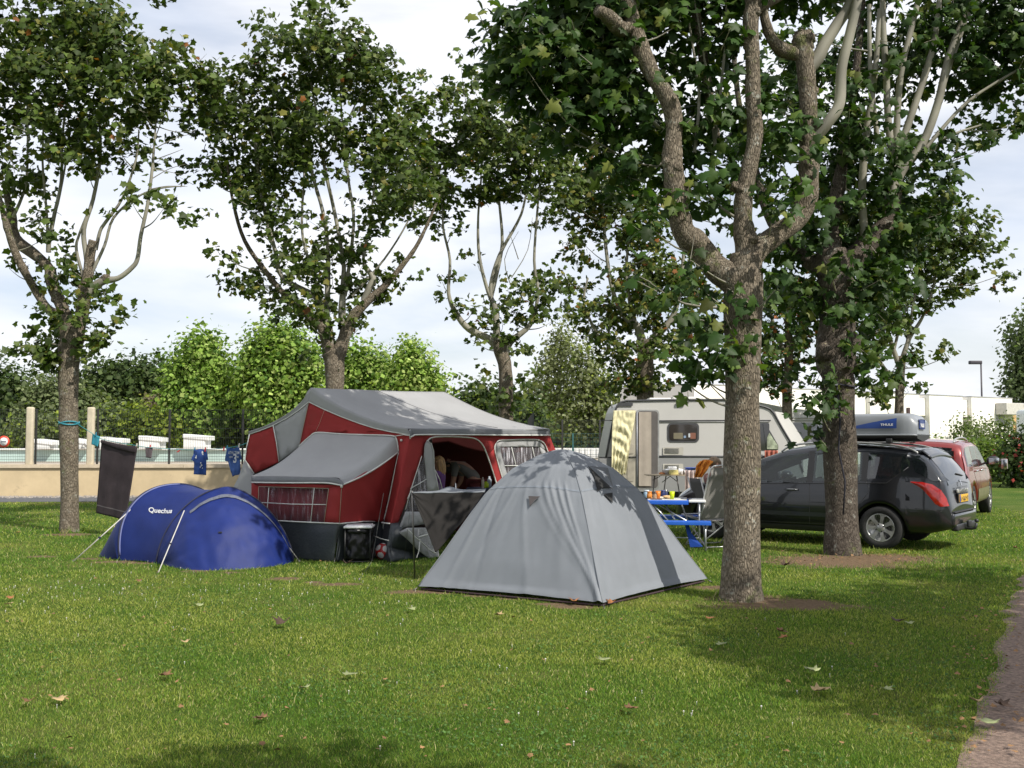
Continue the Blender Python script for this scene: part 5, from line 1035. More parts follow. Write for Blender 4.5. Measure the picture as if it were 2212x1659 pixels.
    piping([sd[3]+na*.01, sd[3].lerp(sd[2], .5)-b*.02+Vector((0, 0, .012)), sd[2]+na*.015]); piping([gp(861, 978, .02), gp(852, 1020, .03), gp(840, 1080, .03), gp(829, 1126, .03), gp(826, 1150, .05), gp(824, 1176, .08)], .009, 'cord')
    piping([ap(738, 1052, .006), ap(733, 1131, .006)], .003, 'seam', MATS['seam_buff'])
    # annex and gable mud walls reaching the grass
    def mudf(p0, p1, q0, q1, nm, seed):
        def f(u, v):
            t_ = p0.lerp(p1, u); l_ = q0.lerp(q1, u); p = t_.lerp(l_, v); return p+na*(.03*math.sin(u*7+seed)*math.sin(PI*v*.8)+.03*noise.noise(p*2.2+Vector((seed, 0, 0)))*sstep(0, .25, v))
        m = MB(); m.grid(f, 40, 16); m.build(nm, mud, root, solid=.008)
    mudf(ap(542, 1122), ap(733, 1131), W(-.97, 2.1, .0), G(723, 1214), 'mud_wall', 1)
    mudf(ap(733, 1131), sd[2], G(723, 1214), W(-.15, .35, 0), 'mud_wall', 3)
    mudf(gp(829, 1126), lowc, W(-.2, .42, 0), W(-.55, -.1, 0), 'mud_wall', 5)
    piping([gp(829, 1126, .03), W(-.30, .25, .49), lowc+na*.02]); piping([W(-.4, .35, .33), W(-.5, .1, .30), W(-.56, -.08, .29)], .006, 'flap_tape')
    piping([ap(733, 1131, .01), G(722, 1213)+na*.03], .003, 'seam', MATS['seam_dark'])
    for x, y in ((722, 1216), (742, 1214)):
        g = G(x, y); m = MB(); m.tube([g+Vector((0, .05, .06)), g], .006, 5); m.build('peg', MATS['steel_dark'], root)
    g = G(776, 1254); m = MB(); m.tube([g, G(803, 1216)+Vector((0, .0, .02)), W(-.45, .1, .9)], .004, 5); m.build('guy_line', MATS['guy_dark'], root)
    m = MB(); m.tube([g+Vector((0, 0, .03)), g-Vector((0, 0, .03))], .010, 5); m.build('peg', MATS['steel_dark'], root)
    # toggles
    for x, y in ((867, 951), (738, 1051)): m = MB(); m.ell(gp(x, y, .03) if x > 800 else ap(x, y, .03), (.018, .018, .018), 8, 6); m.build('toggle', pip, root)
    m = MB(); m.tube([gp(886, 928, .05), gp(886, 948, .06)], .010, 6); m.build('corner_tab', pip, root)
    piping([gp(849, 943, .03), gp(860, 941, .03), gp(872, 939, .04), gp(884, 941, .05)], .006, 'cord')
    m = MB(); m.box(W(1.9, 2.7, .45), (1.9, .9, .8), M=Matrix((a, b, Z)).transposed(), bev=.04); m.build('trailer_box', mat('trailer_grey', (.2, .2, .2), .5), root)
    return W
TW = trailer()
# ============================================================ vehicles
rub = mat('tyre_rubber', (.018, .018, .018), .85, .2, 20, .3, 90); gls = glass_mat('car_glass', (.05, .06, .065), .40); gld = glass_mat('tinted_glass', (.008, .010, .012), .93)
blkp = mat('black_plastic', (.022, .022, .024), .5, .1, 20); alu = mat('silver_plastic', (.42, .42, .41), .32, .06, 8, metal=.55); chrome = mat('chrome', (.65, .66, .68), .12, .02, metal=1)
def wheel(root, x, y, r, wd, side, spokes=7, M=None, hub=alu):
    """one wheel with tyre and seven-spoke cover; side = -1 for the left of the car"""
    we = bpy.data.objects.new('wheel', None); COL.objects.link(we); we.parent = root; WM[we.name] = WM[root.name].copy()
    L2 = WM[root.name] @ Matrix.Translation((x, y, r)) @ Matrix.Rotation(PI/2*side, 4, 'X')
    m = MB(); m.lathe([(r*.60, -wd/2), (r*.93, -wd/2), (r*.985, -wd*.40), (r, -wd*.25), (r, wd*.25), (r*.985, wd*.40), (r*.95, wd*.48), (r*.80, wd*.52), (r*.67, wd*.48), (r*.64, wd*.40)], 40, L2); m.build('tyre', rub, we)
    m = MB(); m.lathe([(r*.645, wd*.40), (r*.66, wd*.47), (r*.62, wd*.48), (r*.60, wd*.42), (r*.55, wd*.30)], 36, L2)
    k = spokes
    for i in range(k):   # spokes flare towards the rim
        th = 2*PI*i/k; pts = []
        for rr, hw, z in ((.10, .10, .40), (.22, .085, .44), (.42, .075, .47), (.53, .10, .475), (.62, .20, .475)):
            pts.append((rr, hw, z))
        vs = []
        for rr, hw, z in pts:
            for sgn in (-1, 1): vs.append(L2@Vector((r*(rr*math.cos(th)-sgn*hw*math.sin(th)), r*(rr*math.sin(th)+sgn*hw*math.cos(th)), wd*z)))
        m.add(vs, [(2*j, 2*j+1, 2*j+3, 2*j+2) for j in range(4)], True)
    m.lathe([(r*.20, wd*.36), (r*.20, wd*.43), (r*.14, wd*.47), (r*.02, wd*.485)], 20, L2); m.build('wheel_cover', hub, we)
    m = MB()
    for i in range(4):
        th = 2*PI*i/4+.4; m.lathe([(r*.04, wd*.44), (r*.035, wd*.50)], 8, L2@Matrix.Translation((r*.17*math.cos(th), r*.17*math.sin(th), 0)))
    m.build('wheel_bolt', blkp, we)
    m = MB(); m.lathe([(r*.62, wd*.05), (r*.3, wd*.10), (r*.05, wd*.12)], 24, L2); m.build('brake_disc', mat('brake', (.03, .03, .03), .6), we)
def make_car(root, p, paint):
    L2 = WM[root.name]; X0, X1 = p['x0'], p['x1']; r = p['wr']; wb = p['wb']
    top = lambda x: interp(x, *zip(*p['top'])); belt = lambda x: interp(x, *zip(*p['belt'])); wid = lambda x: interp(x, *zip(*p['wid'])); bot = lambda x: interp(x, *zip(*p['bot']))
    tum = p.get('tum', .30)
    def arch(x):
        z = bot(x)
        for xc in (0, wb):
            d = abs(x-xc); R = r*1.16
            if d < R: z = max(z, r*.98+math.sqrt(R*R-d*d))
        return z
    def half(x, z):
        w_ = wid(x); zt = top(x); zb = min(belt(x), zt-.03); b0 = bot(x)
        y = w_*interp(z, [b0, b0+.06, .38, .58, .78, max(.80, zb)], [.90, .955, .985, 1.0, .985, .955])
        if z > zb: y = w_*.955-(z-zb)*tum
        d = zt-z
        if d < .09: y -= .16*(1-math.sqrt(max(0, 1-((.09-d)/.09)**2)))*1.0
        return max(.05, y)
    xs = sorted(set([X0+(X1-X0)*i/70 for i in range(71)]+[xc+r*1.16*math.cos(PI*k/22) for xc in (0, wb) for k in range(23)])); xs = [x for x in xs if X0 <= x <= X1]
    NZ = 22; NT = 7; rows = []
    for x in xs:
        za = arch(x); zt = top(x); sec = [(0.0, bot(x)), (half(x, za)-.26, bot(x)), (half(x, za)-.26, za)]
        for i in range(NZ+1):
            z = za+(zt-za)*(i/NZ)**.9 if i < NZ else zt
            sec.append((half(x, z), z))
        yt = half(x, zt)
        for i in range(1, NT+1): u = i/NT; sec.append((yt*(1-u), zt+.035*math.sin(u*PI/2)*p.get('crown', 1)))
        rows.append([(x, y, z) for y, z in sec])
    k = len(rows[0]); m = MB()
    def hole(x, i, row):
        if not (3 <= i < NZ+2): return False
        z = (row[i][2]+row[i+1][2])/2
        return any(a < x < b and z0(x) < z < z1(x) for a, b, z0, z1 in p.get('holes', ()))
    for sg in (-1, 1):
        vs = [L2@Vector((x, y*sg, z)) for row in rows for x, y, z in row]
        fs = [(j*k+i, j*k+i+1, (j+1)*k+i+1, (j+1)*k+i) if sg > 0 else (j*k+i+1, j*k+i, (j+1)*k+i, (j+1)*k+i+1) for j in range(len(rows)-1) for i in range(k-1) if not hole((xs[j]+xs[j+1])/2, i, rows[j])]
        m.add(vs, fs, True)
        for row, fl in ((0, 1), (len(rows)-1, -1)):
            m.add([L2@Vector((x, y*sg, z)) for x, y, z in rows[row]], [tuple(range(k))])
    body = m.build('body', paint, root)
    S = lambda x, z, o=0.0, sg=1: L2@Vector((x, sg*(half(x, z)+o), z))
    def patch(nm, mt, ztop, zbot, xa, xb, o=.004, sg=1, nx=30, nz=10):
        m = MB(); m.grid(lambda u, v: S(xa+(xb-xa)*u, zbot(xa+(xb-xa)*u)+(ztop(xa+(xb-xa)*u)-zbot(xa+(xb-xa)*u))*v, o, sg), nx, nz); return m.build(nm, mt, root)
    def line(nm, mt, pts, rad=.004, o=.002, sg=1):
        m = MB(); m.tube([S(x, z, o, sg) for x, z in pts], rad, 5); return m.build(nm, mt, root)
    T = lambda x, y, o=0.0: L2@Vector((x, y, top(x)+.035*math.cos(min(1, abs(y)/max(.05, half(x, top(x))))*PI/2)*p.get('crown', 1)+o))
    return S, patch, line, T, top, belt, half, L2
# ---- dark estate car
rx, ry = 5.49, 15.15; hd = math.radians(180-37.0)
car = thing('estate_car', 'dark grey estate car parked behind the second maple', 'car', (rx-.74*math.sin(0), ry, 0), hd)
# origin of the car frame: rear axle centre on the ground; near side wheel sits .78 m to the left
fw = Vector((math.cos(hd), math.sin(hd), 0)); lf = Vector((-fw.y, fw.x, 0)); org = Vector((rx, ry+.05, 0))-lf*.80
car.location = org; WM[car.name] = Matrix.Translation(org) @ Matrix.Rotation(hd, 4, 'Z')
def car_paint(name, col, flake=.0):
    m, nt, b = nodes(name); b.inputs['Base Color'].default_value = (*col, 1); b.inputs['Metallic'].default_value = .25; b.inputs['Roughness'].default_value = .30; b.inputs['Coat Weight'].default_value = .75; b.inputs['Coat Roughness'].default_value = .05
    L = nt.links.new; tc = N(nt, 'ShaderNodeTexCoord'); n = N(nt, 'ShaderNodeTexNoise', Scale=3, Detail=6); L(tc.outputs['Object'], n.inputs['Vector'])
    r_ = ramp(nt, n.outputs[0], [(.4, .02), (.75, .07)]); L(r_, b.inputs['Coat Roughness']); return m
pt = car_paint('grey_paint', (.006, .007, .0095))
W1 = [(1.14, 2.30, lambda x: .965, lambda x: interp(x, [1.0, 1.5, 2.0, 2.45], [1.41, 1.375, 1.18, .96])), (.32, 1.0, lambda x: 1.0, lambda x: 1.41), (-.36, .16, lambda x: interp(x, [-.36, -.15], [1.22, 1.07]), lambda x: interp(x, [-.36, -.2, .2], [1.30, 1.38, 1.40]))]
P1 = dict(holes=W1, x0=-.95, x1=3.57, wr=.318, wb=2.708, tum=.31,
    top=[(-.95, .62), (-.94, .80), (-.90, .97), (-.84, 1.09), (-.75, 1.22), (-.65, 1.335), (-.54, 1.415), (-.38, 1.45), (0, 1.492), (.6, 1.522), (1.1, 1.518), (1.5, 1.465), (1.9, 1.33), (2.4, 1.12), (2.68, .985), (2.9, .93), (3.2, .84), (3.42, .72), (3.52, .60), (3.57, .50)],
    belt=[(-.95, 1.02), (-.3, 1.04), (.5, .99), (1.5, .95), (2.6, .90), (3.57, .6)],
    wid=[(-.95, .70), (-.92, .78), (-.84, .84), (-.65, .885), (-.3, .905), (0, .91), (1.3, .905), (2.7, .905), (3.1, .87), (3.35, .78), (3.48, .66), (3.57, .52)],
    bot=[(-.95, .33), (-.7, .27), (-.4, .24), (.4, .21), (2.3, .21), (3.1, .22), (3.57, .26)])
S, patch, line, T, top, belt, half, L2 = make_car(car, P1, pt)
for sg in (1, -1):
    # glazing: front door, rear door, quarter
    wz = lambda o: (lambda x: min(top(x)-.10, 1.435-.02*abs(x-.8))-o)
    patch('front_window', gls, lambda x: min(top(x)-.085, interp(x, [1.0, 1.5, 2.0, 2.45], [1.42, 1.385, 1.20, .985])), lambda x: .955, 1.12, 2.36, .004, sg)
    patch('rear_window', gls, lambda x: interp(x, [.3, .45, 1.05], [1.40, 1.43, 1.435]), lambda x: .985+.02*(1-x), .28, 1.02, .004, sg)
    patch('quarter_window', gld, lambda x: interp(x, [-.42, -.3, .2], [1.30, 1.40, 1.42]), lambda x: interp(x, [-.42, -.2, .2], [1.22, 1.06, 1.03]), -.42, .19, .004, sg)
    patch('pillar_trim', blkp, lambda x: 1.44, lambda x: .96, 1.02, 1.12, .005, sg, nx=3); patch('pillar_trim', blkp, lambda x: 1.42, lambda x: 1.0, .19, .28, .005, sg, nx=3)
    line('window_trim', blkp, [(-.40, 1.045+.17)]+[(x, .945+.03*(1-x)*.9) for x in [-.1+.1*i for i in range(26)]], .006, .004, sg)
    # door seams, handles, rubbing strip, sill
    for pts in ([(1.07, .95), (1.06, .7), (1.07, .32)], [(2.33, .95), (2.38, .75), (2.30, .5), (2.25, .32)], [(.20, 1.0), (.16, .85), (.30, .66), (.42, .50), (.47, .34)], [(.47, .33), (2.25, .33)]): line('door_seam', blkp, smooth_path([(a_, b_, 0) for a_, b_ in pts], 5) and [(q.x, q.y) for q in smooth_path([(a_, b_, 0) for a_, b_ in pts], 5)], .0035, .0, sg)
    patch('rubbing_strip', mat('strip_dark', (.02, .022, .027), .35, coat=.5), lambda x: .505, lambda x: .44, .50, 2.25, .012, sg, nx=20, nz=3)
    patch('sill', blkp, lambda x: .30, lambda x: .215, .42, 2.28, .012, sg, nx=20, nz=3)
    for hx in (1.25, .40):
        m = MB(); m.tube([S(hx+.0, .84, .012, sg), S(hx+.04, .845, .038, sg), S(hx+.15, .845, .040, sg), S(hx+.20, .84, .012, sg)], .014, 8); m.build('door_handle', chrome if False else mat('handle_grey', (.10, .105, .115), .25, coat=1), car)
        patch('handle_recess', blkp, lambda x: .868, lambda x: .818, hx+.02, hx+.17, .003, sg, nx=6, nz=3)
    # rear lamp: wraps from the side on to the tail
    rl = [(-.48, 1.0), (-.60, 1.0), (-.72, .965), (-.84, .87), (-.90, .74), (-.915, .66), (-.89, .64), (-.80, .66), (-.745, .74), (-.68, .84), (-.58, .93)]
    m = MB(); up = [(-.44, 1.005), (-.60, 1.003), (-.74, .97), (-.85, .89), (-.915, .77), (-.935, .665)]; lo = [(-.44, .995), (-.54, .945), (-.62, .885), (-.70, .79), (-.775, .69), (-.84, .655)]
    def lamp(u, v):
        i = min(int(u*5), 4); f_ = u*5-i; a_ = (up[i][0]+(up[i+1][0]-up[i][0])*f_, up[i][1]+(up[i+1][1]-up[i][1])*f_); b_ = (lo[i][0]+(lo[i+1][0]-lo[i][0])*f_, lo[i][1]+(lo[i+1][1]-lo[i][1])*f_)
        x = a_[0]+(b_[0]-a_[0])*v; z = a_[1]+(b_[1]-a_[1])*v; return S(x, z, .010*math.sin(PI*v)+.008, sg)
    m.grid(lamp, 30, 12); m.build('tail_lamp', mat('lamp_red', (.42, .012, .008), .12, .35, 14, coat=1, col2=(.22, .004, .004)), car)
    # roof rail
    m = MB(); rp = [T(x, sg*.60, o) for x, o in ((-.48, -.01), (-.36, .03), (-.1, .055), (.5, .06), (1.2, .055), (1.5, .035), (1.62, 0))]
    m.tube(smooth_path(rp, 4), .016, 8); m.build('roof_rail', alu, car)
    # mirror
    m = MB(); m.ell(S(2.18, 1.0, .15, sg), (.10, .13, .085), 14, 10, M=Matrix.Rotation(hd, 3, 'Z')); m.box(S(2.22, .95, .05, sg), (.05, .10, .03), rz=hd); m.build('door_mirror', pt, car)
    # bumper crease and lower trim
    line('bumper_seam', blkp, [(-.50, .62), (-.62, .615), (-.76, .60), (-.86, .585)], .0035, 0, sg)
    wheel(car, 0, sg*.80, .318, .205, -sg, 7); wheel(car, 2.708, sg*.80, .318, .205, -sg, 7)
    # headlamp
    patch('headlamp', mat('lamp_clear', (.55, .58, .60), .08, .1, coat=1), lambda x: interp(x, [2.95, 3.25, 3.5], [.90, .80, .66]), lambda x: interp(x, [2.95, 3.25, 3.5], [.89, .72, .60]), 2.97, 3.48, .006, sg, nx=14, nz=6)
# tailgate glass, with the dark wrap-round sides
m = MB(); m.grid(lambda u, v: T(-.905+.285*v, (-1+2*u)*(.62+.0*v)*(1-.10*v), .006), 24, 14); m.build('tailgate_glass', gld, car)
for sg in (1, -1):
    m = MB(); m.grid(lambda u, v: S(interp(v, [0, 1], [-.905, -.60])+u*interp(v, [0, .35, .8, 1], [.16, .30, .22, .10]), interp(v, [0, 1], [1.02, 1.385])-(.0)*u, .007, sg), 12, 14); m.build('tailgate_side_glass', gld, car)
m = MB(); m.grid(lambda u, v: T(-.66+.20*v, (-1+2*u)*.60, .018+.012*math.sin(PI*v)), 20, 5); m.build('spoiler', pt, car, solid=.02)
def tail(y, z, o=0.0):   # point on the tailgate under the glass
    x = interp(z, [.3, .62, .80, .97, 1.10], [-.95, -.952, -.942, -.905, -.845]); return L2@Vector((x-o, y, z))
m = MB(); m.box(tail(0, .45, -.02), (.11, 1.34, .21), rz=hd, bev=.05); m.build('rear_bumper', pt, car)
m = MB(); m.box(tail(0, .562, .01), (.05, 1.22, .015), rz=hd, bev=.005); m.build('bumper_step', blkp, car)
m = MB(); m.box(tail(0, .34, .0), (.10, 1.1, .10), rz=hd, bev=.03); m.build('lower_bumper', blkp, car)
m = MB(); m.box(tail(0, .86, .012), (.03, .62, .055), rz=hd, bev=.012); m.build('badge_strip', mat('strip_silver', (.50, .50, .47), .35, metal=.5), car)
text_on('PEUGEOT', lambda x, y: tail(.25-.50*x, .845+y*.50, .032)).build('badge_lettering', mat('letter_dark', (.03, .03, .03), .4), car)
m = MB(); m.box(tail(0, .755, .004), (.012, .56, .15), rz=hd, bev=.004); m.build('plate_recess', blkp, car)
m = MB(); m.box(tail(0, .75, .014), (.012, .52, .112), rz=hd, bev=.003); m.build('number_plate', mat('plate_yellow', (.62, .36, .03), .45), car)
m = MB(); m.box(tail(.235, .75, .018), (.012, .045, .108), rz=hd); m.build('plate_band', mat('plate_blue', (.02, .05, .30), .4), car)
text_on('17-SLV-9', lambda x, y: tail(.20-.44*x, .715+y*.55, .0215)).build('plate_lettering', MATS['letter_dark'], car)
# rampant-lion-like chrome emblem as an abstract standing animal outline
em = [(0, 0), (.02, .03), (.012, .05), (.03, .055), (.035, .07), (.015, .07), (.012, .085), (.02, .10), (.035, .105), (.03, .12), (.01, .125), (-.01, .115), (-.018, .095), (-.012, .07), (-.03, .06), (-.015, .05), (-.02, .03), (-.03, .015), (-.012, .012)]
m = MB(); m.poly([tail(-.0-x*1.0, .925+y*.75, .014) for x, y in em], .008, -fw); m.build('emblem', chrome, car)
m = MB(); m.tube([T(-.86, .0, .02), T(-.87, -.16, .03), T(-.875, -.34, .03)], [.014, .010, .007], 6); m.build('wiper', blkp, car)
m = MB(); m.tube([tail(0, .30, -.1), tail(0, .30, .10), tail(0, .31, .16), tail(0, .38, .18)], .022, 8); m.ell(tail(0, .42, .18), (.03, .03, .03), 10, 8); m.box(tail(.10, .38, .10), (.05, .14, .10), rz=hd, bev=.02); m.build('tow_bar', blkp, car)
m = MB(); m.grid(lambda u, v: T(1.42+1.14*v, (-1+2*u)*(.52+.10*v), .006), 16, 14); m.build('windscreen', gls, car)
# interior hints seen through the glass
m = MB()
for x in (.55, 1.45):
    for y in (.38, -.38):
        m.box(L2@Vector((x, y, .88)), (.16, .46, .62), rz=hd, bev=.06); m.box(L2@Vector((x-.02, y, 1.24)), (.10, .26, .16), rz=hd, bev=.04)
m.build('seats', mat('seat_cloth', (.10, .10, .11), .9), car) if False else None
# ---- roof box with its bars
rbx = thing('roof_box', 'silver roof box with blue lettering panel strapped on the dark estate car', 'roof box', L2@Vector((.55, .18, 1.585)), hd)
WM[rbx.name] = Matrix.Translation(L2@Vector((.55, .18, 1.585))) @ Matrix.Rotation(hd, 4, 'Z'); B2_ = WM[rbx.name]
def boxs(t, k, sc=1.0, o=0.0):   # t 0..1 rear to front, k 0..1 around the section
    x = -1.0+1.62*t; e = 1-abs(2*t-1)**5; e = max(e, .0)**.5; ef = interp(t, [0, .05, .12, .6, .85, 1], [.62, .88, 1, 1, .80, .30]); hw = .40*interp(t, [0, .04, .12, .7, .95, 1], [.80, .93, 1, 1, .80, .62])+o
    th = PI*k; c, s_ = math.cos(th), math.sin(th); y = hw*math.copysign(abs(c)**.28, c); z = .10+(.33*ef+o)*abs(s_)**.55
    return B2_@Vector((x, y, z))
sil = mat('box_silver', (.21, .225, .245), .38, .05, 5, coat=.3)
m = MB(); m.grid(lambda u, v: boxs(u, v), 40, 40); 
m.add([boxs(0, i/40) for i in range(41)], [tuple(range(41))]); m.add([boxs(1, i/40) for i in range(41)], [tuple(range(41))]); m.build('lid', sil, rbx)
m = MB()
def base_(t, k):
    x = -1.0+1.62*t; hw = .415*interp(t, [0, .04, .12, .7, .95, 1], [.82, .94, 1, 1, .80, .62]); z = interp(k, [0, .2, .5, .8, 1], [.115, .05, .0, .05, .115]); y = hw*interp(k, [0, .2, .5, .8, 1], [1, .93, 0, -.93, -1]); return B2_@Vector((x, y, z))
m.grid(base_, 30, 10); m.add([base_(0, i/10) for i in range(11)], [tuple(range(11))]); m.build('base', blkp, rbx)
m = MB(); m.tube([boxs(i/50, 0, o=.012)+Vector((0, 0, 0)) for i in range(51)], .016, 6); m.tube([boxs(i/50, 1, o=.012) for i in range(51)], .016, 6); m.build('rim', sil, rbx)
wedge = mat('decal_blue', (.02, .06, .26), .4, .1, 4); dg = mat('decal_dark', (.03, .05, .16), .4)
def bs(t, z, o=.004):  # point on the near (left, +y) side of the lid at height fraction
    k = z; return boxs(t, k, o=o)
m = MB(); m.grid(lambda u, v: bs(.17+.50*u, .03+.17*v*(1-u)**1.2+.006, .006), 30, 6); m.build('decal', wedge, rbx)
text_on('THULE', lambda x, y: bs(.315-.115*x, .065+.42*y*.30, .012)).build('lettering', mat('decal_white', (.75, .75, .75), .4), rbx)
def rearp(y, z): return B2_@Vector((-1.012, y, z))
m = MB(); m.box(rearp(.12, .26), (.012, .26, .15), rz=hd, bev=.02); m.build('decal', dg, rbx)
text_on('THULE', lambda x, y: B2_@Vector((-1.022, .22-.20*x, .22+y*.22))).build('lettering', MATS['decal_white'], rbx)
for x in (-.62, .10):
    m = MB(); c = L2@Vector((.55+x, 0, 1.592)); m.box(c, (.05, 1.22, .028), rz=hd, bev=.008); m.build('roof_bar', blkp if x > 0 else alu, rbx)
    for y in (.6, -.6): m = MB(); m.box(L2@Vector((.55+x, y, 1.60)), (.09, .07, .07), rz=hd, bev=.015); m.build('bar_foot', blkp, rbx)
# ---- red car facing away
hd2 = math.atan2(2.2, 1.34); rorg = Vector((8.50, 21.0, 0))
red_c = thing('estate_car', 'dark red car with beige lower doors and long towing mirrors', 'car', rorg, hd2)
WM[red_c.name] = Matrix.Translation(rorg) @ Matrix.Rotation(hd2, 4, 'Z')
rp = car_paint('red_paint', (.20, .018, .016)); olive = mat('olive_cladding', (.16, .14, .085), .45, coat=.4)
P2 = dict(x0=-.90, x1=3.55, wr=.355, wb=2.65, tum=.22,
    top=[(-.90, .80), (-.88, 1.05), (-.84, 1.28), (-.76, 1.46), (-.66, 1.55), (0, 1.60), (.9, 1.61), (1.45, 1.56), (1.8, 1.42), (2.2, 1.22), (2.45, 1.10), (3.1, 1.03), (3.4, .92), (3.55, .70)],
    belt=[(-.9, 1.12), (1.5, 1.06), (2.5, 1.0), (3.55, .8)], wid=[(-.90, .80), (-.8, .88), (-.5, .92), (0, .93), (2.6, .93), (3.1, .90), (3.4, .78), (3.55, .62)], bot=[(-.9, .38), (-.4, .34), (.4, .30), (2.3, .30), (3.55, .36)])
S, patch, line, T, top, belt, half, L3 = make_car(red_c, P2, rp)
for sg in (1, -1):
    patch('front_window', gls, lambda x: min(top(x)-.09, 1.49), lambda x: 1.06, 1.02, 2.05, .004, sg); patch('rear_window', gls, lambda x: 1.49, lambda x: 1.07, .18, .96, .004, sg); patch('quarter_window', gld, lambda x: interp(x, [-.6, -.45, .1], [1.35, 1.46, 1.49]), lambda x: 1.09, -.60, .10, .004, sg)
    patch('lower_cladding', olive, lambda x: .62, lambda x: .33, .45, 2.22, .012, sg, nx=20, nz=4); line('door_seam', blkp, [(.98, 1.08), (.98, .62)], .004, 0, sg); line('door_seam', blkp, [(2.1, 1.08), (2.15, .62)], .004, 0, sg); line('door_seam', blkp, [(.14, 1.1), (.2, .9), (.42, .7)], .004, 0, sg)
    for hx in (1.15, .35): m = MB(); m.tube([S(hx, .98, .012, sg), S(hx+.04, .985, .04, sg), S(hx+.15, .985, .04, sg), S(hx+.19, .98, .012, sg)], .014, 7); m.build('door_handle', chrome, red_c)
    m = MB(); m.tube(smooth_path([T(x, sg*.62, o) for x, o in ((-.5, 0), (-.3, .05), (.5, .06), (1.2, .05), (1.45, 0))], 4), .018, 8); m.build('roof_rail', alu, red_c)
    m = MB(); m.grid(lambda u, v: S(-.80+.09*u, 1.30-.42*v, .008, sg), 6, 10); m.build('tail_lamp', mat('lamp_red', (.4, .01, .01)), red_c)
    for hx in (0, 2.65): wheel(red_c, hx, sg*.80, .355, .22, -sg, 6)
    m = MB(); c = S(2.02, 1.17, .20, sg); m.ell(c, (.09, .14, .10), 14, 10, M=Matrix.Rotation(hd2, 3, 'Z')); m.box(S(2.05, 1.11, .06, sg), (.05, .14, .04), rz=hd2); m.build('door_mirror', blkp, red_c)
    m = MB(); c = S(1.97, 1.16, .22, sg); m.box(c-Vector((math.cos(hd2), math.sin(hd2), 0))*.075, (.012, .20, .13), rz=hd2, bev=.004); m.build('mirror_glass', chrome, red_c)
    m = MB(); c = S(2.0, 1.10, .40, sg); m.box(c, (.04, .13, .22), rz=hd2, bev=.018); m.tube([S(2.02, 1.20, .25, sg), c+Vector((0, 0, .06))], .010, 6); m.build('towing_mirror', blkp if sg > 0 else mat('mirror_rim', (.35, .30, .30), .4), red_c)
    m = MB(); m.box(c-Vector((math.cos(hd2), math.sin(hd2), 0))*.025, (.006, .11, .19), rz=hd2, bev=.002); m.build('mirror_glass', chrome, red_c)
m = MB(); m.grid(lambda u, v: T(-.875+.11*v+.0, (-1+2*u)*.62, .006), 16, 10); m.build('tailgate_glass', gld, red_c)
m = MB(); m.grid(lambda u, v: L3@Vector((interp(v, [0, 1], [-.90, -.80]), (-1+2*u)*.66, 1.06+.34*v)), 16, 10); m.build('rear_screen', gld, red_c)
m = MB(); m.box(L3@Vector((-.92, 0, .55)), (.14, 1.6, .26), rz=hd2, bev=.05); m.build('rear_bumper', olive, red_c)
# ============================================================ grey caravan
cvD = 22.2
cv = thing('caravan', 'older grey caravan with open brown door and yellow cloth hanging beside it', 'caravan', (3.9, 23.2, 0))
cp = lambda x, y, o=0.0: onplane(x, y, (0, cvD-o, 0), Vector((0, 1, 0)))
cgy = mat('caravan_grey', (.46, .45, .43), .45, .05, .8, .05, 20, dirt=((.40, .39, .36), 1.5, .64)); cgd = mat('caravan_dark', (.24, .24, .24), .5, .06, 1.5); trm = mat('caravan_trim', (.05, .05, .055), .5); alm = mat('awning_rail', (.45, .45, .44), .35, metal=.6)
prof = [(1309, 988), (1314, 960), (1323, 915), (1328, 890), (1333, 877), (1341, 869), (1353, 866), (1450, 864), (1563, 863), (1600, 867), (1652, 879), (1664, 884), (1672, 893), (1690, 925), (1708, 955), (1722, 985), (1735, 1020), (1735, 1062), (1309, 1062)]
W0 = [cp(*q) for q in prof]; m = MB(); n = len(W0); dep = 2.1
m.add([q for q in W0]+[q+Vector((0, dep, 0)) for q in W0], [tuple(t) for t in tessellate_polygon([W0])]+[tuple(i+n for i in t) for t in tessellate_polygon([W0])]+[(i, (i+1) % n, (i+1) % n+n, i+n) for i in range(n)])
m.build('body', cgy, cv)
m = MB(); m.poly([cp(*q, .008) for q in [(1294, 988), (1735, 988), (1735, 1062), (1309, 1062)]], .004, (0, -1, 0)); m.build('lower_skirt', cgd, cv)
m = MB(); m.tube([cp(*q, .012) for q in prof[:-2]], .022, 6); m.build('edge_rail', trm, cv)
# white front moulding on the sloping nose, and roof surface is part of the body
m = MB(); nose = [cp(*q) for q in [(1672, 893), (1690, 925), (1708, 955), (1722, 985), (1735, 1020)]]
m.poly([cp(*q, -.25) for q in [(1674, 889), (1690, 891), (1704, 903), (1713, 915), (1736, 952), (1750, 990), (1750, 1030), (1737, 1030), (1722, 985), (1708, 955), (1690, 925)]], 1.5, (0, 1, 0)); m.build('front_moulding', mat('mould_white', (.62, .61, .58), .3, .03, coat=.3), cv)
def strip(nm, mt, pts, r, o=.012): m = MB(); m.tube([cp(*q, o) for q in pts], r, 5); return m.build(nm, mt, cv)
strip('moulding', trm, [(1424, 909), (1560, 908), (1665, 908)], .012); strip('moulding', alm, [(1424, 912), (1560, 911), (1662, 911)], .010); strip('moulding', trm, [(1300, 908), (1325, 908)], .010)
strip('moulding', mat('stripe_dark', (.09, .09, .095), .5), [(1424, 986), (1563, 986), (1730, 986)], .022); strip('moulding', trm, [(1294, 988), (1325, 988)], .012)
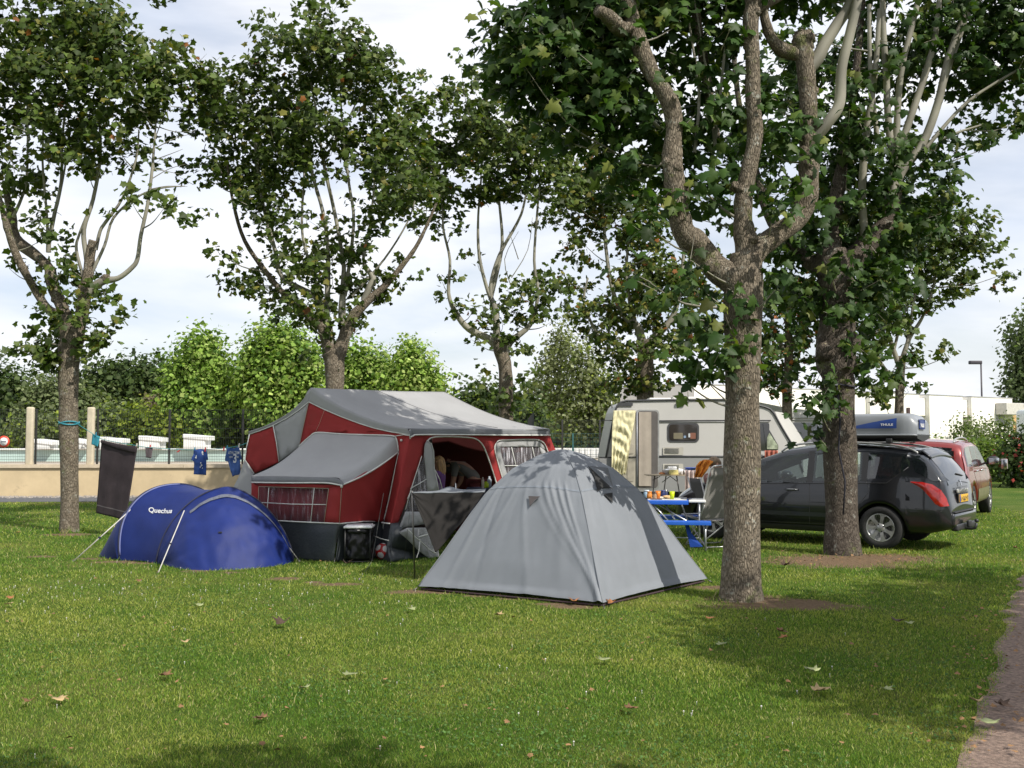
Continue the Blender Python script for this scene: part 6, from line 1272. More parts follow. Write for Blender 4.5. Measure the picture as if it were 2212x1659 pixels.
def rrect(x0, y0, x1, y1, r=6, n=5):
    pts = []
    for cx_, cy_, a0 in ((x1-r, y0+r, -90), (x1-r, y1-r, 0), (x0+r, y1-r, 90), (x0+r, y0+r, 180)):
        for i in range(n+1): t_ = math.radians(a0+90*i/n); pts.append((cx_+r*math.cos(t_), cy_+r*math.sin(t_)))
    return pts
def panel(nm, mt, x0, y0, x1, y1, r=5, o=.012, th=.01, parent=cv):
    m = MB(); m.poly([cp(*q, o) for q in rrect(x0, y0, x1, y1, r)], th, (0, 1, 0)); return m.build(nm, mt, parent)
# door opening with bead curtain, open door leaf, window, vents
panel('door_frame', alm, 1374, 885, 1424, 1057, 8, .016); panel('doorway', mat('door_shadow', (.10, .09, .085), .8), 1377, 888, 1421, 1054, 7, .024)
m = MB(); m.grid(lambda u, v: cp(1380+27*u, 890+160*v, .045)+Vector((0, .003*math.sin(u*9), 0)), 20, 4); m.build('door_curtain', mat('curtain_brown', (.34, .295, .245), .85, .10, 3.5, dirt=((.25, .21, .18), 3, .60)), cv)
panel('open_door', mat('door_cream', (.40, .37, .30), .5, .06, 2), 1340, 885, 1374, 1055, 6, .05)
for (y0, y1) in ((905, 930), (960, 980), (998, 1040)): panel('door_recess', mat('recess_cream', (.34, .31, .25), .6), 1355, y0, 1370, y1, 4, .062)
strip('door_edge', mat('door_edge', (.22, .23, .26), .4), [(1376, 890), (1376, 1055)], .018, .06); strip('door_gap', trm, [(1340, 987), (1374, 987)], .012, .064)
panel('window_rubber', trm, 1442, 914, 1510, 955, 8, .016); panel('window', mat('cv_glass', (.035, .030, .026), .08, .2, 2, coat=.8), 1446, 917, 1506, 951, 6, .026)
for (x0, y0, x1, y1, c) in ((1455, 935, 1475, 948, (.16, .14, .09)), (1491, 935, 1503, 948, (.20, .08, .05)), (1477, 941, 1482, 946, (.2, .28, .4)), (1487, 936, 1491, 945, (.45, .48, .5))):
    panel('window_item', mat('item%d' % x0, c, .6), x0, y0, x1, y1, 1.5, .030)
for (y0, y1) in ((966, 983), (1002, 1020)):
    panel('fridge_vent', mat('vent_cream', (.42, .40, .35), .6), 1432, y0, 1476, y1, 1.5, .022)
    for k in range(4):
        strip('vent_slot', mat('slot_grey', (.12, .12, .11), .7), [(1436, y0+3+k*(y1-y0-5)/4), (1467, y0+3+k*(y1-y0-5)/4)], .006, .036)
panel('roof_vent', trm, 1334, 870, 1367, 877, 1.5, .03); m = MB(); m.box(cp(1471, 871, .04), (.20, .05, .07), bev=.025); m.build('awning_light', mat('lamp_cream', (.60, .52, .34), .4), cv)
m = MB(); m.tube([cp(1322, 882, .02), cp(1321, 866, .02)], .012, 6); m.build('aerial', alm, cv)
panel('front_window', mat('cv_glass2', (.02, .02, .02), .06, coat=1), 1640, 914, 1662, 972, 3, .018); m = MB(); m.poly([cp(*q, .03) for q in [(1648, 914), (1655, 916), (1681, 962), (1681, 972), (1656, 972)]], .006, (0, 1, 0)); m.build('front_window', MATS['cv_glass2'], cv)
m = MB(); m.poly([cp(*q, .04) for q in [(1657, 945), (1662, 935), (1680, 962), (1680, 970), (1657, 970)]], .004, (0, 1, 0)); m.build('net_curtain', mat('net', (.30, .34, .24), .8, .5, 9), cv)
m = MB(); m.box(cp(1500, 863)+Vector((0, 1, .05)), (.7, .5, .09), bev=.03); m.box(cp(1440, 863)+Vector((0, 1.2, .04)), (.5, .5, .08), bev=.03); m.build('roof_hatch', MATS['mould_white'], cv)
m = MB(); m.box((3.9, 23.2, .42), (3.9, 1.7, .18)); m.build('chassis', blkp, cv)
for dx in (3.7, 4.4):
    pass
for yy in (22.35, 24.1):
    m = MB(); m.lathe([(.29, -.09), (.31, -.05), (.31, .05), (.29, .09)], 24, Matrix.Translation((4.1, yy, .31)) @ Matrix.Rotation(PI/2, 4, 'X')); m.build('wheel', rub, cv)
for xx in (2.1, 5.8):
    m = MB(); m.tube([(xx, 22.5, 0), (xx, 22.5, .5)], .03, 6); m.build('corner_steady', trm, cv)
# yellow cloth draped over the open door
def yc(u, v):
    xl, xr = interp(v, [0, .3, 1], [1325, 1322, 1321]), interp(v, [0, .15, .45, 1], [1373, 1371, 1363, 1351]); p = cp(xl+(xr-xl)*u, 887+140*v, .10)
    sw = math.sin((v*34-10*(u-.2)**2)*1.0)*.5*math.sin(PI*min(1, u*1.05))*sstep(.1, .25, v)*(1-.5*sstep(.7, 1, v))+math.sin(u*30+3*v)*.35*(sstep(.35, .9, v)+.2)
    p.z += .03*math.sin(u*9)*sstep(.9, 1, v); return p+Vector((0, -.05*sw-.02*noise.noise(Vector((u*8, v*14, 0))), 0))
m = MB(); m.grid(yc, 50, 90); o = m.build('hanging_cloth', mat('cloth_yellow', (.66, .61, .38), .85, .04, 3), None, solid=.004)
tag(recenter(o), 'pale yellow cloth draped over the open caravan door', 'cloth')
# second caravan behind, white
c2 = thing('caravan', 'white caravan with sloping front window just behind the grey one', 'caravan', (8, 28, 0))
q2 = [P(x, y, 27.5) for x, y in [(1560, 872), (1600, 868), (1642, 869), (1700, 881), (1750, 886), (1790, 905), (1830, 960), (1850, 1010), (1850, 1060), (1560, 1060)]]
m = MB(); n = len(q2); m.add(q2+[q+Vector((.3, 2.1, 0)) for q in q2], [tuple(t) for t in tessellate_polygon([q2])]+[tuple(i+n for i in t) for t in tessellate_polygon([q2])]+[(i, (i+1) % n, (i+1) % n+n, i+n) for i in range(n)]); m.build('body', mat('cv2_white', (.62, .62, .60), .4, .04, 1), c2)
m = MB(); m.poly([P(x, y, 27.46) for x, y in [(1712, 914), (1762, 914), (1800, 958), (1740, 958)]], .02, (0, 1, 0)); m.build('window', mat('cv2_glass', (.16, .17, .20), .15, coat=1), c2)
for y in (903, 908): m = MB(); m.tube([P(1680, y, 27.45), P(1790, y, 27.45)], .012, 5); m.build('moulding', alm, c2)
for xx in (0, 2.6):
    m = MB(); c = P(1640, 1060, 27.7); m.lathe([(.3, -.1), (.32, 0), (.3, .1)], 20, Matrix.Translation((c.x+xx, 27.8, .32)) @ Matrix.Rotation(PI/2, 4, 'X')); m.build('wheel', rub, c2)
# reddish checked cloth hanging below the grey caravan's front window
m = MB(); m.grid(lambda u, v: cp(1652+28*u, 973+50*v, .08)+Vector((0, .02*math.sin(u*18), 0)), 30, 10)
tag(recenter(m.build('hanging_cloth', mat('check_red', (.30, .09, .06), .85, .5, 14), None, solid=.004)), 'reddish patterned cloth hanging under the caravan front window', 'cloth')
# ============================================================ clothesline and washing
rope_pts = [P(163, 913, 18.0), P(199, 936, 17.75), P(222, 949, 17.6), P(297, 963, 17.2), P(325, 967, 17.0), P(386, 971, 16.8), P(426, 972, 16.6), P(448, 971, 16.5), P(486, 968, 16.3), P(516, 963, 16.1), P(538, 955, 15.9)]
m = MB(); m.tube(smooth_path(rope_pts, 4), .0055, 5); tag(recenter(m.build('clothes_line', mat('line_teal', (.05, .26, .28), .7))), 'thin turquoise washing line from the left maple to the trailer tent', 'washing line')
def cloth(name, label, cat, c4, D0, D1, mt, seed, nx=24, ny=40, fold=.03, group=None, sag=.0):
    """cloth hanging from two pegs: c4 = pixel corners top-left, top-right, bottom-right, bottom-left"""
    A_, B_ = P(*c4[0], D0), P(*c4[1], D1); C_, E_ = P(*c4[2], D1-.05), P(*c4[3], D0-.05); nrm = Vector((.2, -1, 0)).normalized()
    def f(u, v):
        p = A_.lerp(B_, u).lerp(E_.lerp(C_, u), v); p.z -= sag*math.sin(PI*u)*(1-v)
        w = fold*(math.sin(u*7+seed)*.5+.35*math.sin(u*15+seed*2+2*v))*(.3+.7*v)+fold*.5*noise.noise(Vector((u*4, v*5, seed)))
        return p+nrm*w
    m = MB(); m.grid(f, nx, ny); o = m.build(name, mt, None, solid=.006); tag(recenter(o), label, cat, group); return f, o
f, o = cloth('bath_towel', 'large dark grey towel hanging beside the left maple', 'towel', ((220, 950), (297, 964), (272, 1124), (208, 1108)), 17.6, 17.2, mat('towel_dark', (.045, .036, .040), 1, .12, 6, .6, 300, spec=.15), 1, sag=.02)
m = MB(); m.grid(lambda u, v: f(u, .005+.15*v+.06*u)+Vector((0, -.02, 0)), 24, 6); o2 = m.build('folded_edge', MATS['towel_dark'], None, solid=.008)
m.v = []; bpy.data.objects.remove(o2)
tw = bpy.data.objects['bath_towel']; WM[tw.name] = Matrix.Translation(tw.location)
m = MB(); m.grid(lambda u, v: f(u, .002+(.045+.05*u)*v)+Vector((0, -.022-.012*math.sin(PI*v), .004)), 24, 6); m.build('folded_edge', MATS['towel_dark'], tw, solid=.006)
m = MB(); m.grid(lambda u, v: f(u, .885+.014*v)+Vector((0, -.006, 0)), 24, 2); m.build('woven_band', mat('towel_band', (.10, .088, .092), .9), tw)
cloth('small_cloth', 'small turquoise cloth pegged beside the left maple', 'cloth', ((200, 937), (216, 943), (211, 965), (197.6, 960)), 17.75, 17.65, mat('cloth_teal', (.02, .20, .27), .85, .08, 10), 2, 8, 8, .01)
cloth('small_cloth', 'small dark grey cloth pegged in front of the white block', 'cloth', ((314, 966), (330, 967), (327, 990), (315, 988)), 17.05, 17.0, mat('cloth_grey', (.07, .055, .06), .9), 3, 8, 8, .012)
def tshirt(label, outline, D, mt, seed, prints):
    rt = thing('t_shirt', label, 't-shirt', P(*outline[0], D))
    pts = [P(x, y, D) for x, y in outline]; bm = bmesh.new(); vs = [bm.verts.new(p) for p in pts]
    for t_ in tessellate_polygon([pts]): bm.faces.new([vs[i] for i in t_])
    for _ in range(4):
        ed = [e for e in bm.edges if e.calc_length() > .03]
        if ed: bmesh.ops.subdivide_edges(bm, edges=ed, cuts=1); bmesh.ops.triangulate(bm, faces=[q for q in bm.faces if len(q.verts) > 3])
    dis = lambda p: Vector((0, -1, 0))*(.018*math.sin(p.x*42+seed)+.012*noise.noise(p*14+Vector((seed, 0, 0))))
    for v in bm.verts: v.co += dis(v.co)
    bm.verts.index_update(); m = MB(); m.add([v.co.copy() for v in bm.verts], [[v.index for v in q.verts] for q in bm.faces], True); bm.free(); m.build('shirt', mt, rt, solid=.012)
    for nm, (txt, x, y, w_, hgt, mtp) in prints:
        m = text_on(txt, lambda a, b: (lambda p: p+dis(p)+Vector((0, -.012, 0)))(P(x+w_*a, y-hgt*b*(TXTA[txt]), D))); m.build(nm, mtp, rt)
    return rt, dis
TXTA = {k: 1/max(v[1] for v in V[0]) for k, V in TXT.items()}
nb_ = mat('shirt_navy', (.018, .055, .22), .9, .10, 9, .3, 200); nb2 = mat('shirt_blue', (.030, .075, .23), .9, .10, 9, .3, 200); wp = mat('print_pale', (.50, .52, .55), .8)
r1, dis = tshirt('dark blue t-shirt with small white prints on the washing line', [(418, 972), (424, 972), (430, 970), (436, 970), (441, 972), (446, 972), (450, 988), (450.5, 993), (446, 994), (445.5, 1026), (418, 1024.5), (419, 998), (418, 997), (413, 993), (417, 982)], 16.5, nb_, 1, [])
m = MB()
for (x, y, s) in ((437, 977, 2.2), (438, 981, 1.6), (424, 988, 2.0), (425, 985, 1.2), (434, 1000, 1.4), (435, 1005, 2.0), (433, 1009, 1.3), (437, 1011, 1.0)):
    c = P(x, y, 16.5); c += dis(c)+Vector((0, -.013, 0)); k = s/F*16.5; m.add([c+Vector((k*math.cos(t_)*(1+.4*math.sin(3*t_+x)), 0, k*1.3*math.sin(t_))) for t_ in [2*PI*i/9 for i in range(9)]], [tuple(range(9))])
m.build('print', wp, r1)
tshirt('blue t-shirt with a white 3 on it next to the trailer tent', [(491, 968), (498, 967), (505, 969), (510, 967), (517, 963.5), (521, 985), (522, 993), (519, 993), (519.5, 1010), (519, 1025), (507, 1027), (502, 1030), (496, 1008), (493, 996), (491, 997), (485.5, 995), (487, 985)], 16.25, nb2, 2,
       [('lettering', ('ATHL.TEAM', 494, 981, 24, 6.5, wp)), ('lettering', ('3', 503.5, 999, 8, 19, wp)), ('lettering', ('NEW', 496, 989, 7, 4, wp)), ('lettering', ('RK', 512.5, 989, 5, 4, wp))])
pr, pw3, pbk = mat('peg_red', (.45, .03, .03), .5), mat('peg_pale', (.5, .48, .42), .6), mat('peg_blue', (.03, .2, .3), .5)
for (x, y, D, mt, cl) in ((227, 949, 17.6, pw3, 'pale peg at the left corner of the big towel'), (296, 962, 17.2, pw3, 'pale peg at the right corner of the big towel'), (208, 938, 17.7, pbk, 'peg holding the turquoise cloth'), (325, 965, 17.03, pr, 'peg holding the small dark cloth'),
    (387, 974, 16.8, pr, 'slanting red peg between the two washing groups'), (421, 971, 16.6, pbk, 'dark peg at the left shoulder of the printed shirt'), (444, 971, 16.5, pr, 'red peg at the right shoulder of the printed shirt'), (484, 970, 16.3, pr, 'red peg hanging just left of the shirt with the 3'), (491, 967, 16.28, pbk, 'blue peg on the shirt with the 3'), (517, 962, 16.1, pw3, 'white peg at the right shoulder of the shirt with the 3')):
    c = P(x, y, D); ti = .9 if 'slanting' in cl else .15
    M_ = Matrix.Rotation(ti, 3, 'Y'); m = MB(); m.box(c+Vector((-.006, -.014, 0)), (.010, .010, .07), M=M_ @ Matrix.Rotation(.1, 3, 'Y'), bev=.002); m.box(c+Vector((.006, -.014, 0)), (.010, .010, .07), M=M_ @ Matrix.Rotation(-.1, 3, 'Y'), bev=.002)
    tag(recenter(m.build('clothes_peg', mt)), cl, 'clothes peg', 'pegs on the washing line')
# ============================================================ bin stand and ball
c = G(775, 1214); bs_ = thing('waste_bag_stand', 'black waste bag on a stand with a white lid by the annex', 'bin', c)
bagm = mat('bag_black', (.008, .008, .009), .32, .3, 6, .0, spec=.3); blk2 = mat('stand_black', (.015, .015, .015), .5)
def bag(u, v):
    th = 2*PI*u; r_ = interp(v, [0, .06, .2, .8, 1], [.15, .185, .19, .18, .185]); z = .03+.41*v
    k = 1+.07*math.sin(th*9+3*noise.noise(Vector((0, v*3, 0))))*(.4+.6*v)+.10*noise.noise(Vector((math.cos(th)*2, math.sin(th)*2, v*4)))
    return c+Vector((r_*k*math.cos(th), r_*k*.8*math.sin(th), z))
m = MB(); m.grid(bag, 90, 40); m.build('waste_bag', bagm, bs_)
m = MB(); m.grid(lambda u, v: c+Vector(((.178+.02*math.sin(v*PI)+.008*math.sin(u*70))*math.cos(2*PI*u), (.15+.02*math.sin(v*PI)+.008*math.sin(u*70))*math.sin(2*PI*u), .45-.07*v)), 90, 8); m.build('bag_collar', bagm, bs_)
m = MB(); m.box(c+Vector((.005, 0, .468)), (.375, .32, .03), bev=.013); m.box(c+Vector((.005, 0, .486)), (.33, .28, .02), bev=.009); m.build('lid', mat('lid_white', (.66, .66, .67), .35, .03), bs_)
for sx_ in (-.165, .165):
    for sy in (-.12, .12): m = MB(); m.tube([c+Vector((sx_, sy, 0)), c+Vector((sx_, sy, .46))], .010, 7); m.build('leg', blk2, bs_)
m = MB(); m.tube([c+Vector((.19*math.cos(t_), .15*math.sin(t_), .02)) for t_ in [2*PI*i/24 for i in range(25)]], .01, 6); m.build('base_ring', blk2, bs_)
bc_ = G(827, 1210)+Vector((0, .04, .112)); bl = thing('football', 'white and red football on the grass beside the black waste bag', 'ball', bc_-Vector((0, 0, .112)))
g_ = (1+5**.5)/2; ico = [Vector(q).normalized() for q in [(0, s1, s2*g_) for s1 in (-1, 1) for s2 in (-1, 1)]+[(s1, s2*g_, 0) for s1 in (-1, 1) for s2 in (-1, 1)]+[(s2*g_, 0, s1) for s1 in (-1, 1) for s2 in (-1, 1)]]
Rb = Matrix.Rotation(.5, 3, 'X') @ Matrix.Rotation(.35, 3, 'Y') @ Matrix.Rotation(.3, 3, 'Z'); ico = [Rb@q for q in ico]
bm = bmesh.new(); bmesh.ops.create_icosphere(bm, subdivisions=5, radius=1); bm.verts.index_update()
wv, rv = [], []
fr_, fw_ = [], []
for fc in bm.faces:
    d = max((fc.calc_center_median().normalized()).dot(q) for q in ico); ang = math.degrees(math.acos(min(1, d))); (fw_ if ang < 24 else fr_).append([v.index for v in fc.verts])
vs = [bc_+v.co*.112*(1.004 if max(v.co.normalized().dot(q) for q in ico) > math.cos(math.radians(24)) else 1) for v in bm.verts]; bm.free()
MB().add(vs, fr_, True).build('red_panels', mat('ball_red', (.45, .02, .02), .35), bl); MB().add(vs, fw_, True).build('white_panels', mat('ball_white', (.62, .60, .58), .4, .08, 12), bl)
# ============================================================ picnic table
tb = G(1500, 1188); T0 = P(1405, 1080, 15.15); 
ax = Vector((.985, -.17, 0)).normalized(); ay = Vector((.17, .985, 0)).normalized(); tc0 = Vector((P(1462, 1080, 15.4).x, 15.45, 0))
tblu = mat('plastic_blue', (.020, .11, .50), .35, .06, 5); twh = mat('table_white', (.66, .66, .64), .4, .04, 5); tal = mat('alu_tube', (.55, .56, .58), .3, .05, 4, metal=.7)
pt_ = thing('picnic_table', 'blue and white folding picnic table right behind the dome tent', 'table', tc0)
TT = lambda x, y, z: tc0+ax*x+ay*y+Vector((0, 0, z)); M3 = Matrix((ax, ay, Vector((0, 0, 1)))).transposed()
m = MB(); m.box(TT(-.13, -.0, .70), (.62, .66, .035), M=M3, bev=.012); m.build('table_panel', tblu, pt_)
m = MB(); m.box(TT(.31, 0, .704), (.25, .66, .03), M=M3, bev=.010); m.build('table_panel', twh, pt_)
m = MB(); m.box(TT(-.13, -.335, .685), (.62, .022, .055), M=M3, bev=.006); m.build('edge_rail', tblu, pt_)
m = MB(); m.box(TT(-.13, 0, .7225), (.57, .60, .006), M=M3); m.build('table_inlay', twh, pt_)
for x in (-.34, .34):
    m = MB(); m.tube([TT(x, -.30, .69), TT(x*.98, -.30, .02)], .013, 7); m.build('leg', tal, pt_); m = MB(); m.tube([TT(x, .30, .69), TT(x*.98, .30, .02)], .013, 7); m.build('leg', tal, pt_)
m = MB(); m.tube([TT(-.36, -.28, .68), TT(-.12, -.34, .42)], .012, 6); m.tube([TT(-.36, .10, .68), TT(.16, -.42, .42)], .012, 6); m.tube([TT(-.2, .2, .68), TT(-.02, -.2, .42)], .012, 6); m.build('strut', tal, pt_)
m = MB(); m.tube([TT(-.34, -.30, .17), TT(.34, -.30, .17)], .010, 6); m.build('stretcher', tal, pt_)
for yy, nm in ((-.55, 'near'), (.55, 'far')):
    m = MB(); m.box(TT(.08, yy, .42), (.84, .25, .035), M=M3, bev=.012); m.box(TT(.08, yy-.12, .41), (.84, .02, .05), M=M3, bev=.005); m.build('bench', tblu, pt_)
    for x in (-.2, .42):
        m = MB(); m.tube([TT(x, yy, .40), TT(x, yy, .01)], .014, 7); m.build('bench_leg', tal, pt_); m = MB(); m.tube([TT(x, yy, .03), TT(x, yy, 0)], .018, 7); m.build('leg_cap', blk2, pt_)
m = MB(); m.poly([TT(.12, -.50, .40), TT(.18, -.52, .40), TT(.22, -.53, .26), TT(.38, -.56, .07), TT(.20, -.56, .06), TT(.17, -.56, .2)], .02, ay); m.build('gusset', mat('plastic_navy', (.012, .05, .26), .7, spec=.2), pt_)
ZT = .727
def cup(x, y, col, lb, r0=.028, r1=.040, h=.115):
    b_ = TT(x, y, ZT); m = MB(); m.lathe([(r0*.2, .004), (r0, 0), (r1, h), (r1-.003, h), (r0-.003, .008), (.002, .006)], 20, Matrix.Translation(b_)); tag(recenter(m.build('plastic_cup', mat('cup_'+str(col), col, .35, .02, transl=.25))), lb, 'cup', 'plastic cups on the picnic table')
def at_px(px, y): # x along the table for a pixel column
    best = min(((abs((lambda q: CX+F*q.x/q.y)(TT(x/100, y, ZT))-px)), x/100) for x in range(-60, 60)); return best[1]
cup(at_px(1419.5, -.05), -.05, (.80, .25, .03), 'orange cup in the middle of the blue picnic table'); cup(at_px(1450, -.14), -.14, (.62, .75, .01), 'yellow green cup at the right of the table things')
def jar(px, y, r_, h, body, lid, name, lb, cat='jar', lidh=.018):
    x = at_px(px, y); b_ = TT(x, y, ZT); t_ = thing(name, lb, cat, b_); m = MB(); m.lathe([(r_*.9, 0), (r_, .006), (r_, h*.8), (r_*.8, h*.92), (r_*.8, h)], 18, Matrix.Translation(b_)); m.build('jar_body', body, t_)
    m = MB(); m.lathe([(r_*.9, h), (r_*.9, h+lidh)], 18, Matrix.Translation(b_)); m.build('lid', lid, t_)
jar(1402, -.02, .040, .085, mat('jam_orange', (.62, .24, .05), .25), mat('lid_orange', (.75, .25, .02), .4), 'jam_jar', 'jar with an orange lid at the left end of the picnic table')
jar(1412.5, -.12, .034, .075, mat('jam_brown', (.30, .20, .13), .25), mat('lid_brown', (.09, .06, .05), .4), 'jam_jar', 'brown lidded jar beside the orange lidded jar')
jar(1396, .15, .045, .10, mat('jar_blue', (.35, .50, .65), .3), mat('lid_pale', (.6, .65, .7), .4), 'jam_jar', 'pale blue jar at the far left of the picnic table')
jar(1431, .12, .036, .10, mat('jar_navy', (.02, .03, .12), .3), mat('lid_navy', (.03, .05, .2), .4), 'drink_can', 'dark blue can behind the orange cup', 'can')
jar(1437, .14, .034, .105, mat('jar_navy2', (.03, .04, .10), .3), mat('lid_silver', (.4, .4, .4), .3, metal=1), 'drink_can', 'second dark can just right of the dark blue can', 'can')
for (px, y, s_, col, nm, lb) in ((1440, .0, (.14, .09, .05), (.62, .42, .20), 'bread_loaf', 'torn bread pieces beside the yellow green cup'), (1426, -.02, (.10, .07, .03), (.7, .66, .55), 'butter_dish', 'small white butter tub between the jars and the bread')):
    x = at_px(px, y); m = MB(); m.ell(TT(x, y, ZT+s_[2]*.5), (s_[0]/2, s_[1]/2, s_[2]/2), 12, 8, lump=.5); m.ell(TT(x+.05, y+.02, ZT+s_[2]*.45), (s_[0]/3, s_[1]/3, s_[2]/2.2), 10, 7, lump=.5); m.ell(TT(x-.04, y+.01, ZT+s_[2]*.45), (s_[0]/3, s_[1]/3, s_[2]/2.4), 10, 7, lump=.5); tag(recenter(m.build(nm, mat(nm, col, .8, .15, 20, .4, 60))), lb, 'food')
for (px, y, lb) in ((1475, -.05, 'dark saucer on the white end of the picnic table, left one'), (1486, -.03, 'dark saucer on the white end of the picnic table, right one')):
    x = at_px(px, y); m = MB(); m.lathe([(.01, 0), (.035, 0), (.05, .012), (.046, .014), (.03, .005), (.005, .005)], 20, Matrix.Translation(TT(x, y, .7205))); tag(recenter(m.build('saucer', mat('saucer_navy', (.03, .035, .07), .3))), lb, 'saucer', 'dark saucers on the picnic table')
x = at_px(1416, -.26); m = MB(); m.box(TT(x, -.25, ZT+.004), (.17, .09, .012), M=M3, bev=.004); tag(recenter(m.build('tray', mat('tray_navy', (.025, .03, .07), .35))), 'flat dark tray at the near edge of the blue table', 'tray')
# ============================================================ reclining chair (seen from behind)
cg = Vector((P(1545, 1110, 15.55).x, 15.55, 0)); ch = thing('reclining_chair', 'grey reclining garden chair between picnic table and near maple', 'chair', cg)
cx_ = Vector((.93, -.36, 0)).normalized(); cy_ = Vector((-.36, -.93, 0)).normalized()*-1  # cx: chair's width, cy: facing away from the camera
cy_ = Vector((-.36, .93, 0)).normalized(); cx_ = Vector((.93, .36, 0)).normalized()
CC = lambda x, y, z: cg+cx_*x+cy_*y+Vector((0, 0, z)); cgr = mat('chair_fabric', (.225, .215, .20), .75, .05, 4, .3, 300); wtub = mat('chair_tube', (.50, .50, .50), .3, .05, 4, metal=.4); arml = mat('arm_white', (.62, .60, .58), .4)
def cb(u, v):  # backrest: v 0 bottom .. 1 top
    w_ = .27; y = -.02-.30*v; z = .42+.78*v; bow = .03*(1-(2*u-1)**2); roll = .028*math.exp(-((v-.86)/.07)**2)
    return CC((-1+2*u)*w_*(1-.12*max(0, v-.9)*10*.5), y+bow-roll*1.4, z)
m = MB(); m.grid(cb, 14, 40); m.build('backrest', cgr, ch, solid=.008)
m = MB(); m.tube([CC(-.285, -.02, .40), CC(-.285, -.20, .88), CC(-.275, -.31, 1.18), CC(-.22, -.33, 1.225), CC(0, -.335, 1.235), CC(.22, -.33, 1.225), CC(.275, -.31, 1.18), CC(.285, -.20, .88), CC(.285, -.02, .40)], .013, 8); m.build('back_frame', wtub, ch)
m = MB(); m.grid(lambda u, v: CC((-1+2*u)*.26, -.02+.50*v, .41+.05*v-.03*math.sin(PI*u)), 10, 10); m.build('seat', cgr, ch, solid=.008)
m = MB(); m.tube([CC(-.285, -.03, .40), CC(-.285, .5, .46), CC(.285, .5, .46), CC(.285, -.03, .40)], .012, 7); m.build('seat_frame', wtub, ch)
for s_ in (-1, 1):
    m = MB(); m.tube(smooth_path([CC(s_*.31, .46, .62), CC(s_*.31, .30, .40), CC(s_*.31, .0, .18), CC(s_*.31, -.22, .03), CC(s_*.31, -.27, .012)], 3), .012, 7); m.build('leg', wtub, ch)
    m = MB(); m.tube(smooth_path([CC(s_*.31, -.20, .64), CC(s_*.31, .0, .38), CC(s_*.31, .30, .05), CC(s_*.31, .34, .012)], 3), .012, 7); m.build('leg', wtub, ch)
    m = MB(); m.tube(smooth_path([CC(s_*.315, -.25, .665), CC(s_*.315, -.05, .68), CC(s_*.315, .18, .665), CC(s_*.315, .27, .62)], 4), [.022]*13, 8, flat=(.03, .015)); m.build('armrest', arml, ch)
m = MB(); m.tube([CC(-.31, -.24, .02), CC(.31, -.24, .02)], .010, 6); m.tube([CC(-.31, .34, .02), CC(.31, .34, .02)], .010, 6); m.build('foot_bar', wtub, ch)
m = MB(); m.box(CC(.02, -.315, 1.09), (.045, .006, .04), M=Matrix((cx_, cy_, Vector((0, 0, 1)))).transposed(), bev=.002); m.build('emblem', mat('emblem_blue', (.03, .08, .4), .5), ch)
# ============================================================ table by the caravan
tD = 20.6; kt = thing('camp_table', 'thin wooden topped camp table in front of the caravan door', 'table', (P(1448, 1026, tD).x, tD, 0)); zt = P(1448, 1027, tD).z
m = MB(); xa, xb = P(1399, 1027, tD).x, P(1498, 1027, tD).x; m.box(((xa+xb)/2, tD+.25, zt), (xb-xa, .55, .02), bev=.006); m.build('table_top', mat('table_wood', (.34, .28, .20), .6, .1, 6), kt)
for a_, b_ in ((xa+.15, xa+.05), (xa+.38, xa+.25), (xb-.33, xb-.20), (xb-.12, xb-.05)):
    m = MB(); m.tube([(a_, tD+.06, zt-.01), (b_, tD+.04, 0)], .012, 6); m.build('leg', mat('leg_brown', (.10, .09, .08), .5), kt)
m = MB(); m.tube([(xa+.30, tD+.06, zt-.14), (xa+.46, tD+.06, zt-.02)], .008, 5); m.tube([(xb-.30, tD+.06, zt-.14), (xb-.46, tD+.06, zt-.02)], .008, 5); m.tube([(xa+.1, tD+.06, zt-.10), (xa+.26, tD+.06, zt-.02)], .008, 5); m.build('brace', MATS['leg_brown'], kt)
def item(px, w_, h, col, nm, lb, cat, kind='box', dy=.2, rough=.4, z=None, alpha=None):
    x = P(px, 1026, tD+dy).x; z0 = (z or zt)+.011; m = MB()
    if kind == 'box': m.box((x, tD+dy, z0+h/2), (w_, w_*.7, h), bev=min(.012, h*.3), taper=.94)
    elif kind == 'bowl': m.lathe([(w_*.25, 0), (w_*.5, h*.9), (w_*.52, h), (w_*.46, h*.96), (w_*.2, .01)], 20, Matrix.Translation((x, tD+dy, z0)))
    elif kind == 'bag': m.ell((x, tD+dy, z0+h*.5), (w_/2, w_*.35, h/2), 14, 9, lump=.55)
    elif kind == 'bottle': m.lathe([(w_/2, 0), (w_/2, h*.6), (w_*.18, h*.82), (w_*.18, h)], 14, Matrix.Translation((x, tD+dy, z0)))
    tag(recenter(m.build(nm, mat('it_'+nm+str(px), col, rough, .12, 12))), lb, cat)
item(1431, .16, .05, (.36, .15, .06), 'bread_board', 'brown bread piece at the left of the camp table', 'food', 'bag'); item(1440, .20, .10, (.55, .55, .57), 'plastic_bowl', 'clear pale bowl on the camp table', 'bowl', 'bowl'); item(1455, .18, .10, (.60, .52, .20), 'margarine_tub', 'pale tub with yellow print on the camp table', 'tub', 'box', .1)
item(1452, .18, .05, (.66, .66, .66), 'folded_napkin', 'white stack on top of the tub behind', 'container', 'box', .34, z=zt+.11); item(1449, .24, .11, (.58, .60, .64), 'white_container', 'white container under the stack at the back of the camp table', 'container', 'box', .36)
item(1470, .16, .12, (.62, .60, .60), 'plastic_bag', 'crumpled white plastic bag on the camp table', 'bag', 'bag'); item(1482, .20, .11, (.66, .64, .62), 'plastic_bag', 'larger white plastic bag at the right of the camp table', 'bag', 'bag', .3); item(1477, .03, .12, (.10, .08, .07), 'small_bottle', 'small dark bottle between the white bags', 'bottle', 'bottle', .1)
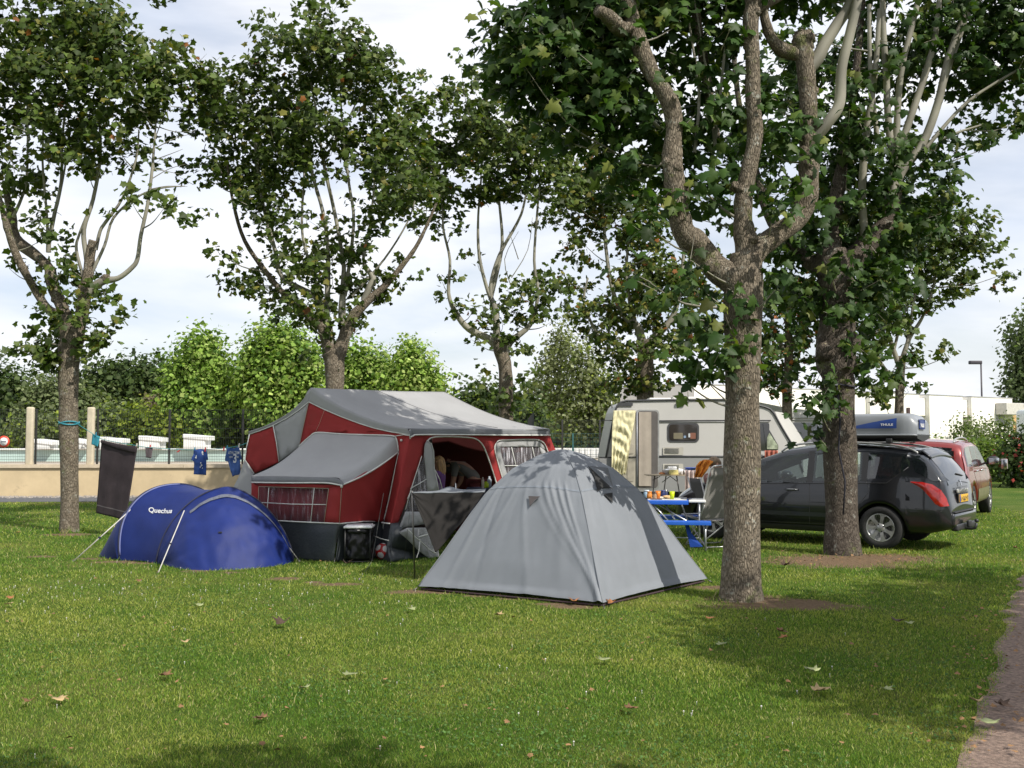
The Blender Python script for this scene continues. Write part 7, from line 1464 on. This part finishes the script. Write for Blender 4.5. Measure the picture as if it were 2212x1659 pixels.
item(1493, .26, .06, (.03, .08, .42), 'blue_bowl', 'blue bowl at the right end of the camp table', 'bowl', 'bowl', .3, z=zt+.08)
m = MB(); m.grid(lambda u, v: P(1480+28*u, 1016+62*v, tD-.15)+Vector((0, .03*math.sin(u*19), 0)), 30, 10); tag(recenter(m.build('checked_cloth', mat('cloth_pinkish', (.50, .40, .37), .85, .35, 9, stretch=(3, 3, 1)), None, solid=.005)), 'white and pink cloth hanging off the right end of the camp table', 'cloth')
# things inside the awning
wx = TW(2.30, .55, 0); cb_ = thing('camp_cupboard', 'dark blue cloth cupboard inside the awning opening', 'cupboard', wx)
m = MB(); m.box(P(1038, 1090, 16.05)*Vector((1, 1, 0)).length*0+Vector((P(1040, 1090, 16.1).x, 16.3, .42)), (.46, .42, .82), bev=.02); m.build('cupboard_body', mat('cupboard_navy', (.012, .018, .05), .8), cb_)
m = MB(); m.box(Vector((P(1040, 1090, 16.1).x, 16.3, .845)), (.48, .44, .02), bev=.006); m.build('cupboard_top', mat('cup_top', (.03, .035, .08), .6), cb_)
for (px, w_, h, col, nm, lb, D) in ((1043, .045, .17, (.60, .50, .45), 'sauce_bottle', 'white bottle with orange cap on the blue cupboard', 16.15), (1050, .09, .10, (.45, .60, .02), 'lime_bowl', 'lime green beaker on the blue cupboard', 16.2), (1057, .07, .18, (.45, .50, .58), 'water_bottle', 'pale water bottle on the blue cupboard', 16.25)):
    x = P(px, 1010, D).x; t_ = MB(); t_.lathe([(w_/2, 0), (w_/2, h*.7), (w_*.25, h*.86), (w_*.25, h)], 14, Matrix.Translation((x, D, .856))); tag(recenter(t_.build(nm, mat('in_'+nm, col, .4))), lb, 'bottle')
# ============================================================ people
skin = mat('skin', (.50, .27, .19), .55, .06, 12)
def skin_mesh(name, nodes_, edges, m_, parent, sub=2, root_i=0):
    me = bpy.data.meshes.new(name); inv = WM[parent.name].inverted(); me.from_pydata([tuple(inv@Vector(n[0])) for n in nodes_], edges, []); o = bpy.data.objects.new(name, me); COL.objects.link(o); o.parent = parent; WM[o.name] = WM[parent.name].copy()
    md = o.modifiers.new('skin', 'SKIN'); md.use_smooth_shade = True
    for i, n in enumerate(nodes_):
        r_ = n[1] if hasattr(n[1], '__len__') else (n[1], n[1]); me.skin_vertices[0].data[i].radius = r_; me.skin_vertices[0].data[i].use_root = (i == root_i)
    s_ = o.modifiers.new('sub', 'SUBSURF'); s_.levels = sub; s_.render_levels = sub; me.materials.append(m_); return o
def person(label, base, yaw, H, J, shirt, trousers, hairm, hair='short', sleeve=1.0, name='person'):
    """J: joint positions in a frame x = right, y = forward, z = up, in units of standing height"""
    D_ = dict(pel=(0, 0, .53), wst=(0, 0, .60), chs=(0, .0, .72), nek=(0, 0, .83), hd0=(0, .01, .875), hd1=(0, .015, .93), shl=(-.105, 0, .80), shr=(.105, 0, .80), ell=(-.13, 0, .63), elr=(.13, 0, .63), wrl=(-.13, .04, .49), wrr=(.13, .04, .49),
              hpl=(-.05, 0, .51), hpr=(.05, 0, .51), knl=(-.055, .01, .28), knr=(.055, .01, .28), anl=(-.055, 0, .045), anr=(.055, 0, .045), tol=(-.06, .09, .015), tor=(.06, .09, .015)); D_.update({k: v for k, v in J.items() if k != 'face'})
    root = thing(name, label, 'person', base, yaw); Mx = WM[root.name]; V = {k: Mx@(Vector(v)*H) for k, v in D_.items()}
    R_ = dict(pel=(.075, .06), wst=(.065, .05), chs=(.08, .058), nek=.030, hd0=(.042, .047), hd1=(.050, .058), shl=.036, shr=.036, ell=.024, elr=.024, wrl=.015, wrr=.015, hpl=.05, hpr=.05, knl=.033, knr=.033, anl=.021, anr=.021, tol=.018, tor=.018)
    names = list(D_); idx = {k: i for i, k in enumerate(names)}; nd = [(V[k], tuple(x*H for x in R_[k]) if hasattr(R_[k], '__len__') else R_[k]*H) for k in names]
    E = [('pel', 'wst'), ('wst', 'chs'), ('chs', 'nek'), ('nek', 'hd0'), ('hd0', 'hd1'), ('chs', 'shl'), ('chs', 'shr'), ('shl', 'ell'), ('shr', 'elr'), ('ell', 'wrl'), ('elr', 'wrr'), ('pel', 'hpl'), ('pel', 'hpr'), ('hpl', 'knl'), ('hpr', 'knr'), ('knl', 'anl'), ('knr', 'anr'), ('anl', 'tol'), ('anr', 'tor')]
    ed = [(idx[a], idx[b]) for a, b in E]
    for s_, w_, e_ in ((-1, 'wrl', 'ell'), (1, 'wrr', 'elr')):   # palm and five fingers
        d = (V[w_]-V[e_]).normalized(); sd_ = d.orthogonal().normalized(); n_ = d.cross(sd_)
        nd.append((V[w_]+d*.030*H, (.018*H, .010*H))); pi_ = len(nd)-1; ed.append((idx[w_], pi_))
        for k, (o_, l_) in enumerate(((-.015, .040), (-.005, .047), (.005, .045), (.014, .036))):
            nd.append((V[w_]+d*.052*H+sd_*o_*H, .0052*H)); a_ = len(nd)-1; ed.append((pi_, a_)); nd.append((V[w_]+d*(.052+l_*.9)*H+sd_*o_*1.1*H+n_*.012*H, .0045*H)); ed.append((a_, a_+1))
        nd.append((V[w_]+d*.035*H+sd_*-.028*H, .006*H)); a_ = len(nd)-1; ed.append((pi_, a_)); nd.append((V[w_]+d*.055*H+sd_*-.036*H+n_*.008*H, .005*H)); ed.append((a_, a_+1))
    skin_mesh('body', nd, ed, skin, root)
    def wear(nm, ks, es, mt, g, cutk=None):
        n_ = [(V[k] if not cutk or k not in cutk else V[cutk[k][0]].lerp(V[k], cutk[k][1]), tuple(x*H+g for x in R_[k]) if hasattr(R_[k], '__len__') else R_[k]*H+g) for k in ks]; return skin_mesh(nm, n_, [(ks.index(a), ks.index(b)) for a, b in es], mt, root)
    wear('shirt', ['chs', 'wst', 'pel', 'shl', 'shr', 'ell', 'elr', 'wrl', 'wrr', 'nek'] if sleeve > .6 else ['chs', 'wst', 'pel', 'shl', 'shr', 'ell', 'elr', 'nek'],
         [('chs', 'wst'), ('wst', 'pel'), ('chs', 'shl'), ('chs', 'shr'), ('shl', 'ell'), ('shr', 'elr'), ('chs', 'nek')]+([('ell', 'wrl'), ('elr', 'wrr')] if sleeve > .6 else []), shirt, .012, {'ell': ('shl', .75), 'elr': ('shr', .75), 'nek': ('chs', .80)} if sleeve <= .6 else {'nek': ('chs', .80), 'wrl': ('ell', .9), 'wrr': ('elr', .9)})
    wear('trousers', ['pel', 'hpl', 'hpr', 'knl', 'knr', 'anl', 'anr'], [('pel', 'hpl'), ('pel', 'hpr'), ('hpl', 'knl'), ('hpr', 'knr'), ('knl', 'anl'), ('knr', 'anr')], trousers, .012)
    up = (V['hd1']-V['hd0']).normalized(); fwd = (Mx.to_3x3()@Vector((0, 1, 0))); fwd = (Mx.to_3x3()@Vector(J['face'])) if 'face' in J else fwd
    fwd = (fwd-up*fwd.dot(up)).normalized(); rt = fwd.cross(up); hc = V['hd0'].lerp(V['hd1'], .55); hM = Matrix((rt, fwd, up)).transposed()
    # face
    m = MB(); m.ell(hc+fwd*.056*H-up*.008*H, (.009*H, .014*H, .016*H), 8, 6, M=hM); m.build('nose', skin, root)
    for s_ in (-1, 1):
        m = MB(); m.ell(hc+fwd*.052*H+rt*s_*.019*H+up*.008*H, (.007*H, .004*H, .004*H), 8, 6, M=hM); m.build('eye', mat('eye', (.05, .04, .035), .2), root)
        m = MB(); m.ell(hc+rt*s_*.052*H-up*.002*H, (.006*H, .012*H, .018*H), 8, 6, M=hM); m.build('ear', skin, root)
    m = MB(); m.ell(hc+fwd*.051*H-up*.032*H, (.015*H, .005*H, .004*H), 8, 6, M=hM); m.build('mouth', mat('lips', (.35, .12, .10), .5), root)
    if hair:
        m = MB(); m.ell(hc-fwd*.010*H+up*.014*H, (.053*H, .059*H, .053*H), 28, 20, M=hM, lump=.16)
        if hair == 'long':
            for k in range(9):
                a_ = -1.2+.3*k+.1*math.sin(k*5); o_ = rt*math.sin(a_)*.045*H-fwd*math.cos(a_)*.050*H; q0 = hc+o_*.9+up*.03*H; m.tube(smooth_path([q0, hc+o_*1.1-up*.03*H, hc+o_*1.15-up*.10*H, hc+o_*1.0-up*.155*H], 3), [.020*H, .022*H, .022*H, .021*H, .020*H, .018*H, .015*H, .010*H, .006*H, .003*H], 7)
        m.build('hair', hairm, root)
    return root
blond = mat('hair_blond', (.26, .15, .06), .5, .55, 45, .8, 120, stretch=(1, 1, .12)); purple = mat('top_purple', (.075, .020, .11), .85, .1, 8); dkt = mat('trousers_dark', (.03, .03, .05), .9)
g = Vector((P(949, 1000, 14.95).x, 14.95, 0)); person('girl with long blond hair and purple top standing inside the awning', g, math.radians(80), 1.42, dict(elr=(.14, .05, .64), wrr=(.10, .16, .60), ell=(-.14, .05, .64), wrl=(-.10, .16, .60), face=(0, 1, -.2)), purple, dkt, blond, 'long')
g = Vector((P(1030, 1000, 16.9).x, 16.9, 0)); person('adult in a grey t-shirt bending forward in the dark awning', g, math.radians(75), 1.72, dict(wst=(0, .04, .61), chs=(0, .13, .68), nek=(0, .21, .71), hd0=(0, .25, .70), hd1=(0, .29, .68), shl=(-.105, .18, .69), shr=(.105, .18, .69), ell=(-.12, .20, .53), elr=(.12, .20, .53), wrl=(-.08, .26, .44), wrr=(.08, .26, .44)), mat('tee_grey', (.20, .19, .18), .9), mat('shorts_red', (.14, .03, .03), .9), mat('hair_brown', (.06, .04, .03), .6), 'short', .5)
SIT = dict(pel=(0, 0, .28), wst=(0, -.02, .36), chs=(0, -.05, .48), nek=(0, -.04, .59), hd0=(0, -.02, .635), hd1=(0, -.012, .69), shl=(-.105, -.05, .56), shr=(.105, -.05, .56), ell=(-.14, .02, .42), elr=(.14, .02, .42), wrl=(-.10, .15, .40), wrr=(.10, .15, .40), hpl=(-.05, .02, .27), hpr=(.05, .02, .27), knl=(-.06, .26, .29), knr=(.06, .26, .29), anl=(-.06, .28, .045), anr=(.06, .28, .045), tol=(-.06, .37, .015), tor=(.06, .37, .015))
hz = P(1546, 986, 16.9).z; g = Vector((P(1548, 1000, 16.9).x, 16.9, 0)); Hs = hz/.735
person('person with light brown hair seated behind the grey reclining chair', g, math.radians(-78), Hs, SIT, mat('tee_brown', (.25, .12, .10), .9), dkt, mat('hair_ash', (.22, .15, .09), .6, .2, 30), 'short', .5)
g = Vector((P(1668, 1000, 20.3).x, 20.3, 0)); person('person with very short hair sitting behind the dark car', g, math.radians(200), 1.75, SIT, mat('tee_dark', (.05, .05, .06), .9), dkt, mat('hair_grey', (.20, .17, .14), .7), 'short', .5)
# seats for the two seated people, and the orange towel
def camp_chair(base, yaw, label, S_=1.0, back=.95):
    t_ = thing('camp_chair', label, 'chair', base, yaw); Mx = WM[t_.name]; Q = lambda x, y, z: Mx@Vector((x, y, z)); fb = mat('chair_blue', (.09, .085, .085), .85)
    m = MB(); m.grid(lambda u, v: Q(-.25+.5*u, -.22+.48*v, .40+.02*v-.02*math.sin(PI*u)), 8, 8); m.build('seat', fb, t_, solid=.01)
    m = MB(); m.grid(lambda u, v: Q(-.25+.5*u, -.24-.10*v, .42+(back-.42)*v), 8, 8); m.build('backrest', fb, t_, solid=.01)
    for s_ in (-1, 1):
        m = MB(); m.tube([Q(s_*.27, -.36, back+.02), Q(s_*.27, -.22, .40), Q(s_*.27, .30, 0)], .012, 7); m.build('leg', wtub, t_); m = MB(); m.tube([Q(s_*.27, .28, .42), Q(s_*.27, -.28, 0)], .012, 7); m.build('leg', wtub, t_)
    return t_
g = Vector((P(1546, 1000, 16.9).x-.02, 16.9, 0)); camp_chair(g, math.radians(-78), 'camp chair draped with the orange towel', back=.98)
g = Vector((P(1668, 1000, 20.3).x, 20.3, 0)); camp_chair(g, math.radians(200), 'camp chair behind the dark car', back=.9)
xl = 1500
def otw(u, v):
    a_ = interp(v, [0, .3, 1], [1512, 1502, 1500]); b_ = interp(v, [0, .3, 1], [1540, 1530, 1516]); p = P(a_+(b_-a_)*u, 997+34*v, 16.75); return p+Vector((0, -.03*math.sin(u*14+2*v)-.05*math.sin(PI*v)-.02*noise.noise(Vector((u*5, v*5, 0))), .03*math.sin(PI*u)*(1-v)))
m = MB(); m.grid(otw, 30, 24); tag(recenter(m.build('orange_towel', mat('towel_orange', (.68, .24, .03), .95, .12, 9, .5, 200), None, solid=.012)), 'orange towel thrown over the camp chair behind the recliner', 'towel')
# ============================================================ lawn
def make_grass():
    r = np.random.default_rng(77); parts_v, parts_f, parts_c = [], [], []; off = 0
    dp = np.array([(p.x, p.y, rx, ry) for p, rx, ry in DIRT])
    for (d0, d1, n, h, wdt, seg) in ((4.2, 6.2, 210000, .016, .0031, 2), (6.2, 9.0, 200000, .018, .0044, 2), (9.0, 12, 140000, .021, .007, 1), (12, 17, 110000, .028, .010, 1), (17, 30, 90000, .033, .018, 1)):
        D = d0+(d1-d0)*r.random(n)**1.1; X = (r.random(n)*2-1)*(D*.56+.9)
        pe = np.array([path_edge(d) for d in np.linspace(d0, d1, 400)]); e = np.interp(D, np.linspace(d0, d1, 400), pe)
        ok = X < e+.02*r.normal(size=n)+.03; ok &= D < 26.4+.055*(X+14.7)
        for (px, py, rx, ry) in dp:
            q = np.hypot((X-px)/rx, (D-py)/ry); ok &= (q > .45+.7*r.random(n))
        X, D = X[ok], D[ok]; n = len(X)
        nz = np.array([noise.noise(Vector((x*.55+3, y*.55, 0))) for x, y in zip(X[::1], D[::1])]) if n < 1 else None
        # cheap patch noise: sum of sines
        nz = (np.sin(X*1.3+1.7*np.sin(D*.9))+np.sin(D*1.7+1.3*np.sin(X*1.1+2))+.7*np.sin(X*3.1+D*2.3)+.6*np.sin(D*4.1-X*2.7+np.sin(X*5)))/3.3
        nz2 = (np.sin(X*9+3*np.sin(D*7))+np.sin(D*11+2*np.sin(X*8)))/2
        hh = h*(.55+.9*r.random(n))*(1+.25*nz2); tuft = (r.random(n) < .03); hh = np.where(tuft, hh*1.9, hh); 
        for (px, py) in ((2.36, 10.5), (4.72, 14.6), (-7.83, 18.0)):   # longer tufts where the mower cannot reach
            q = np.hypot(X-px, D-py); hh = np.where((q < .42) & (r.random(n) < .7), hh*2.6, hh)
        hh = np.clip(hh, .008, .10)
        a = r.random(n)*2*PI; lean = hh*(.25+.9*r.random(n)); b = r.random(n)*2*PI
        wx, wy = np.cos(b)*wdt/2, np.sin(b)*wdt/2; lx, ly = np.cos(a)*lean, np.sin(a)*lean
        base = np.stack([X, D, np.full(n, -.002)], 1); W = np.stack([wx, wy, np.zeros(n)], 1); Lv = np.stack([lx, ly, hh], 1)
        green = np.array([.105, .205, .026]); yel = np.array([.33, .345, .080]); dry = np.array([.50, .44, .22]); dark = np.array([.045, .105, .018])
        k = np.clip(.30+.26*np.exp(-((D-9.3)/2.4)**2)+.42*nz+.22*np.sin(X*2.9+D*1.9+np.sin(D*3.3))*np.sin(D*2.6-X*1.4)+.28*r.normal(size=n), 0, 1)[:, None]; c = green*(1-k)+yel*k
        u = r.random(n); c[u < .06] = dry; c[u > .86] = dark; c *= (1+.22*r.normal(size=(n, 1))).clip(.5, 1.6)
        if seg == 2:
            mid = base+Lv*np.array([.35, .35, .62])
            v = np.stack([base-W, base+W, mid-W*.8, mid+W*.8, base+Lv], 1).reshape(-1, 3); t = np.array([(0, 1, 3), (0, 3, 2), (2, 3, 4)]); kk = 5
        else:
            v = np.stack([base-W, base+W, base+Lv], 1).reshape(-1, 3); t = np.array([(0, 1, 2)]); kk = 3
        f = (t[None]+(np.arange(n)*kk)[:, None, None]).reshape(-1, 3)+off; off += len(v)
        parts_v.append(v); parts_f.append(f); parts_c.append(np.repeat(c, kk, 0))
    o = np_mesh('grass', np.concatenate(parts_v), np.concatenate(parts_f), leaf_mat('grass_blade', .42, .6), np.concatenate(parts_c))
    tag(o, 'short mown lawn grass with pale dry blades', 'grass', kind='stuff')
    # broad clover leaves low in the turf
    n = 42000; D = 4.2+9*r.random(n)**1.3; X = (r.random(n)*2-1)*(D*.56+.9)
    nz = np.sin(X*1.9+2*np.sin(D*1.2)+1)+np.sin(D*2.3+X)
    ok = (nz > .1) & (X < np.interp(D, np.linspace(4, 14, 300), [path_edge(d) for d in np.linspace(4, 14, 300)])-.05); X, D = X[ok], D[ok]; n = len(X)
    for (px, py, rx, ry) in dp: ok = np.hypot((X-px)/rx, (D-py)/ry) > 1; X, D = X[ok], D[ok]
    n = len(X); pos = np.stack([X, D, .012+.02*r.random(n)], 1).astype('f'); nrm = r.normal(size=(n, 3))*.4; nrm[:, 2] = 1
    v, f, c = leaves(pos, nrm, np.full(n, .013, 'f')*(1+.3*r.normal(size=n)).clip(.6, 1.5).astype('f'), colours(n, [(.06, .13, .03), (.09, .17, .045)], (1, 1)), LT2, LT2F)
    tag(np_mesh('clover', v, f, LEAF2, c), 'low clover leaves growing through the lawn', 'clover', kind='stuff')
    # white clover flower heads
    m = MB(); rr = random.Random(5)
    for i in range(190):
        if i < 150: px, py = rr.uniform(0, 900), rr.gauss(1270, 32)
        elif i < 170: px, py = rr.gauss(1350, 330), rr.gauss(1500, 70)
        else: px, py = rr.uniform(0, 2000), rr.uniform(1250, 1650)
        if py < 1215: continue
        g = G(px, py); s = rr.uniform(.003, .0062)
        if g.x > path_edge(g.y)-.1: continue
        m.ell(g+Vector((0, 0, .022)), (s, s, s*.9), 6, 4); m.tube([g, g+Vector((0, 0, .02))], .0015, 3, cap=False)
    tag(m.build('clover_flowers', mat('clover_white', (.62, .60, .55), .8)), 'scattered small white clover flower heads in the lawn', 'flowers', kind='stuff')
make_grass()
# fallen leaves that can be told apart
LCOL = {'brown': (.17, .085, .035), 'orange': (.30, .12, .04), 'pale': (.26, .29, .13), 'dark': (.07, .04, .025), 'tan': (.38, .27, .13), 'green': (.10, .15, .04)}
FL = [(608, 1358, 'dark', 1.7, 'large curled blackish leaf in the middle of the left lawn'), (758, 1470, 'pale', 1.5, 'pale green leaf lying flat below the curled dark leaf'), (1308, 1437, 'pale', 1.5, 'pale green leaf in the sunny lawn below the dome tent'), (128, 1525, 'tan', 1.3, 'tan star shaped leaf in the lower left lawn'),
      (360, 1472, 'brown', 1.4, 'flat brown leaf left of the pale green one'), (655, 1500, 'pale', 1.2, 'narrow pale leaf left of centre in the near lawn'), (60, 1531, 'brown', 1.0, 'small brown leaf left of the tan star shaped leaf'), (1775, 1505, 'tan', 1.7, 'large tan leaf at the edge of the right shade'), (1752, 1460, 'pale', 1.6, 'pale green leaf just inside the right shade'),
      (1690, 1375, 'brown', 1.4, 'brown leaf in the shade right of the near maple'), (1692, 1388, 'orange', 1.2, 'orange leaf just below another in the right shade'), (1560, 1403, 'pale', 1.2, 'pale leaf in the shade below the near maple'), (1942, 1352, 'dark', 1.5, 'dark upright leaf in the right shade'), (1965, 1356, 'pale', 1.2, 'pale leaf beside the dark upright leaf'),
      (1535, 1345, 'orange', 1.3, 'orange leaf at the shade edge below the near maple'), (20, 1300, 'orange', 1.2, 'orange leaf at the far left of the lawn'), (18, 1314, 'tan', 1.3, 'tan leaf below the orange one at far left'), (300, 1262, 'brown', 1.0, 'small brown leaf below the blue tent'), (1240, 1308, 'orange', 1.4, 'orange brown leaf under the dome tent hem'), (1320, 1311, 'orange', 1.4, 'orange leaf by the near peg of the dome tent'),
      (1918, 1503, 'pale', 1.2, 'pale leaf low in the right shade'), (2135, 1575, 'pale', 1.7, 'large pale leaf at the edge of the gravel path'), (2170, 1540, 'dark', 1.2, 'dark leaf lying on the gravel path'), (2110, 1530, 'tan', 1.2, 'tan leaf where the grass meets the gravel path'), (2195, 1190, 'brown', 1.2, 'brown leaf far up the gravel path'),
      (890, 1325, 'pale', 1.3, 'pale leaf on the sunny lawn left of the dome tent'), (1080, 1338, 'tan', 1.3, 'tan leaf on the lawn just below the dome tent'), (430, 1316, 'pale', 1.2, 'pale green leaf below the blue tent'), (400, 1398, 'tan', 1.0, 'tan leaf above the flat brown leaf'), (750, 1225, 'dark', 1.3, 'dark leaf between the bin and the blue tent'), (1365, 1545, 'brown', 1.2, 'brown leaf low in the centre of the lawn'),
      (560, 1567, 'brown', 1.2, 'brown leaf at the bottom left in a patch of shade'), (1215, 1262, 'tan', 1.0, 'small tan leaf beside the dome tent hem'), (40, 1155, 'orange', 1.3, 'orange leaf left of the left maple'), (1700, 1228, 'dark', 1.5, 'dark leaf on the bare earth by the second maple'), (245, 1168, 'brown', 1.3, 'brown leaf between the left maple and the blue tent')]
r = random.Random(9)
for (px, py, cn, s, lb) in FL:
    g = G(px, py); S = .062*s*(1.25 if cn == 'dark' else 1); yaw = r.random()*6.28; curl = r.uniform(.5, 1.3)*(1.6 if cn == 'dark' else 1)
    T = [(x*S, (y-.4)*S, (abs(x)**1.5*1.0+max(0, y-.4)**2*.7)*S*curl*.8) for x, y, z in LT.tolist()]
    R = Matrix.Rotation(yaw, 3, 'Z') @ Matrix.Rotation(r.uniform(-.35, .15), 3, 'X'); m = MB()
    m.add([g+R@Vector(t_)+Vector((0, 0, .04)) for t_ in T], LTF.tolist(), True)
    o = m.build('fallen_leaf', mat('fallen_'+cn, LCOL[cn], .8, .25, 30)); md = o.modifiers.new('s', 'SOLIDIFY'); md.thickness = .0012
    tag(recenter(o), lb, 'leaf', 'fallen maple leaves on the grass')
# small litter of crumbled leaves
m = MB()
for i in range(620):
    if i < 200: px, py = r.uniform(1660, 2000), r.gauss(1208, 9)
    elif i < 370: px, py = r.uniform(2060, 2212), r.uniform(1200, 1640)
    else: px, py = r.uniform(0, 2150), 1180+470*r.random()**1.4
    if py < 1170: continue
    g = G(px, py); S = r.uniform(.012, .04); R = Matrix.Rotation(r.random()*6.28, 3, 'Z') @ Matrix.Rotation(r.uniform(-.6, .6), 3, 'X')
    m.add([g+R@Vector((x*S, y*S, z*S))+Vector((0, 0, .03)) for x, y, z in LT2.tolist()], LT2F.tolist())
tag(m.build('leaf_litter', mat('litter', (.22, .12, .05), .85, .5, 4)), 'crumbled brown leaf bits scattered over lawn and path', 'leaf litter', kind='stuff')
